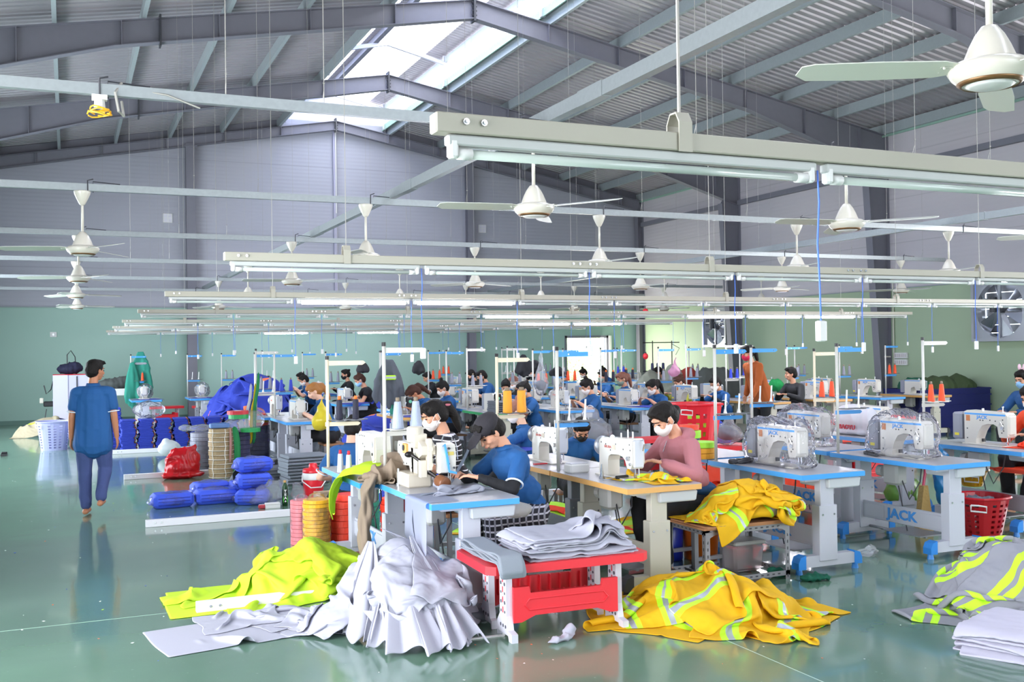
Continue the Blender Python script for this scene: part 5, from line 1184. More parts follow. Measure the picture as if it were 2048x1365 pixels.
P = fan_sheet((hx-.10, hy+.12), -.5, .5, .42, .10, 1, 5, 24, 20, .01, lift=.0); P[..., 2] += .46; tag(sheet('grey_fabric', P, GREYF, None, None, .002), 'smooth pale grey fabric flap lying over the top of the fanned heap', 'fabric')
# ---- right border heap: grey with lime stripes
g = Ground(5.3, 4.5, 1.7); g.mound(5.75, 4.75, .60, .45, .40, .8)
for k, (x, y, sx, sy, rot, sq) in enumerate([(5.25, 4.75, 1.0, .9, .5, .72), (5.6, 4.85, 1.0, .9, 1.5, .7), (5.75, 4.75, .95, .9, 2.4, .65), (5.35, 4.5, .8, .8, 3.0, .7), (5.95, 4.9, .9, .9, .8, .7)]):
    crumple('striped_jacket', g, [cm('mid grey jersey', '#8f8f98', .85, .08), LIME], 'grey garment with paired lime stripes heaped on the floor at the lower right border', 'garment', 'grey and lime garments at lower right', cx=x, cy=y, sx=sx, sy=sy, rot=rot, sq=sq, h=.18, seed=100+k, um=greyband, n=46)
g2 = Ground(4.9, 3.9, 1.2)
for k in range(9):
    P = drop(g2, 4.93+.03*math.sin(k*2.1), 4.02+.03*math.cos(k*1.7), .62, .62, .35+.12*math.sin(k), .93, .035, seed=120+k, n=26, steps=28); tag(sheet('folded_cloth', P, cm('lilac grey jersey', '#c3bfd0', .85, .08), None, g2, .012), 'lilac grey folded cloth in the bottom right corner stack', 'cloth', 'folded cloths in the bottom right corner')
    g2.H = np.maximum(g2.H, np.where(g2.H > .004, g2.H+.012, g2.H))
# ---- perforated steel rack stool with plywood top, yellow vests over it
GA = mat('slotted angle steel', '#8f8d92', .45, .5); PLY = mat('plywood', '#a87650', .7, noise_amt=.2, noise_scale=12)
def slotted(b, p, q, w=.038):
    p, q = Vector(p), Vector(q); d = (q-p); L = d.length; u = d/L
    b.box((p+q)/2, (max(abs(d.x), .004) if abs(u.x) > .5 else w, max(abs(d.y), .004) if abs(u.y) > .5 else .004, max(abs(d.z), .004) if abs(u.z) > .5 else w))
def rack(loc, W, D, H, rz, label, top='ply'):
    o = empty('steel_rack_stool', loc, rz, label, 'stool')
    for sx in (-1, 1):
        for sy in (-1, 1):
            b = MB(); x, y = sx*W/2, sy*D/2; b.box((x-sx*.019, y, H/2), (.038, .004, H)); b.box((x, y-sy*.019, H/2), (.004, .038, H)); l = b.build('leg', GA, o)
            h = MB()
            for k in range(int(H/.05)): h.box((x-sx*.019, y, .03+k*.05), (.010, .0055, .022)); h.box((x, y-sy*.019, .03+k*.05), (.0055, .010, .022))
            h.build('slots', DGR, l)['kind'] = 'stuff'
    for z in (.05, H-.02):
        for s in (-1, 1):
            for ax in 'xy':
                b = MB(); h = MB()
                if ax == 'x': b.box((0, s*D/2, z), (W, .004, .036)); [h.box((-W/2+.04+k*.05, s*D/2, z), (.022, .0055, .010)) for k in range(int((W-.05)/.05))]
                else: b.box((s*W/2, 0, z), (.004, D, .036)); [h.box((s*W/2, -D/2+.04+k*.05, z), (.0055, .022, .010)) for k in range(int((D-.05)/.05))]
                r = b.build('rail', GA, o); h.build('slots', DGR, r)['kind'] = 'stuff'
    for sx in (-1, 1):
        for sy in (-1, 1):
            x, y = sx*W/2, sy*D/2; b = MB(); b.prism([(x, H-.02), (x-sx*.10, H-.02)]+[(x-sx*(.10-.10*math.sin(a)), H-.04-.10*(1-math.cos(a))) for a in [i*PI/2/5 for i in range(6)]]+[(x, H-.14)], y-.003, y+.003, 'y'); b.build('gusset', GA, o)
    b = MB(); b.box((0, 0, H+.008), (W+.06, D+.06, .012)); b.box((.01, -.01, H+.021), (W+.05, D+.05, .012), rz=.02); b.build('seat_board', PLY, o)
    return o
rack((4.50, 6.26, 0), .74, .48, .42, .0, 'slotted steel stool with plywood top under the draped yellow vests')
g = Ground(4.6, 6.2, 1.2); g.box(4.08, 4.92, 5.98, 6.54, .455); g.mound(4.62, 6.24, .34, .26, .66, .35)
for k, (x, y, sx, sy, rot, sq) in enumerate([(4.35, 6.20, .85, .6, .2, .78), (4.60, 6.20, 1.0, .75, 1.3, .78), (4.78, 6.12, .9, .8, 2.6, .80), (4.50, 6.25, .85, .7, 3.3, .8), (4.68, 6.10, .95, .8, .3, .86), (4.80, 6.02, .8, .95, 1.6, .86), (4.25, 6.12, .5, .45, .9, .7)]):
    crumple('safety_vest', g, [YELF, LIME, SILV], 'yellow mesh vest draped over the slotted steel stool', 'vest', 'yellow vests on the steel stool', cx=x, cy=y, sx=sx, sy=sy, rot=rot, sq=sq, h=.06, seed=140+k, um=vest if k % 3 else vest2, n=44)
crumple('safety_vest', g, [YELF, LIME, SILV], 'yellow mesh vest hanging down over the front corner of the slotted steel stool', 'vest', None, cx=4.70, cy=5.98, sx=.42, sy=.85, rot=.12, sq=.9, h=.04, seed=150, n=30, steps=110)
# yellow vest being sewn on the tan table
g = Ground(3.9, 6.4, 1.0); g.box(3.49, 4.11, 6.0, 7.2, HT)
crumple('safety_vest', g, [YELF, LIME, SILV], 'yellow mesh vest with reflective tape under the hands of the pink-sweatshirt woman', 'vest', None, cx=3.90, cy=6.34, sx=.62, sy=.62, rot=.1, sq=.72, h=.10, seed=160, um=vest, n=40)
crumple('safety_vest', g, [YELF, LIME, SILV], 'sleeve of a yellow vest bunched at the corner of the tan table', 'vest', None, cx=3.98, cy=6.20, sx=.34, sy=.36, rot=.8, sq=.72, h=.09, seed=161, um=vest, n=26)
# red bench and its stacks
bn0 = make_bench(); bn0.location = (2.76, 5.70, 0); tag(bn0, 'red plastic bench with white perforated legs carrying grey fabric, foreground', 'bench'); bn0.rotation_euler.z = -.04
g = Ground(2.85, 5.7, 1.0); g.box(2.25, 3.28, 5.42, 6.0, .462)
for k in range(15):
    P = drop(g, 2.86+.02*math.sin(k*2.3), 5.68+.02*math.cos(k*1.9), .72, .50, .02*math.sin(k*3), .97, .012, seed=180+k, n=30, steps=30, margin=.004); tag(sheet('cut_fabric', P, GREYF, None, g, .006), 'pale grey cut fabric layer stacked on the red bench', 'fabric', 'pale grey layers on the red bench')
    g.H = np.where(g.H > .47, g.H+.006, g.H)
STRG = cm('blue grey strip fabric', '#8c929c', .85, .05)
for k in range(7):
    P = np.zeros((6, 30, 3), 'f'); z = .468+k*.009
    for i in range(6):
        for j in range(30):
            v = j/29; y = 5.36+.66*v-.02*k*.3; ov = max(0, .10-v)/.10
            P[i, j] = (2.275+.030*i+.012*math.sin(k*2+v*3)+.05*v*(k % 3-1)*.3, y+.02*ov, z-.10*ov**1.5*(1 if k > 2 else .6)+.008*math.sin(v*9+k)+.03*max(0, v-.8))
    tag(sheet('cut_strip', P, STRG, None, None, .007), 'blue grey fabric strip stacked at the left end of the red bench', 'fabric', 'blue grey strips on the red bench')
# on and over the front table
g = Ground(2.2, 7.4, 1.3); g.box(2.08, 2.70, 6.0, 7.2, HT); g.box(1.95, 2.57, 7.22, 8.42, HT)
crumple('grey_fabric', g, cm('pale sheer interlining', '#c9cbd8', .8, .45), 'sheer pale grey panel spread on the front table under the capped man\'s hands', 'fabric', None, cx=2.34, cy=6.42, sx=.70, sy=.46, rot=.35, sq=.97, h=.01, seed=210, n=40, steps=45)
NP_ = [(2.46, 7.34, .79), (2.34, 7.42, .83), (2.20, 7.52, .86), (2.05, 7.60, .85), (1.93, 7.64, .80), (1.87, 7.64, .70), (1.84, 7.62, .60), (1.84, 7.60, .50)]
P = np.zeros((22, 40, 3), 'f')
for j in range(40):
    v = j/39*7; a_ = min(6, int(v)); f_ = v-a_; q = Vector(NP_[a_]).lerp(Vector(NP_[a_+1]), f_); wd = .46*math.sin(PI*(.16+.80*j/39))**.6
    for i in range(22): u = i/21-.5; P[i, j] = (q.x+u*wd*.45+.012*math.sin(u*11+v), q.y+u*wd*.95, q.z+.016*math.sin(u*9+v*1.4)+.01*math.sin(u*17)-.10*u*u)
tag(sheet('neon_fabric', P, NEON, None, None, .003), 'smooth neon yellow fabric flap hanging off the corner of the second table', 'fabric')
g.mound(2.20, 7.24, .22, .2, .90, .5)
KG = Blob()
for c_, r_ in (((.0, 0, .07), (.17, .13, .09)), ((.10, .02, .10), (.12, .11, .10)), ((-.12, -.02, .06), (.10, .10, .07)), ((.02, .06, .15), (.09, .08, .06)), ((-.02, -.08, .10), (.11, .06, .07))): KG.ell(c_, r_)
kg = KG.out('khaki_garment', mat('khaki garment cloth', '#8a7765', .75, bump=.2, bump_scale=150), None, .009, 2, .055, 13, 9); kg.location = (2.17, 7.17, HT); tag(kg, 'bunched khaki garment lying between the two front tables', 'garment')
crumple('khaki_garment', g, cm('khaki cloth', '#8d7b69', .8, .05), 'crumpled khaki garment with a sleeve hanging between the two front tables', 'garment', None, cx=2.20, cy=7.24, sx=.75, sy=.60, rot=.4, sq=.50, h=.30, seed=214, n=46)
g2 = Ground(2.0, 7.16, .9); g2.box(2.08, 2.70, 6.0, 7.2, HT); g2.box(1.95, 2.57, 7.22, 8.42, HT)
P = np.zeros((26, 40, 3), 'f')
for i in range(26):
    for j in range(40):
        u = i/25; v = j/39; a = 2*PI*u; rr_ = .052+.012*math.sin(3*a+v*9)+.008*math.sin(5*a-v*14); z = .84-.62*v; fl = 1-.35*math.sin(v*3)
        P[i, j] = (2.035-.07*min(1, v*5)+rr_*math.cos(a)*.75+.015*math.sin(v*6), 7.13+rr_*math.sin(a)*1.35*fl+.02*math.sin(v*5), z+.006*math.sin(a*2+v*20))
tag(sheet('garment_sleeve', P, MATS['khaki cloth'], None, None, .003), 'khaki trouser leg hanging down between the two front tables', 'garment')
P = np.zeros((30, 34, 3), 'f')
for i in range(30):
    for j in range(34):
        v = j/33; y = 6.04+.42*i/29; s_ = v*.62; x = 2.28-s_ if s_ < .22 else 2.06; z = HT+.006 if s_ < .22 else HT-(s_-.22)*(1.0-.45*abs(i/29-.35)*1.2)
        P[i, j] = (x-(.008 if s_ >= .20 else 0)+.008*math.sin(i*.5+v*3)*max(0, v-.3), y, z)
tag(sheet('sheer_panel', P, mat('sheer interlining', '#d5d8e6', .7, trans=.6, alpha=.72), None, None, .0015), 'sheer pale panel hanging over the left edge of the front table', 'fabric')
# orange cloth behind the right-hand tables
g = Ground(6.4, 9.2, 2.2)
for k, (x, y, sx, sy, hh) in enumerate([(6.05, 9.0, 1.6, 1.1, .3), (6.9, 9.0, 1.4, 1.0, .35), (7.5, 9.75, 1.2, 1.0, .3), (5.95, 8.55, 1.1, .9, .25), (7.25, 8.9, 1.1, .9, .25)]):
    g.mound(x, y, .60, .40, .46+.05*(k % 2), .6)
    crumple('orange_fabric', g, ORGF, 'bright orange fabric heaped on the floor behind the right-hand tables', 'fabric', 'orange fabric behind the tables', cx=x, cy=y, sx=sx, sy=sy, rot=k*.8, sq=.7, h=hh, seed=220+k, n=36)
# lime and yellow garments on the floor behind the tan tables
g = Ground(4.4, 8.7, 1.8); g.mound(4.2, 8.7, .5, .4, .25)
for k, (x, y) in enumerate([(4.0, 8.6), (4.45, 8.75), (3.75, 8.9), (4.9, 8.5)]):
    crumple('hi_vis_garment', g, [cm('lime garment', '#b9ee35', .7, .2), YELF, ORGF], 'lime, yellow and orange high-visibility garment on the floor beyond the tan table', 'garment', 'high-visibility garments beyond the tan table', cx=x, cy=y, sx=.8, sy=.7, rot=k*1.1, sq=.66, h=.2, seed=230+k, n=32, um=lambda i, j, a, b: 1 if (j*7//b) % 3 == 0 else (2 if (i*9//a) % 5 == 0 else 0))
G_ = Blob(); G_.chain([(0, 0, .05), (.02, 0, .35), (.0, 0, .55)], [.13, .11, .05]); q = G_.out('lime_garment', MATS['lime garment'], None, .013, 3, .03, 10); q.location = (3.32, 7.35, 0); tag(q, 'lime garment hanging behind the capped man beside the dark grey table leg', 'garment')
# blue garment piles
def patch(i, j, nx, ny): return 1 if ((i*13+j*7) % 97 < 5 and 1) or (abs(i/nx-.2) < .03 and .3 < j/ny < .5) or (abs(j/ny-.75) < .035 and .5 < i/nx < .66) else 0
for nm, cx_, cy_, R_, H_, spots in (('left', 3.55, 21.4, 1.05, 1.30, 12), ('centre', 5.05, 17.4, .75, .60, 6), ('middle', 5.9, 19.9, .7, .85, 5)):
    g = Ground(cx_, cy_, 2.2); g.mound(cx_, cy_, R_, R_*.9, H_, .9); rr = random.Random(int(cx_*10))
    for k in range(spots):
        a = k*2*PI/spots+.3; r = R_*(.62 if k < spots-2 else .15)
        crumple('blue_garment', g, [BLUF, ORP], f'royal blue garment with orange patches in the tall pile, {nm} one', 'garment', f'blue garment pile, {nm}', cx=cx_+r*math.cos(a), cy=cy_+r*math.sin(a), sx=1.2, sy=1.0, rot=rr.uniform(0, 6), sq=.66, h=.25, seed=240+k+int(cx_*10), n=34, um=lambda i, j, a_, b_: 1 if (abs(i/a_-.3) < .05 and abs(j/b_-.6) < .12) or (abs(i/a_-.75) < .09 and abs(j/b_-.3) < .04) else 0)
g = Ground(3.7, 10.8, 1.6); g.mound(3.6, 10.9, .5, .4, .42)
for k, (x, y) in enumerate([(3.45, 10.9), (3.8, 11.0), (3.6, 10.7)]):
    crumple('blue_garment', g, [BLUF, LIME], 'royal blue garment with lime marks beside the low-bun woman', 'garment', 'blue and lime garments', cx=x, cy=y, sx=1.0, sy=.9, rot=k*1.3, sq=.7, h=.22, seed=270+k, n=32, um=lambda i, j, a_, b_: 1 if (i//3+j//4) % 11 == 0 and (i*j) % 3 == 0 else 0)
g = Ground(-.4, 24.0, 1.6); g.mound(-.35, 24, .75, .5, .40)
for k, (x, y, m_) in enumerate([(-.7, 24, NAVY), (-.1, 24, NAVY), (-.35, 23.8, SAND), (-.85, 23.8, SAND), (.15, 23.8, NAVY)]):
    crumple('garment', g, [m_, LIME], ['navy', 'navy', 'sand-coloured', 'sand-coloured', 'navy'][k]+' garment in the low pile at the far left wall', 'garment', 'pile at the far left wall', cx=x, cy=y, sx=.6, sy=.5, rot=k, sq=.66, h=.18, seed=280+k, n=28, um=lambda i, j, a_, b_: 1 if abs(j/b_-.2) < .05 and i/a_ < .3 else 0)
g = Ground(.9, 23.2, 1.2); g.mound(.9, 23.2, .5, .4, .38)
for k in range(3): crumple('blue_garment', g, BLUF, 'royal blue garment bundle behind the white basket', 'garment', 'blue garments behind the white basket', cx=.7+.2*k, cy=23.2, sx=.8, sy=.7, rot=k, sq=.66, h=.2, seed=290+k, n=26)
# ---------------------------------------------------------------- the special machines of the two front tables
BEI = mat('beige machine enamel', '#cdc3b2', .35, 0, .5, coat=.2); DMET = mat('dark machine metal', '#2e2b2b', .35, .7); BRN = mat('brown folder cup', '#7a4a2c', .4)
o = empty('sewing_machine', (2.36, 6.78, HT), 0, 'cylinder-arm coverstitch machine with blue-edged white head at the capped man\'s hands', 'sewing machine')
b = MB(); b.box((-.10, .12, .05), (.18, .26, .10), b=.01); b.build('base', BEI, o)
MB().prism([(-.02, .10), (.10, .10), (.12, .30), (-.06, .33), (-.12, .30), (-.12, .24), (-.03, .20)], -.12, -.02, 'x').build('arm', BEI, o)
MB().prism([(-.20, .12), (-.17, .11), (-.10, .11), (-.09, .25), (-.11, .32), (-.19, .31), (-.21, .24)], -.01, .10, 'x').build('head', MWH, o)
b = MB(); b.prism([(-.0, .30), (.012, .31), (.03, .2), (.045, .12), (.10, .105), (.10, .12), (.05, .135), (.045, .20), (.02, .32)], -.222, -.205, 'y'); b.build('blue_trim', MBL, o)
MB().box((.06, -.212, .25), (.045, .004, .025), b=.001).build('badge', mat('gold badge', '#c8b45a', .4), o)
b = MB()
for x, z in ((.045, .18), (.085, .15), (.05, .285)): b.cyl((x, -.20, z), (x, -.216, z), .008, n=8)
b.build('screw_heads', DGR, o)['kind'] = 'stuff'
b = MB(); b.box((-.10, .0, .33), (.10, .08, .10), b=.006); b.build('puller_box', BEI, o)
b = MB(); b.lathe([(.055, .32), (.06, .33), (.06, .42), (.05, .43)], c=(-.12, .02, 0), n=18); b.build('puller_motor', BEI, o, smooth=True)
b = MB(); b.box((-.06, -.10, .24), (.035, .05, .22), b=.004); b.box((-.10, -.08, .14), (.05, .05, .12), b=.004); b.cyl((-.06, -.125, .28), (-.06, -.14, .28), .018, n=12); b.cyl((-.06, -.125, .17), (-.06, -.14, .17), .018, n=12); b.build('feed_bracket', BEI, o)
b = MB(); b.tube([(-.16, .02, .24), (-.12, -.05, .2), (-.06, -.1, .12), (-.03, -.16, .09), (.02, -.18, .085)], .012, 8); b.sph((-.165, .02, .235), (.035, .025, .022), 12, 8); b.tube([(-.1, -.02, .13), (-.05, -.12, .10), (-.02, -.17, .075)], .009, 6); b.cyl((.0, -.15, .13), (.03, -.2, .16), .005, n=6); b.build('folder_arm', DMET, o)
b = MB(); b.lathe([(.022, -.045), (.042, -.045), (.045, -.03), (.045, .03), (.042, .045), (.022, .045)], n=20); q = b.build('folder_cup', BRN, o, smooth=True); q.location = (.0, -.20, .055); q.rotation_euler = (R(100), 0, .2)
b = MB(); b.cyl((.06, -.16, .11), (.06, -.16, .01), .004, n=6); b.cyl((.075, -.16, .11), (.075, -.16, .01), .004, n=6); b.box((.065, -.16, .02), (.05, .05, .008)); b.build('needle_bar', CHR, o)
b = MB(); b.tube([(.10, -.1, .32), (.13, -.1, .34), (.14, -.12, .28), (.13, -.16, .20)], .004, 6); b.tube([(.02, -.14, .33), (.03, -.15, .37), (.09, -.15, .36), (.10, -.14, .33)], .006, 6); b.build('thread_wire', CHR, o)
# folded tape feeding down from above and hanging over the table edge
def ribbon(name, pts, w, M, label, cat, wd=(0, 1, 0), group=None):
    P = np.zeros((2, len(pts), 3), 'f'); wv = Vector(wd).normalized()*w/2
    for j, p in enumerate(pts): P[0, j] = Vector(p)-wv; P[1, j] = Vector(p)+wv
    return tag(sheet(name, P, M, None, None, .0015), label, cat, group)
TAPE = cm('blue grey tape', '#8b95a5', .7, .1)
ribbon('fabric_tape', [(2.70, 6.86, 1.10), (2.66, 6.82, 1.02), (2.58, 6.75, .93), (2.50, 6.68, .86), (2.44, 6.62, .80)], .035, TAPE, 'blue grey tape running down in front of the striped-top woman into the machine', 'tape', (0, .6, 1))
ribbon('fabric_tape', [(2.40, 6.50, .775), (2.25, 6.40, .772), (2.12, 6.36, .770), (2.065, 6.33, .75), (2.04, 6.30, .62), (2.05, 6.26, .48), (2.09, 6.22, .36)], .035, TAPE, 'blue grey tape hanging over the left edge of the front table', 'tape', (.3, 1, 0))
# far machine of the front table
o = empty('sewing_machine', (2.38, 7.30-.28, HT), 0, 'beige twin-needle machine with an orange dial box, behind the coverstitch head', 'sewing machine'); o.location.x = 2.30
MB().box((0, .05, .02), (.18, .42, .04), b=.005).build('bed', BEI, o)
MB().prism([(-.17, .10), (-.17, .27), (-.14, .30), (.18, .30), (.20, .27), (.20, .04), (.10, .04), (.08, .13), (-.08, .14), (-.10, .10)], -.06, .06, 'x').build('arm', MWH, o)
MB().box((-.068, -.02, .26), (.03, .08, .07), b=.006).build('dial_box', mat('orange dial box', '#d9a35a', .4), o)
q = MB().cyl((-.084, -.02, .265), (-.089, -.02, .265), .022, n=16).build('dial', BLK, o)
b = MB()
for y, z in ((.15, .27), (.15, .2), (.15, .1), (.05, .15), (-.02, .15), (-.14, .13), (-.14, .2)): b.cyl((-.061, y, z), (-.063, y, z), .006, n=8)
b.build('screw_heads', DGR, o)['kind'] = 'stuff'
MB().cyl((0, -.14, .10), (0, -.14, .04), .006, n=8).build('needle_bar', CHR, o)
# machine of the second table
o = empty('sewing_machine', (2.24, 7.86, HT), 0, 'boxy beige sewing machine with angular head on the striped-top woman\'s table', 'sewing machine')
MB().box((0, .0, .006), (.18, .50, .012), b=.004).build('bed', BEI, o)
MB().prism([(-.27, .10), (-.28, .20), (-.26, .30), (-.20, .315), (.20, .315), (.26, .27), (.26, 0), (.12, 0), (.11, .12), (.07, .17), (-.10, .18), (-.15, .15), (-.17, .09)], -.06, .06, 'x').build('arm', MWH, o)
b = MB(); b.prism([(-.26, .12), (-.26, .29), (-.20, .29), (-.14, .24), (-.15, .16), (-.20, .10)], -.068, -.059, 'x'); b.build('head_plate', BEI, o)
MB().prism([(-.225, .235), (-.205, .26), (-.18, .235), (-.205, .21)], -.0705, -.0675, 'x').build('diamond_badge', mat('badge grey', '#8d8d94', .4), o)
MB().cyl((-.068, -.2, .16), (-.074, -.2, .16), .012, n=12).build('round_screw', BLK, o)
MB().box((0, .27, .15), (.15, .02, .28), b=.004).build('end_plate', mat('machine face grey', '#c9cbd3', .3), o)
b = MB()
for y, z in ((.2, .28), (.15, .285), (.1, .285), (.05, .285), (.2, .08), (.1, .22), (.05, .2)): b.cyl((-.061, y, z), (-.063, y, z), .006, n=8)
b.build('screw_heads', DGR, o)['kind'] = 'stuff'; MB().cyl((0, -.2, .10), (0, -.2, .02), .006, n=8).build('needle_bar', CHR, o)
# small things on the front and tan tables
def cone_at(loc, kind, lb, g=None): return place(kind, CN, loc, 0, lb, g)
CN['whitered'] = lambda: make_cone('#c9ccd8', 'white grey thread', .15, .026, .018, '#d8283a')
cone_at((1.99, 7.95, HT), 'whitered', 'silver grey thread cone with red tip on the second table, left one', None); cone_at((2.03, 7.84, HT), 'whitered', 'silver grey thread cone with red tip on the second table, right one', None)
def small(name, parts, loc, label, cat, rz=0, group=None):
    o = empty(name, loc, rz, label, cat, group)
    for nm, b, M in parts: b.build(nm, M, o, smooth=False)
    return o
small('spindle', [('base', MB().cyl((0, 0, 0), (0, 0, .015), .018, n=12), CHR), ('pin', MB().cyl((0, 0, .015), (0, 0, .12), .011, .009, 12), CHR)], (2.17, 6.98, HT), 'upright metal spindle near the left edge of the front table', 'spindle')
small('screwdriver', [('handle', MB().cyl((0, 0, .016), (.11, .03, .016), .015, .013, 10), BLK), ('shaft', MB().cyl((-.13, -.035, .012), (0, 0, .016), .004, n=6), CHR)], (3.66, 6.45, HT), 'black-handled screwdriver lying on the tan table', 'screwdriver')
small('tape_block', [('block', MB().box((0, 0, .035), (.17, .12, .07), b=.01), WHT), ('lid', MB().box((0, 0, .073), (.15, .10, .008), b=.003), mat('pale grey lid', '#cfcfd6', .4))], (3.62, 7.0, HT), 'white plastic block between the two machines on the tan tables', 'box')
small('oil_spout', [('cone', MB().cyl((0, 0, 0), (0, 0, .11), .018, .004, 10), CHR), ('collar', MB().cyl((0, 0, .0), (0, 0, .02), .022, n=10), CHR)], (3.60, 6.56, HT), 'small pointed metal cone standing on the tan table', 'oiler')
small('scissors', [('blades', MB().box((0, 0, .008), (.12, .03, .01)), mat('red scissor metal', '#c9303c', .4)), ('tip', MB().box((.08, 0, .006), (.05, .015, .006)), CHR)], (3.60, 7.62, HT), 'small red-handled thread snips on the far tan table', 'snips')
# film over the idle machines
FILM = film('clear machine cover film', (.97, .97, 1), .93, .10, .9)
def cover(loc, seed, label):
    rs = np.random.RandomState(seed); B = Blob(); B.ell((0, .04, .17), (.15, .40, .22)); B.ell((0, .20, .17), (.14, .24, .22)); B.ell((0, -.22, .19), (.13, .14, .19)); B.ell((0, .0, .03), (.19, .42, .06))
    o = B.out('cover_film', FILM, None, .022, 2, .045, 7, seed); o.location = loc; return tag(o, label, 'cover', 'clear film covers')
cover((5.26, 6.60, HT+.01), 1, 'clear plastic film cover over the machine right of the pink-sweatshirt woman')
cover((6.55, 6.57, HT+.01), 2, 'clear plastic film cover over the machine at centre right')
cover((6.59, 7.86, HT+.01), 3, 'clear plastic film cover over the machine behind the centre right one')
for x, y, n in ((1.55, 23.4, 'first'), (2.75, 23.4, 'second')):
    B = Blob(); B.ell((0, 0, .16), (.17, .30, .19)); o = B.out('cover_film', FILM, None, .03, 2, .04, 9, 5); o.location = (x, y, HT); tag(o, f'cloudy film cover over the {n} machine from the left at the end wall', 'cover')
# reels of tape on the fifth table
def reel_stack(loc, items, label, cat='tape reels', rz=0, film_=None):
    """items: (colour material, radius, height, dx) from the bottom up; every reel a part"""
    o = empty('tape_reels', loc, rz, label, cat); z = 0
    for k, (M, r, h, dx) in enumerate(items):
        b = MB(); b.lathe([(r*.25, z+.002), (r, z+.002), (r*1.0, z+.006), (r, z+h-.006), (r*.99, z+h-.002), (r*.25, z+h-.002)], c=(dx, dx*.5, 0), n=24); b.build('reel', M, o, smooth=False); z += h
    if film_: 
        B = Blob(); R_ = max(i[1] for i in items)
        B.cap((0, 0, R_*.8), (0, 0, z-R_*.75), R_*1.09, R_*1.06, 24); B.ell((0, 0, z), (R_*.7, R_*.6, R_*.5)); B.cap((0, 0, .02), (0, 0, z*.5), R_*1.05, R_*1.07, 24); q = B.out('wrap_film', FILM, o, .02, 1, .012, 9, 4)
    return o
LM = mat('lime tape', '#a9ea3a', .5); OR_ = mat('orange red tape', '#f2452c', .5, bump=.3, bump_scale=120); AM = mat('amber tape', '#eda41e', .5, bump=.3, bump_scale=120); NV = mat('navy tape', '#25244e', .45, bump=.3, bump_scale=120); KH = mat('khaki tape', '#a88f6a', .7, bump=.3, bump_scale=120); PK = mat('pink tape', '#ec7f86', .5); YT = mat('golden tape', '#f0b01c', .5, bump=.3, bump_scale=120)
reel_stack((5.02, 7.36, HT), [(AM, .13, .05, 0), (AM, .135, .045, 0), (LM, .13, .05, .0)], 'amber and lime tape reels piled beside the wrapped machine')
reel_stack((5.20, 7.86, HT), [(NV, .12, .05, 0), (OR_, .12, .02, 0), (NV, .125, .06, 0), (LM, .13, .07, .01), (OR_, .09, .05, .05)], 'navy, lime and orange tape reels behind the amber ones')
small('cable_bundle', [('coil', MB().tube([(.10*math.cos(a*.6), .03*math.sin(a*.6), .02+.01*math.sin(a)) for a in range(22)], .012, 6), DGR), ('plug', MB().box((-.14, 0, .025), (.07, .045, .04), b=.01), DGR)], (5.10, 6.86, HT), 'dark grey cable and plug lying by the wrapped machine', 'cable', .2)
small('cable_bundle', [('coil', MB().tube([(.14*math.cos(a*.6), .03*math.sin(a*.6), .012+.006*math.sin(a)) for a in range(22)], .007, 6), DGR), ('band', MB().box((0, 0, .015), (.02, .07, .02)), BLK)], (6.40, 6.80, HT), 'flat dark cable bundle in front of the centre right wrapped machine', 'cable', 1.2)
# ---------------------------------------------------------------- big reels by the front table
PEELF = film('loose wrap film', (1, .97, .97), .80, .10, 1.0)
reel_stack(tuple(px(634, 1100, z=0)), [(YT, .118, .034, .003*(-1)**k) for k in range(13)], 'tall stack of golden tape reels wrapped in clear film, left of the front tables', film_=1)
reel_stack(tuple(px(604, 1088, z=0)), [(PK, .10, .036, 0) for k in range(11)], 'pink wrapped tape reels just behind the golden stack', film_=1)
reel_stack(tuple(px(688, 1088, z=0)), [(OR_, .14, .055, .006*(-1)**k) for k in range(7)]+[(OR_, .11, .06, .05)], 'tall stack of orange red tape reels right of the golden stack')
reel_stack((2.75, 8.9, 0), [(OR_, .15, .055, .006*(-1)**k) for k in range(7)], 'second stack of orange red tape reels seen between the table legs')
reel_stack((2.60, 9.5, 0), [(mat('teal tape', '#3fae93', .5), .15, .06, 0) for k in range(7)], 'teal tape reels behind the orange red stacks')
# ---------------------------------------------------------------- reels and bags at the left back group
def at(x, y, z=0): return tuple(px(x, y, z=z))
reel_stack(at(443, 955), [(KH, .17, .062, .004*(-1)**k) for k in range(11)], 'khaki tape reels in a tall bundle tied with white string')
p0 = Vector(at(443, 955))
b = MB()
for k in range(11):
    b.lathe([(.172, .006+k*.062), (.175, .010+k*.062), (.172, .014+k*.062)], c=(p0.x, p0.y, 0), n=24)
for a in (-1.4, -2.4): b.tube([(p0.x+.176*math.cos(a+.05*math.sin(k*2)), p0.y+.176*math.sin(a+.05*math.sin(k*2)), k*.062) for k in range(12)], .005, 5)
tag(b.build('string', mat('white string', '#e9e4da', .7)), 'white string tied round the khaki tape bundle', 'string')
GWR = film('grey wrap film', (.8, .8, .86), .8, .2, 1.0)
reel_stack(at(408, 940), [(mat('grey tape', '#8a8a98', .6), .19, .062, 0) for k in range(9)], 'grey tape reels wrapped in shiny film behind the red bag', film_=1)
reel_stack(at(478, 950), [(NV, .16, .062, .005*(-1)**k) for k in range(10)], 'navy tape reels standing right of the khaki bundle')
reel_stack(at(515, 932), [(NV, .18, .062, 0) for k in range(10)]+[(OR_, .17, .045, 0), (YT, .17, .045, 0), (mat('pale blue tape', '#a9bde6', .5), .13, .06, 0), (OR_, .11, .03, .03)], 'navy reels wrapped in film with red, yellow and pale blue reels on top', film_=1)
rb = px(365, 957, z=0)
RBAG = mat('glossy red bag', '#cf1320', .25, trans=.15)
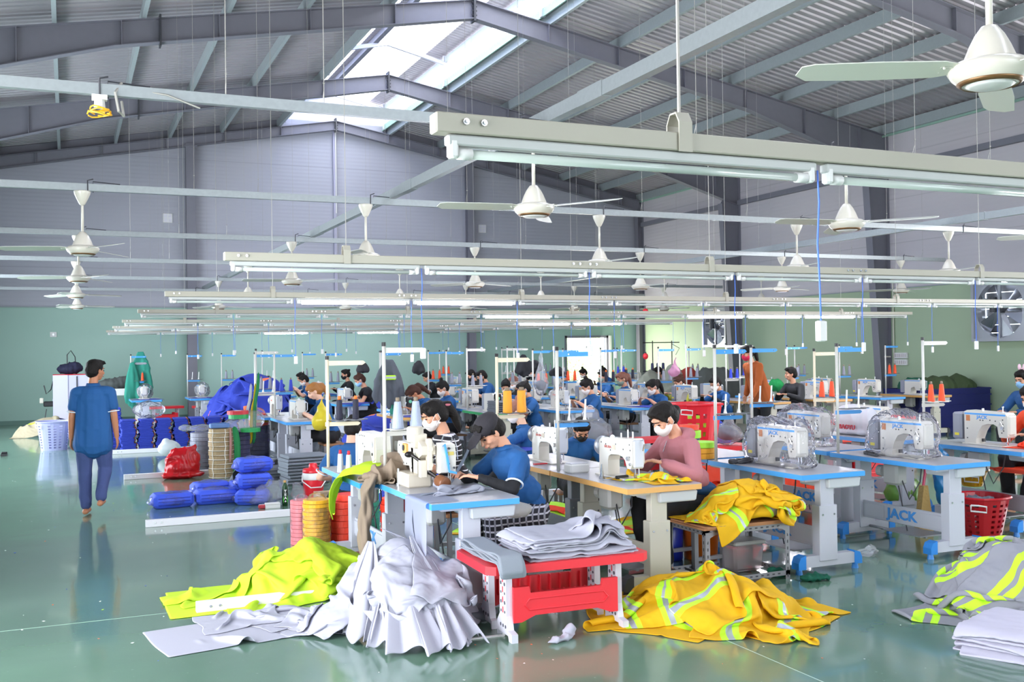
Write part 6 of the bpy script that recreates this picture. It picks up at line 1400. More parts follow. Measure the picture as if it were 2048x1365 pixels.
B = Blob(); B.ell((0, 0, .15), (.25, .16, .16)); B.ell((.0, 0, .28), (.20, .11, .16)); B.cap((-.13, 0, .38), (.17, 0, .42), .045, .035); B.cap((.12, 0, .40), (.18, 0, .45), .04, .02); B.ell((0, 0, .05), (.30, .18, .06)); B.ell((.14, 0, .25), (.10, .09, .16)); B.ell((-.14, 0, .22), (.10, .09, .16))
o = B.out('bag', RBAG, None, .014, 2, .026, 14, 2); o.location = rb; tag(o, 'shiny red plastic bag standing on the floor in front of the grey reels', 'bag')
def bundle(loc, r, rz, label, seed, M=None, F=None, flat=False):
    o = empty('wrapped_bundle', loc, rz, label, 'bundle', 'blue bundles in clear bags')
    b = MB(); b.box((0, 0, r[2]/2), (r[0]*1.9, r[1]*1.8, r[2]*.95), b=r[2]*.22); q = b.build('folded_cloth', M or mat('bright blue cloth', '#3a58d8', .7, bump=.3, bump_scale=30), o, auto=40)
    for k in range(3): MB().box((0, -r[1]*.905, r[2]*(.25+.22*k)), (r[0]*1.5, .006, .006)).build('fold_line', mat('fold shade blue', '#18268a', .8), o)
    B = Blob(); B.ell((0, 0, r[2]*.5), (r[0]*1.12, r[1]*1.1, r[2]*.62)); B.ell((r[0]*.9, 0, r[2]*.5), (r[0]*.35, r[1]*.8, r[2]*.2)); B.ell((-r[0]*.9, 0, r[2]*.4), (r[0]*.35, r[1]*.8, r[2]*.2))
    B.out('bag_film', F or FILM, o, .02, 2, .018, 9, seed); return o
for k, (x, y, w_, z, rz, lb) in enumerate([(344, 1014, .23, 0, .1, 'front left one'), (432, 1006, .25, 0, .05, 'second from the left in front'), (420, 990, .22, 0, .3, 'back one behind the second'), (505, 1008, .19, 0, -.3, 'bottom right of the pile'), (487, 988, .18, 0, .2, 'between the back one and the pile'), (508, 1003, .20, .165, .0, 'middle of the right pile'), (507, 1000, .21, .335, .15, 'round one on top of the pile')]):
    p = px(x, y, z=0); bundle((p.x, p.y, z), (w_, .17, .165), rz, f'royal blue cloth bundle in a clear bag, {lb}', 300+k)
o = empty('drink_bottle', at(570, 1012), 0, 'green and black tea bottle with a tan cap standing by the white trunking', 'bottle')
MB().lathe([(.030, 0), (.033, .01), (.033, .19), (.030, .20), (.032, .21), (.026, .235), (.014, .255), (.013, .265)], n=18).build('bottle_body', mat('dark green label', '#123f1c', .3), o, smooth=True)
MB().lathe([(.0335, .03), (.034, .035), (.034, .185), (.0335, .19)], n=18).build('label_band', mat('black green label', '#0d1f12', .3), o, smooth=True)
MB().cyl((0, 0, .262), (0, 0, .285), .016, n=14).build('cap', mat('tan cap', '#c79b5d', .5), o)
for k, ch in enumerate('TEA+'): text(ch, .040, mat('label white', '#f4f4f0', .5), o, (0, -.0348, .165-k*.038), (R(90), 0, 0), .0006, sx=1.1, bold=.001)
b = MB()
for s in (-1, 1): b.prism([(s*.02, .03), (s*.028, .06), (s*.022, .12), (s*.016, .08)], -.0345, -.030, 'y')
b.build('green_leaf_print', mat('leaf green', '#49b53c', .4), o)
small('carton', [('box', MB().box((0, 0, .03), (.16, .08, .06), b=.003), WHT), ('flap', MB().box((0, -.041, .045), (.155, .003, .002)), DGR)], at(545, 1017), 'small white carton lying in front of the clear bags', 'carton')
small('packet', [('pouch', MB().box((0, 0, .022), (.08, .05, .045), b=.012), mat('dull red packet', '#b33a45', .5)), ('seam', MB().box((0, 0, .046), (.07, .01, .004)), WHT)], at(524, 1018), 'small dull red packet beside the white carton', 'packet')
def blob_thing(name, loc, ells, M, label, cat, vox=.02, disp=.03, ds=8, seed=1, group=None, rz=0):
    B = Blob()
    for c, r in ells: B.ell(c, r)
    o = B.out(name, M, None, vox, 2, disp, ds, seed); o.location = loc; o.rotation_euler.z = rz; return tag(o, label, cat, group)
CB = film('milky bag film', (.95, .95, .98), .78, .15, .9)
blob_thing('plastic_bag', at(540, 1008), [((0, 0, .12), (.20, .14, .12)), ((.05, 0, .2), (.12, .1, .08)), ((-.12, -.02, .05), (.14, .1, .05))], CB, 'empty crumpled clear bag right of the blue bundles', 'bag')
blob_thing('plastic_bag', at(600, 1003), [((0, 0, .08), (.13, .10, .08)), ((-.03, 0, .16), (.06, .05, .08))], CB, 'crumpled clear bag behind the tea bottle', 'bag', seed=3)
blob_thing('plastic_bag', at(338, 915), [((0, 0, .14), (.20, .16, .14)), ((.2, 0, .07), (.2, .13, .07)), ((-.05, 0, .25), (.08, .08, .08))], mat('milky white bag', '#d5dadd', .35, trans=.3), 'milky white bag lying left behind the red bag', 'bag', seed=4)
p = px(400, 940, z=0)
blob_thing('plastic_bag', (p.x, p.y, .56), [((0, 0, .06), (.24, .18, .05)), ((-.2, 0, .07), (.12, .1, .06))], CB, 'clear bag lying on top of the grey reels', 'bag', seed=5)
blob_thing('sack', at(640, 930), [((0, 0, .3), (.36, .28, .28)), ((.05, 0, .48), (.2, .18, .12)), ((-.15, -.05, .15), (.25, .2, .15))], CB, 'big clear sack behind the grey folded cloth at left', 'bag', vox=.03, disp=.06, ds=5, seed=6)
blob_thing('cloth_scraps', at(640, 928), [((0, 0, .25), (.28, .2, .22))], GREYD, 'grey scraps filling the big clear sack', 'scraps', vox=.03, disp=.06, ds=9, seed=7)
p = px(480, 950, z=0)
small('ribbon_box', [('box', MB().box((0, 0, .03), (.26, .16, .06), b=.01), mat('steel blue reel', '#5b7fb8', .5)), ('edge', MB().cyl((-.09, 0, .062), (.09, 0, .062), .012, n=8), mat('steel blue edge', '#47699e', .5))], (p0.x-.02, p0.y, .69), 'flat steel blue reel on top of the khaki bundle', 'reel')
blob_thing('plastic_bag', (p.x, p.y+.05, .60), [((0, 0, .1), (.26, .18, .12)), ((.2, .05, .16), (.18, .14, .15)), ((-.15, 0, .08), (.14, .12, .08))], CB, 'milky bags heaped on the navy reels', 'bag', seed=8)
small('tape_reel', [('reel', MB().lathe([(.05, 0), (.15, 0), (.15, .05), (.05, .05)], n=20), mat('crimson tape', '#c32634', .5)), ('core', MB().lathe([(.035, .002), (.05, .002), (.05, .052), (.035, .052)], n=16), WHT)], (p.x-.02, p.y, .86), 'crimson tape reel on the milky bags', 'reel')
small('tape_reel', [('reel', MB().lathe([(.05, 0), (.14, 0), (.14, .06), (.05, .06)], n=20), mat('green tape', '#1f9a50', .5)), ('core', MB().lathe([(.035, .002), (.05, .002), (.05, .062), (.035, .062)], n=16), WHT)], (p.x-.01, p.y, .80), 'green tape reel under the crimson one', 'reel')
small('tape_reel', [('reel', MB().lathe([(.05, 0), (.14, 0), (.14, .05), (.05, .05)], n=20), MATS['green tape']), ('loose_end', MB().box((-.13, 0, .03), (.14, .05, .004)), MATS['green tape'])], (p.x+.12, p.y-.2, .62), 'green tape reel tipped at the front of the milky bags', 'reel')
GRB = cm('green ribbon', '#1f9150', .6, .3)
ribbon('ribbon', [(p0.x+.16, p0.y-.14, .72), (p0.x+.19, p0.y-.19, .55), (p0.x+.20, p0.y-.19, .3), (p0.x+.15, p0.y-.20, .02)], .09, GRB, 'green ribbon hanging over the khaki bundle to the floor', 'ribbon', (1, .2, 0))
ribbon('ribbon', [(p0.x+.10, p0.y-.17, .70), (p0.x+.11, p0.y-.18, .45), (p0.x+.09, p0.y-.18, .2)], .035, cm('pale pink ribbon', '#d9a198', .6, .3), 'pale pink ribbon beside the green one on the khaki bundle', 'ribbon', (1, .2, 0))
# grey folded stacks on the floor at left
def fold_stack(loc, w_, d_, n, th, M, label, cat, group, seed=0, rz=0, wob=.015, edge=None):
    """each folded piece a thing of its own: a soft slab with a rounded fold at the front"""
    rs = random.Random(seed); proto = None
    for k in range(n):
        if k < 3:
            b = MB(); t = th*.92; pr = [(-d_/2, t*.15), (-d_/2-.012, t*.5), (-d_/2, t*.85), (-d_/2+.03, t), (d_/2-.02, t), (d_/2, t*.5), (d_/2-.02, 0), (-d_/2+.03, 0)]
            b.prism(pr, -w_/2+rs.uniform(-.01, .01), w_/2+rs.uniform(-.01, .01), 'x')
            if edge: b.k = 1; b.prism([(-d_/2-.004, t*.1), (-d_/2-.018, t*.5), (-d_/2-.004, t*.9)], -w_/2+.01, w_/2-.01, 'x')
            o = b.build('folded_garment' if cat == 'garment' else 'folded_cloth', [M, edge] if edge else M); protos = [o] if k == 0 else protos+[o]
        else: o = dup(protos[k % 3])
        a = loc[0]+rs.uniform(-wob, wob), loc[1]+rs.uniform(-wob, wob), loc[2]+k*th
        o.location = a; o.rotation_euler.z = rz+rs.uniform(-.05, .05); tag(o, label, cat, group)
    return loc[2]+n*th
p = px(608, 965, z=0); z_ = fold_stack((p.x, p.y, 0), .55, .42, 9, .042, cm('mid grey cloth', '#7e838c', .85, .05), 'grey folded cloth in the stack behind the red cooler jug', 'cloth', 'grey folded stack behind the cooler', 3, .1)
p = px(530, 960, z=0); z_ = fold_stack((p.x, p.y, 0), .62, .45, 4, .042, GREYD, 'slate grey folded cloth in the low stack left of the grey one', 'cloth', 'slate grey low stack', 4, .05)
g = Ground(p.x, p.y, .9); g.box(p.x-.3, p.x+.3, p.y-.2, p.y+.2, .17)
crumple('grey_garment', g, GREYD, 'rumpled slate grey cloth on top of the low stack', 'cloth', None, cx=p.x, cy=p.y, sx=.8, sy=.7, rot=.3, sq=.66, h=.2, seed=310, n=30)
crumple('grey_garment', g, GREYD, 'slate grey cloth spread left of the low stack', 'cloth', None, cx=p.x-.35, cy=p.y+.1, sx=.6, sy=.5, rot=.1, sq=.85, h=.05, seed=311, n=26)
# seven stacks of blue folded garments
BEDGE = mat('orange brown piping', '#6a4038', .7)
for k in range(7):
    x = .98+k*.30; y = 19.45
    for j in range(24):
        if k == 0 and j < 3:
            b = MB(); b.box((0, 0, .0115), (.235, .42, .021), b=.006); b.k = 1; b.box((.128, 0, .0115), (.022, .40, .017), b=.004)
            if j == 1: b.box((.118, -.05, .0115), (.03, .30, .012))
            o = b.build('folded_garment', [BLUF, BEDGE if j != 1 else mat('orange piping', '#c25a38', .7)]); bp = [o] if j == 0 else bp+[o]
        else: o = dup(bp[(j*5+k) % 3])
        o.location = (x+.018*math.sin(j*.55+k*1.3)+.006*((j*7+k) % 3-1), y, j*.0235); o.rotation_euler.z = .05*math.sin(j*1.7+k); tag(o, f'royal blue folded garment with brown piping, in the {ORDN[k]} stack from the left', 'garment', f'blue folded garments, {ORDN[k]} stack')
for k in range(10):
    o = empty('blue_box', (.72+.01*math.sin(k), 20.3, k*.075), 0, 'dark blue folded bundle in the stack left behind the seven stacks', 'bundle', 'dark blue bundles'); MB().box((0, 0, .036), (.36, .4, .07), b=.012).build('bundle', BLUF, o); MB().box((0, -.2, .036), (.34, .01, .01)).build('fold_line', MATS['fold shade blue'], o)
blob_thing('bundle_bag', (1.35, 19.5, .225), [((0, 0, .5), (.3, .2, .16))], FILM, 'clear film lying on the blue stacks', 'film', vox=.03, seed=12)
# left far corner: basket, cabinet, jackets
def basket(loc, r0, r1, h, M, label, holes=8, rows=5, rz=0, sq=.25, fill=None, handle=True, sy=1):
    o = empty('basket', loc, rz, label, 'basket')
    b = MB(); n = holes*4; P = []; F = []
    zs = [0]+[h*(.08+.84*i/(rows*2)) for i in range(rows*2+1)]+[h]
    def rad(z): return r0+(r1-r0)*z/h
    def pt(j, z): a = 2*PI*j/n; ca, sa = math.cos(a), math.sin(a); k = (1-sq)+sq/max(abs(ca), abs(sa)); return (rad(z)*k*ca, rad(z)*k*sa*sy, z)
    for z in zs: P += [pt(j, z) for j in range(n)]
    for i in range(len(zs)-1):
        for j in range(n):
            if 1 <= i < len(zs)-2 and i % 2 == 1 and j % 2 == 1 and (j//2) % 4 != 3: continue
            F.append((i*n+j, i*n+(j+1) % n, (i+1)*n+(j+1) % n, (i+1)*n+j))
    F.append(tuple(range(n))); b.add(P, F)
    s = b.build('wall', M, o); md = s.modifiers.new('t', 'SOLIDIFY'); md.thickness = .006
    b = MB(); ring = [pt(j, h) for j in range(n)]; b.tube([(p[0]*1.03, p[1]*1.03, h) for p in ring+ring[:1]], .014, 6, cap=False); b.build('rim', M, o)
    if handle:
        q = pt(n*5//8, h); b = MB(); b.tube([(q[0]*1.04-.05, q[1]*1.04+.04, h-.05), (q[0]*1.07, q[1]*1.07, h-.05), (q[0]*1.04+.05, q[1]*1.04-.04, h-.06), (q[0]*1.04+.05, q[1]*1.04-.04, h-.11), (q[0]*1.04-.05, q[1]*1.04+.04, h-.10), (q[0]*1.04-.05, q[1]*1.04+.04, h-.05)], .008, 6); b.build('handle', WHT, o)
    return o
basket(at(108, 900), .22, .29, .52, mat('white basket plastic', '#b4b6dc', .35, trans=.3), 'white perforated laundry basket on the floor behind the walking man', 9, 9)
cb = px(108, 846, z=0)
o = empty('cabinet', (.05, 25.9, 0), 0, 'white cabinet on a leg with a red top edge against the left end wall', 'cabinet')
MB().prism([(-.35, .72), (.62, .72), (.62, 1.12), (.35, 1.28), (-.35, 1.28)], -.25, .25, 'y').build('body', mat('lilac white panel', '#c5c3dc', .5), o)
MB().box((-.2, -.26, .75), (.32, .02, 1.06)).build('front_panel', mat('lilac white door', '#cfcde4', .5), o)
for x in (-.28, .5): MB().prism([(x-.09, .72), (x+.09, .72), (x+.04, 0), (x-.04, 0)], -.22, .22, 'y').build('leg', MATS['lilac white panel'], o)
MB().box((0, 0, 1.285), (.72, .5, .02)).build('red_edge', REDP, o)
b = MB(); b.tube([(.15, -.27, 1.25), (.15, -.28, .6), (.15, -.2, .05)], .012, 6); b.tube([(-.55, -.2, 1.05), (-.5, -.2, .85), (-.4, -.2, .95), (-.35, -.2, 1.15)], .014, 6); b.tube([(-.05, 0, 1.3), (-.05, 0, 1.75), (.03, 0, 1.85), (.12, 0, 1.7), (.14, 0, 1.3)], .012, 6); b.tube([(-.5, -.1, .5), (-.55, -.1, .2), (-.7, -.1, .02)], .01, 6); b.build('hose', BLK, o)
MB().box((-.45, -.2, .62), (.22, .14, .12), b=.02).build('pump', BLK, o); MB().box((-.60, -.2, .70), (.08, .08, .12), b=.01).build('gauge', CREAM, o)
blob_thing('black_cloth', (.05, 25.9, 1.30), [((0, 0, .12), (.30, .2, .14)), ((.1, 0, .2), (.16, .14, .1))], mat('black patterned cloth', '#1c1c38', .8, noise_amt=.9, noise_scale=18), 'black patterned cloth heap on the white cabinet', 'cloth', vox=.03)
MB_ = MB(); MB_.box((0, 0, .1), (1.6, .7, .12)); o = empty('pallet', (.4, 25.6, 0), 0, 'low wooden platform under the white cabinet', 'platform'); MB_.build('deck', PLY, o); MB().box((0, -.3, .02), (1.5, .1, .04)).build('runner', PLY, o)
o = empty('work_table', (1.0, 25.4, 0), 0, 'white worktable with grey cloth on top behind the walking man', 'table'); MB().box((0, 0, .93), (1.1, .7, .04)).build('tabletop', WHT, o); MB().box((0, -.34, .86), (1.1, .03, .13)).build('apron', WHT, o)
for x in (-.5, .5):
    for y in (-.3, .3): MB().box((x, y, .46), (.05, .05, .92)).build('leg', WHT, o)
blob_thing('grey_cloth', (1.0, 25.3, .96), [((0, 0, .1), (.42, .25, .14)), ((.2, 0, .16), (.25, .2, .12))], mat('dark olive grey cloth', '#4b4f4e', .9), 'dark grey cloth heap on the white worktable', 'cloth', vox=.03)
TEAL = cm('teal green work cloth', '#2d8c78', .8, .1)
def hanging(loc, w_, h_, M, label, cat, seed=0, rz=0, band=None, taper=.25, dep=.10, group=None, vox=.016):
    B = Blob(); rs = random.Random(seed); n = 5
    for i in range(n):
        x = (i/(n-1)-.5); B.chain([(x*w_*taper, 0, 0), (x*w_*.7, rs.uniform(-.03, .03), -h_*.3), (x*w_, rs.uniform(-.05, .05), -h_*.75), (x*w_*.95, 0, -h_+abs(x)*h_*.25)], [.03, dep*.5, dep*.6, dep*.35])
    o = B.out('hanging_garment', M, None, vox, 3, .02, 10, seed); o.location = loc; o.rotation_euler.z = rz; tag(o, label, cat, group)
    if band:
        for z in band: q = MB(); q.box((0, 0, z), (w_*.62, dep*1.5, .05), b=.02); q.build('reflective_band', LIME if 0 else SILV, o)
    return o
hanging((1.50, 24.0, 1.78), .42, 1.05, TEAL, 'teal green jacket with silver bands hanging on the leftmost thread stand', 'jacket', 3, 0, (-.25,), vox=.022)
hanging((1.32, 23.9, 1.55), .26, 1.0, TEAL, 'teal green trousers hanging left of the teal jacket', 'trousers', 4, 0, vox=.022)
for x, y, n in ((2.15, 25.6, 'left'), (3.15, 25.2, 'right')):
    o = dup(bn0); o.location = (x, y, 0); o.rotation_euler.z = .1; o.scale = (.75, .75, 1.05); tag(o, f'red plastic bench with white perforated legs by the end wall, {n} one', 'bench')
# stools under the seated people
def make_stool():
    o = empty('stool'); o['category'] = 'stool'
    MB().box((0, 0, .415), (.32, .42, .03), b=.006).build('seat', PLY, o)
    for sx in (-1, 1):
        for sy in (-1, 1): MB().box((sx*.13, sy*.18, .20), (.035, .035, .40)).build('leg', GA, o)
    for sy in (-1, 1): MB().box((0, sy*.18, .12), (.26, .03, .03)).build('rung', GA, o)
    return o
st0 = make_stool(); first = True
for p_ in [q for q in C.objects if q.name.startswith('person') and q.get('category') == 'person']:
    if 'standing' in p_['label'] or 'walking' in p_['label']: continue
    s = st0 if first else dup(st0); first = False
    hips = [c.location for c in [p_]][0]; s.location = (hips.x, hips.y, 0); s.rotation_euler.z = p_.rotation_euler.z+PI/2
    zmin = min((v.co.z for c in KIDS[p_.name] if c.name.startswith('trousers') for v in c.data.vertices if abs(v.co.x) < .2 and abs(v.co.y) < .1), default=.43)*p_.scale.z
    s.scale.z = max(.35, (zmin-.005)/.43); s['label'] = 'wooden-topped stool under the '+' '.join(p_['label'].split()[:9]).rstrip(','); s['group'] = 'stools of the operators'
# ---------------------------------------------------------------- cooler, baskets, bags and the rest
o = empty('cooler_jug', at(627, 1002), 0, 'red and white cooler jug with a red lid and handle on the floor', 'jug')
MB().lathe([(.10, 0), (.11, .01), (.12, .25), (.12, .26)], n=24).build('body', mat('red jug plastic', '#d5232f', .3), o, smooth=True)
MB().lathe([(.122, .25), (.124, .26), (.124, .325), (.118, .33)], n=24).build('white_collar', WHT, o, smooth=True)
MB().lathe([(.122, .33), (.124, .34), (.115, .375), (.05, .38), (.05, .42), (.04, .435), (.0, .437)], n=24).build('lid', MATS['red jug plastic'], o, smooth=True)
MB().tube([(-.125, 0, .31), (-.14, -.05, .24), (-.06, -.14, .17), (.06, -.14, .17), (.14, -.05, .24), (.125, 0, .31)], .007, 6).build('handle', WHT, o)
o = small('tote_bag', [('bag', MB().box((0, 0, .17), (.26, .12, .34), top=.9, b=.03), mat('maroon bag cloth', '#6e2e36', .8)), ('handle', MB().tube([(-.08, -.07, .30), (-.07, -.08, .18), (0, -.085, .14), (.07, -.08, .18), (.08, -.07, .30)], .009, 6), BLK)], (2.62, 9.9, 0), 'maroon tote bag with black handles behind the orange red reels', 'bag')
small('cardboard_piece', [('sheet', MB().box((0, 0, .17), (.3, .02, .34)), mat('cardboard', '#b09a84', .8)), ('flap', MB().box((0, -.02, .33), (.3, .04, .01)), mat('cardboard', '#b09a84', .8))], (2.38, 10.0, 0), 'upright piece of brown cardboard behind the cooler jug', 'cardboard')
REDB = mat('red basket plastic', '#e22636', .3, trans=.12)
# big red laundry basket on a bench
def on_bench(x, y, label, rz=0, sc=(.6, .75, 1)):
    o = dup(bn0); o.location = (x, y, 0); o.rotation_euler.z = rz; o.scale = sc; tag(o, label, 'bench'); 
    if 'group' in o: del o['group']
    return o
on_bench(6.68, 9.95, 'red plastic bench under the tall red basket', 0, (.60, .75, .95))
b_ = basket((6.68, 9.95, .44), .22, .30, .62, REDB, 'tall red perforated laundry basket full of lime cloth, behind the pink-sweatshirt woman', 10, 5, sq=.3)
blob_thing('lime_cloth', (6.68, 9.95, .46), [((0, 0, .24), (.20, .20, .24))], MATS['lime garment'], 'lime cloth filling the tall red basket', 'cloth', vox=.03)
p = px(1960, 1068, z=0); basket(tuple(p), .17, .235, .34, mat('deep red basket plastic', '#b81622', .3, trans=.1), 'red perforated waste basket under the table at the right border', 9, 6, sq=.2)
blob_thing('cloth_scraps', (p.x, p.y, .20), [((0, 0, .08), (.17, .17, .06))], GREYD, 'dark scraps in the red waste basket at the right border', 'scraps', vox=.02, disp=.04, ds=20)
p = px(1945, 968, Y=7.35); basket((p.x, 7.35, p.z-.02), .09, .14, .16, mat('mustard basket plastic', '#d9a417', .35, trans=.2), 'small mustard yellow basket hanging under the table by the blue bag', 7, 4, sq=.1)
BLB = mat('translucent blue bag', '#2d86bd', .25, trans=.4)
p = px(1888, 985, Y=6.95)
blob_thing('plastic_bag', (p.x, 6.95, .36), [((0, 0, .10), (.12, .08, .16)), ((0, 0, -.04), (.09, .06, .10)), ((.0, 0, .28), (.07, .04, .10)), ((-.06, 0, .36), (.03, .03, .08))], BLB, 'translucent blue plastic bag hanging from the centre right table', 'bag', vox=.014, disp=.02, ds=12)
small('broom', [('handle', MB().cyl((0, 0, .40), (.07, 0, .74), .013, n=10), mat('crimson handle', '#b5264c', .35)), ('bristles', MB().prism([(-.02, .42), (.03, .42), (.10, .0), (-.09, .0)], -.03, .03, 'y'), mat('straw', '#a98a52', .9, bump=.8, bump_scale=40))], (7.20, 7.0, 0), 'straw broom with crimson handle behind the centre right table leg', 'broom')
blob_thing('plastic_bag', (7.85, 7.9, .05), [((0, 0, .16), (.22, .16, .17)), ((.15, 0, .1), (.16, .12, .1))], mat('green bag', '#7fae4f', .35, trans=.35), 'pale green bag on the floor behind the red waste basket', 'bag', vox=.02)
# orange tub, clear box under the rack
OT = mat('orange tub plastic', '#e8741f', .3, trans=.15)
o = empty('plastic_tub', (4.72, 6.95, 0), 0, 'orange plastic tub behind the slotted steel stool', 'tub'); MB().lathe([(.13, 0), (.135, .01), (.155, .30), (.165, .31), (.165, .33), (.15, .33), (.12, .03), (0, .03)], n=24).build('tub_wall', OT, o, smooth=True); MB().lathe([(.165, .335), (.165, .35), (.1, .36), (0, .362)], n=24).build('tub_lid', OT, o, smooth=True)
o = empty('storage_box', (4.74, 6.42, .0), 0, 'clear plastic storage box with a grey lid inside the steel stool frame', 'box')
MB().box((0, 0, .11), (.26, .18, .20), top=1.1, b=.02).build('box_wall', film('clear box plastic', (1, .92, .92), .7, .1, .1), o); MB().box((0, 0, .225), (.30, .22, .03), b=.01).build('box_lid', mat('grey lid', '#a9a8a4', .4), o)
small('snips', [('blade', MB().box((0, 0, .0), (.10, .02, .01)), CHR), ('grip', MB().box((.06, .01, 0), (.06, .03, .015)), REDP)], (4.72, 6.40, .022), 'red-handled tool lying in the clear storage box', 'tool')
o = empty('red_bowl', (4.90, 6.62, 0), 0, 'red plastic bowl behind the clear storage box', 'bowl'); MB().lathe([(.06, 0), (.08, .01), (.13, .12), (.135, .125), (.125, .125), (.07, .02), (0, .02)], n=24).build('bowl_wall', REDP, o, smooth=True); MB().lathe([(.13, .118), (.142, .122), (.142, .13), (.13, .13)], n=24).build('rim', REDP, o, smooth=True)
o = empty('blue_jug', (4.47, 7.02, 0), 0, 'blue plastic jug left of the orange tub', 'jug'); MB().lathe([(.10, 0), (.105, .01), (.11, .26), (.09, .30), (.05, .31)], n=20).build('body', mat('blue jug plastic', '#2335a8', .3), o, smooth=True); MB().tube([(-.10, -.02, .27), (-.15, -.03, .25), (-.15, -.03, .10), (-.11, -.02, .08)], .009, 6).build('handle', mat('pale blue handle', '#5aa0e0', .4), o)
RAGM = cm('bottle green rag', '#0e5a46', .9, .05)
blob_thing('rag', (4.98, 5.90, 0), [((0, 0, .025), (.11, .06, .03)), ((.07, -.03, .02), (.08, .04, .02))], RAGM, 'bottle green rag on the floor at the foot of the steel stool', 'rag', vox=.008, disp=.02, ds=22)
blob_thing('rag', (4.84, 6.10, 0), [((0, 0, .03), (.08, .06, .035)), ((-.05, .03, .05), (.04, .03, .03))], RAGM, 'second bottle green rag, left of the blue table foot', 'rag', vox=.008, disp=.02, ds=22, seed=4)
blob_thing('fabric_scrap', (2.66, 5.36, 0), [((0, 0, .015), (.13, .04, .018)), ((.09, .02, .035), (.05, .04, .03))], GREYF, 'pale grey fabric scrap curled on the floor before the red bench', 'scrap', vox=.007, disp=.018, ds=24, seed=2, rz=.4)
blob_thing('fabric_scrap', (2.36, 5.98, 0), [((0, 0, .05), (.13, .10, .05)), ((-.05, .03, .08), (.08, .07, .05))], GREYD, 'dark grey scrap on the floor between the grey heap and the bench', 'scrap', vox=.010, disp=.03, ds=16, seed=3)
blob_thing('film_scrap', (5.97, 6.40, 0), [((0, 0, .03), (.10, .07, .03)), ((.05, .02, .05), (.05, .04, .03))], film('film scrap', (1, 1, 1), .6, .15, 1), 'crumpled scrap of clear film on the floor between the blue-edged tables', 'scrap', vox=.009, disp=.03, ds=20, seed=6)
small('paper_strip', [('strip', MB().box((0, 0, .004), (.34, .02, .008)), WHT), ('curl', MB().box((.17, 0, .010), (.01, .02, .015)), WHT)], (2.22, 5.62, 0), 'thin white strip lying on the floor right of the grey heap', 'strip', -.1)
# tiny lint and thread ends all over the floor
rr = random.Random(5); b = MB(); LC = [mat('lint white', '#dfe3df', .8), mat('lint orange', '#e8683a', .8), mat('lint blue', '#3550b8', .8), mat('lint lime', '#b5dc3c', .8)]
for k in range(520):
    x, y = rr.uniform(-1.6, 9), rr.uniform(3.6, 19); s = rr.uniform(.004, .014); a = rr.uniform(0, PI); c, t = math.cos(a)*s, math.sin(a)*s*.6; b.k = rr.choice([0, 0, 1, 2, 2, 3]) if y > 6 else rr.choice([0, 0, 0, 1])
    b.add([(x-c, y-t, .002), (x+t, y-c, .002), (x+c, y+t, .004), (x-t, y+c, .002)], [(0, 1, 2, 3)])
o = b.build('floor_lint', LC); tag(o, 'tiny lint and thread ends scattered over the green floor', 'lint', kind='stuff')
# white printed sack at the right
o = empty('sack', (7.72, 8.42, HT), .0, 'white woven sack with red print standing on the right-hand table', 'sack')
B = Blob(); B.ell((0, 0, .16), (.13, .30, .17)); B.ell((0, .1, .18), (.12, .22, .15)); B.ell((0, -.24, .14), (.11, .12, .16)); B.ell((0, 0, .04), (.13, .34, .05)); B.out('sack_cloth', mat('white woven plastic', '#d9d5dc', .5), o, .018, 2, .02, 7, 5)
text('BAOYU', .065, mat('crimson print', '#c2273c', .5), o, (-.142, -.02, .09), (R(90), 0, R(-90)), .004, sx=1.1, bold=.002)
# orange cloth at the far right machine
g = Ground(8.0, 6.6, .8); g.box(7.67, 8.29, 6.33, 7.53, HT)
crumple('orange_fabric', g, ORGF, 'bright orange cloth under the needle of the machine at the right border', 'fabric', None, cx=8.1, cy=6.55, sx=.5, sy=.4, rot=.2, sq=.8, h=.05, seed=410, n=28)
crumple('orange_fabric', Ground(8.4, 7.1, .6, .5), ORGF, 'bright orange cloth on the lap at the right border', 'fabric', None, cx=8.35, cy=6.9, sx=.6, sy=.5, rot=.2, sq=.7, h=.2, seed=411, n=28)
# hanging bags, caps and jackets on the thread stands
def hang_bag(hx, hy, hy2, Y, M, label, w_, inner=None):
    t = px(hx, hy, Y=Y); bt = px(hx, hy2, Y=Y); h = t.z-bt.z
    B = Blob(); B.chain([(0, 0, 0), (0, 0, -h*.3), (0, 0, -h*.72), (0, 0, -h+w_*.3)], [.018, w_*.16, w_*.42, w_*.34]); B.chain([(0, 0, -.02), (.03, 0, .05)], [.012, .008])
    o = B.out('hanging_bag', M, None, .014, 2, .02, 12, int(hx)); o.location = t; tag(o, label, 'bag')
    if inner: q = Blob(); q.ell((0, 0, -h*.78), (w_*.33, w_*.25, h*.13)); q.out('contents', inner, o, .02, 2, .02, 12)
    return o
hang_bag(643, 800, 855, 9.6, mat('translucent yellow bag', '#d9c83e', .35, trans=.4), 'translucent yellow bag hanging from the cream thread stand at left', .26, WHT)
hang_bag(1081, 705, 790, 14.9, CB, 'white clear bag with dark and lime cloth hanging from a thread stand in the middle', .30, GREYD)
hang_bag(1349, 722, 750, 14.6, mat('translucent pink bag', '#e9b3cf', .35, trans=.5), 'translucent pink bag hanging on a blue-armed thread stand', .26)
GJ = cm('charcoal work jacket cloth', '#595d66', .85, .03)
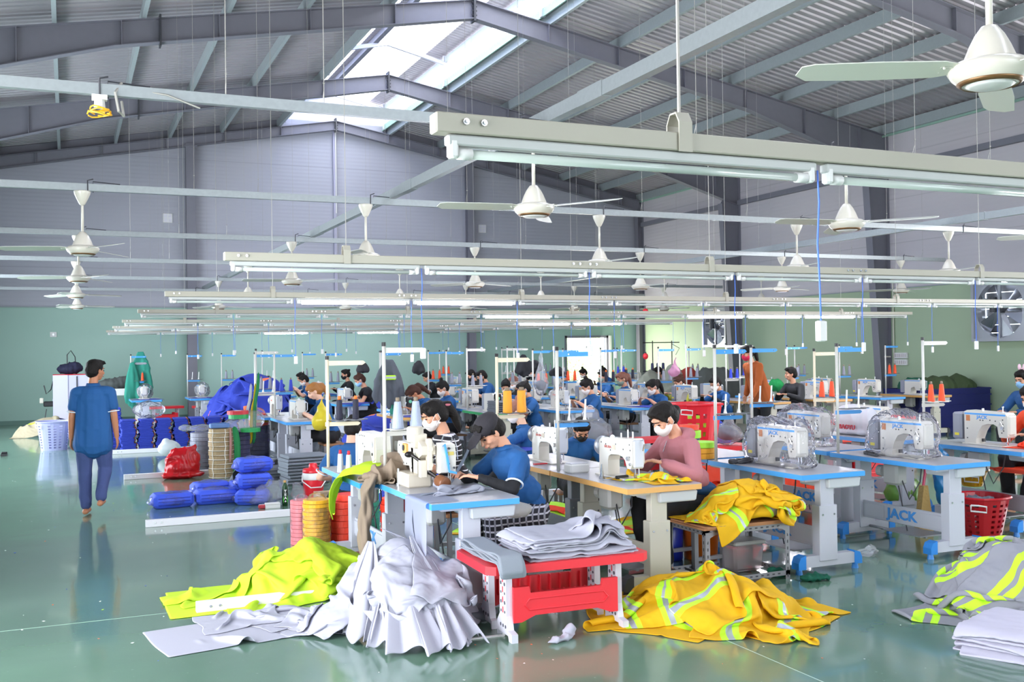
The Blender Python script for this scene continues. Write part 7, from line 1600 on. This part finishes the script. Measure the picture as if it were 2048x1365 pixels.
def jacket(hx, hy, hy2, Y, w_, M, label, seed, band=False, **k):
    t = px(hx, hy, Y=Y); bt = px(hx, hy2, Y=Y); o = hanging(tuple(t), w_, t.z-bt.z, M, label, 'jacket', seed, **k)
    if band: q = MB(); q.box((-.02, -.09, -(t.z-bt.z)*.36), (.20, .05, .07), b=.01); q.build('lime_band', LIME, o); q = MB(); q.box((-.02, -.118, -(t.z-bt.z)*.36), (.20, .01, .03)); q.build('silver_band', SILV, o)
jacket(777, 722, 815, 14.7, .42, GJ, 'charcoal hooded work jacket with lime band hanging on a stand left of the bent worker', 5, True)
jacket(1047, 712, 752, 15.9, .20, mat('black jacket cloth', '#1b1c22', .8), 'black hooded jacket hanging on a stand in the middle of the hall', 6)
jacket(1070, 722, 742, 18.4, .20, MATS['black jacket cloth'], 'small black garment hanging on a stand right of the black jacket', 7)
jacket(1115, 735, 752, 18.4, .22, MATS['black jacket cloth'], 'black and lime vest hanging left of the doorway', 8)
jacket(837, 724, 748, 18.4, .18, mat('dark cap cloth', '#2c2a2e', .8), 'black cap hanging on a thread stand left of centre', 9)
jacket(725, 727, 745, 18.4, .16, MATS['dark cap cloth'], 'black cap hanging on the thread stand near the blue-masked woman', 10)
for hx, Y, nm in ((517, 11.2, 'green'), (502, 11.1, 'white'), (511, 11.0, 'yellow')):
    t = px(hx, 743 if nm == 'green' else 765, Y=14.9); bt = px(hx-8, 868, Y=14.9)
    ribbon('ribbon', [tuple(t), (t.x-.02, t.y-.05, t.z-.3), (t.x-.08, t.y-.06, (t.z+bt.z)/2), (bt.x, bt.y-.06, bt.z), (bt.x-.03, bt.y-.05, bt.z-.15)], .05, {'green': GRB, 'white': cm('white ribbon', '#c9cdd6', .6, .3), 'yellow': cm('yellow ribbon', '#d9c21f', .6, .3)}[nm], f'long {nm} ribbon bunch hanging from a stand left of the nearest compact machine', 'ribbon', (1, .3, 0))
place('white', SD, (px(512, 760, Y=14.95).x, 14.95, HT), 0, 'white thread stand carrying the hanging green, white and yellow ribbons')
# blue cloth on the back tables, grey pile on the green-edged table, bags and benches in the middle
def table_cloth(x, y, M, label, seed, sx=.5, sy=.5):
    g = Ground(x, y, .8); g.box(x-.31, x+.31, y-.6, y+.6, HT); crumple('garment', g, M, label, 'garment', None, cx=x, cy=y-.2, sx=sx, sy=sy, rot=seed, sq=.8, h=.08, seed=500+seed, n=24)
table_cloth(2.75, 23.3, BLUF, 'blue garment on the second table from the left at the end wall', 1); table_cloth(1.6, 23.3, BLUF, 'blue garment on the first table from the left at the end wall', 2)
table_cloth(5.36, 23.2, BLUF, 'blue garment on the table of the black-masked woman', 3, .7); table_cloth(4.95, 18.8, BLUF, 'blue garment on the table of the pale-blue-masked woman', 4, .8)
table_cloth(8.72, 14.5, BLUF, 'royal blue cloth under the hands of the long-ponytail woman', 5); table_cloth(4.78, 14.45, cm('bagged blue cloth', '#5a63c8', .4, .1), 'blue garment in film on the tan-edged table', 6)
table_cloth(7.40, 14.5, GREYD, 'dark grey piece under the hands of the centre woman', 7, .35, .3)
fold_stack((6.18, 14.32, HT), .40, .46, 6, .030, GREYD, 'dark grey folded cloth stacked on the green-edged table', 'cloth', 'dark grey stack on the green-edged table', 9, .0)
blob_thing('teal_towel', tuple(px(792, 822, Y=14.9)), [((0, 0, .0), (.11, .09, .12)), ((.05, 0, -.05), (.08, .06, .06))], TEAL, 'teal towel draped at the machine left of the bent worker', 'towel', vox=.016)
for (hx, hy, Y, lb, M, s) in [(1180, 862, 12.3, 'big clear sack of grey scraps beside the amber cones', CB, 1.1), (835, 875, 15.0, 'clear bag of scraps left of the striped-top woman', CB, .7), (720, 880, 14.0, 'milky bag behind the low-bun woman', CB, .7), (1455, 850, 10.6, 'clear bag behind the tall red basket', CB, .7)]:
    p = px(hx, hy, Y=Y)
    if p.z-.25 > .1 and hx != 1180: on_bench(p.x, Y, 'red bench carrying the '+lb, 0, (.6, .7, (p.z-.255)/.46))
    blob_thing('sack', (p.x, Y, max(.0, p.z-.25)), [((0, 0, .2*s), (.30*s, .24*s, .2*s)), ((.02, 0, .42*s), (.12*s, .1*s, .12*s))], M, lb, 'bag', vox=.025, disp=.05, ds=7, seed=int(hx))
    blob_thing('cloth_scraps', (p.x, Y, max(.02, p.z-.24)), [((0, 0, .18*s), (.24*s, .18*s, .15*s))], GREYD, 'dark scraps inside the '+lb.split(' of')[0].split(' behind')[0]+f', {["sack by the amber cones","left of the striped-top woman","behind the low-bun woman","behind the red basket"][[1180,835,720,1455].index(hx)]}', 'scraps', vox=.03, disp=.06, ds=9, seed=3)
on_bench(7.55, 12.2, 'red bench carrying the clear sack near the amber cones', .0, (.7, .8, 1)); on_bench(8.35, 12.5, 'red bench carrying a dark folded stack, right of the clear sack', 0, (.7, .8, 1))
fold_stack((8.30, 12.4, .47), .50, .42, 6, .034, mat('dark green grey cloth', '#3f4a4a', .85), 'dark folded garment stacked on the red bench behind the pink-sweatshirt woman', 'garment', 'dark stack on the red bench', 11)
fold_stack((5.95, 13.0, 0), .55, .45, 14, .034, GREYD, 'dark grey folded cloth in the stack under the green-edged table front', 'cloth', 'dark grey stack before the green-edged table', 12)
blob_thing('dark_cloth', (6.5, 12.6, .0), [((0, 0, .3), (.4, .3, .32)), ((-.3, 0, .2), (.3, .25, .2))], mat('dark charcoal cloth', '#33373a', .85), 'dark charcoal cloth heap between the green-edged table and the amber cones', 'cloth', vox=.03, disp=.06, ds=6)
blob_thing('blue_cloth', (9.0, 12.9, .0), [((0, 0, .3), (.25, .3, .35))], BLUF, 'royal blue cloth hanging below the long-ponytail woman\'s table', 'cloth', vox=.03, disp=.06, ds=6)
p = px(1340, 880, Y=8.8); g = Ground(p.x, 8.8, .8, p.z-.18)
crumple('rose_garment', g, cm('mauve cloth', '#8d5a62', .85, .05), 'mauve garment heaped behind the pink-sweatshirt woman\'s machine', 'garment', None, cx=p.x-.1, cy=8.8, sx=.8, sy=.6, rot=.4, sq=.6, h=.25, seed=420, n=30)
on_bench(p.x-.1, 8.8, 'red bench carrying the mauve garment', 0, (.6, .8, (p.z-.2)/.46))
# blue garment in the hands of the packer
p = px(1040, 865, Y=9.6); g = Ground(p.x, 9.6, .6, p.z-.18); crumple('blue_garment', g, BLUF, 'blue garment in the hands of the reddish-bun woman', 'garment', None, cx=p.x, cy=9.6, sx=.4, sy=.35, rot=.4, sq=.7, h=.12, seed=421, n=24)
# many-cone overlock stand
p = px(1325, 735, Y=19.2)
o = empty('cone_stand', (p.x, 19.2, HT), 0, 'tall dark overlock thread stand with many cones near the far right corner', 'thread stand')
b = MB()
for x in (-.25, .25): b.cyl((x, 0, 0), (x, 0, 1.12), .012, n=8)
b.cyl((-.5, 0, 1.08), (.45, 0, 1.08), .010, n=8); b.cyl((-.5, 0, .45), (.5, 0, .45), .010, n=8); b.cyl((-.5, -.12, .45), (.5, -.12, .45), .010, n=8); b.tube([(.25, 0, 1.05), (.45, 0, .95), (.35, 0, .8)], .006, 6); b.build('stand_frame', DMET, o)
for k in range(3): MB().lathe([(.035, 0), (.036, .01), (.03, .16), (.015, .17)], c=(-.3+k*.14, -.06, .46), n=12).build('navy_cone', NV, o, smooth=True)
small('red_lantern', [('ball', MB().sph((0, 0, 0), (.06, .06, .07), 14, 8), REDP), ('cap', MB().cyl((0, 0, .06), (0, 0, .09), .02, n=8), BLK)], tuple(px(1291, 713, Y=19.0)), 'small red ball ornament hanging above the dark overlock stand', 'ornament')
small('red_lantern', [('ball', MB().sph((0, 0, 0), (.06, .06, .05), 14, 8), REDP), ('cap', MB().cyl((0, 0, .05), (0, 0, .30), .006, n=8), BLK)], tuple(px(1291, 622, Y=19.0)), 'small red ornament hung up by the lamp troughs', 'ornament')
for hx, hy, Y, M, lb, r in [(1430, 765, 17.6, mat('olive black cloth', '#3c403c', .9), 'big dark olive cloth heap behind the far right machines', (.75, .4, .55)), (1375, 765, 18.4, mat('brick red cloth', '#8f2f22', .85), 'brick red cloth heap left of the olive one', (.35, .3, .5)), (1300, 765, 18.6, mat('grey olive cloth', '#7a7d70', .9), 'grey olive cloth heap under the overlock stand', (.45, .3, .45)), (1345, 760, 18.2, MATS['grey olive cloth'], 'tall grey olive cloth heap right of the overlock stand', (.3, .3, .65))]:
    p = px(hx, hy, Y=Y); blob_thing('cloth_heap', (p.x, Y, 0), [((0, 0, .55), (r[0], r[1], .6)), ((0, 0, .9), (r[0]*.8, r[1]*.8, r[2]*.75))], M, lb, 'cloth', vox=.04, disp=.07, ds=5, seed=int(hx))
# blue crate with olive cloth at far right
p = px(1960, 800, Y=15.3)
o = empty('crate', (16.05, 15.2, 0), 0, 'large dark blue plastic crate at the right wall, heaped with olive cloth', 'crate')
CR = mat('dark blue crate', '#1d2067', .4)
for x, y, w_, d_ in ((0, -.45, 1.9, .03), (0, .45, 1.9, .03), (-.95, 0, .03, .9), (.95, 0, .03, .9)):
    MB().box((x, y, .42), (w_, d_, .84)).build('side', CR, o)
for z in (.1, .3, .5, .7, .82): MB().box((0, -.475, z), (1.92, .02, .03)).build('rib', CR, o)
for k, (dx, r, c) in enumerate([(0, .55, '#4a5a3a'), (-.6, .3, '#1f5f4a'), (.55, .4, '#4a5a3a')]): blob_thing('olive_cloth', (16.05+dx, 15.2, .55), [((0, 0, .25), (r, .35, .28))], mat(f'olive cloth {c}', c, .9), ['olive cloth bundle in the middle of the blue crate', 'dark green cloth at the left of the blue crate', 'olive cloth at the right of the blue crate'][k], 'cloth', vox=.035, disp=.06, ds=6, seed=k)
blob_thing('green_cloth', (px(1552, 780, Y=15.6).x, 15.6, .98), [((0, 0, .0), (.16, .14, .13))], mat('bright green cloth', '#128a45', .85), 'bright green cloth over a machine left of the black-jacketed man', 'cloth', vox=.02)
on_bench(13.2, 13.6, 'red bench by the blue-edged tables at the right', 0, (.8, .8, 1)); on_bench(12.0, 13.3, 'red bench behind the white sack at the right', 0, (.8, .8, 1)); on_bench(8.9, 9.4, 'red bench with orange cloth behind the bare machine', 0, (.9, .8, 1.2))
crumple('orange_fabric', Ground(8.9, 9.4, .8, .57), ORGF, 'orange cloth lying on the red bench behind the bare machine', 'fabric', None, cx=8.85, cy=9.4, sx=.8, sy=.4, rot=.1, sq=.8, h=.06, seed=430, n=26)
small('water_bottle', [('bottle_body', MB().lathe([(.03, 0), (.035, .01), (.035, .15), (.014, .2)], n=14), film('clear bottle', (1, 1, 1), .6, .05, 0)), ('cap', MB().cyl((0, 0, .2), (0, 0, .22), .015, n=10), WHT)], (7.70, 7.98, HT), 'clear water bottle behind the orange cones at the right', 'bottle')
small('slipper', [('sole', MB().prism([(-.05, -.12), (.05, -.12), (.055, .05), (.04, .13), (-.03, .13), (-.05, .04)], 0, .03, 'z'), BLK), ('strap', MB().box((0, .06, .045), (.10, .06, .03), b=.01), BLK)], at(8, 912), 'black slipper on the floor at the far left border', 'slipper')
bpy.data.scenes.remove(TMPS)
# ---------------------------------------------------------------- labels of like things: say which one, by its place in the stack or row
ONES = 'first second third fourth fifth sixth seventh eighth ninth tenth eleventh twelfth thirteenth fourteenth fifteenth sixteenth seventeenth eighteenth nineteenth twentieth'.split()+['twenty-'+w_ for w_ in 'first second third fourth fifth sixth seventh eighth ninth'.split()]
def nth(k, n, a, z): return (a if k == 0 else (z if k == n-1 else ONES[k]+' from the '+{'bottom one': 'bottom', 'leftmost': 'left', 'nearest': 'front'}[a]))
same = {}
for o in C.objects:
    if o.parent is None and o.get('label') and o.get('category'): same.setdefault(o['label'], []).append(o)
for lb, os_ in same.items():
    if len(os_) < 2: continue
    bpy.context.view_layer.update() if 0 else None
    zs = [o.location.z for o in os_]; xs = [o.location.x for o in os_]; ys = [o.location.y for o in os_]
    stack = (max(zs)-min(zs)) > .6*max(max(xs)-min(xs), max(ys)-min(ys)) or 'stack' in lb or 'layer' in lb
    if stack: os_.sort(key=lambda o: o.location.z); w1, w2 = 'bottom one', 'top one'
    elif max(ys)-min(ys) > 1.6*(max(xs)-min(xs)): os_.sort(key=lambda o: o.location.y); w1, w2 = 'nearest', 'farthest'
    else: os_.sort(key=lambda o: o.location.x); w1, w2 = 'leftmost', 'rightmost'
    n = len(os_)
    for k, o in enumerate(os_):
        tail = nth(k, n, w1, w2); ws = lb.split(); room = 16-len(tail.split()); o['label'] = ' '.join(ws[:room]).rstrip(',')+', '+tail
        if k > 0 and 'group' not in o: pass
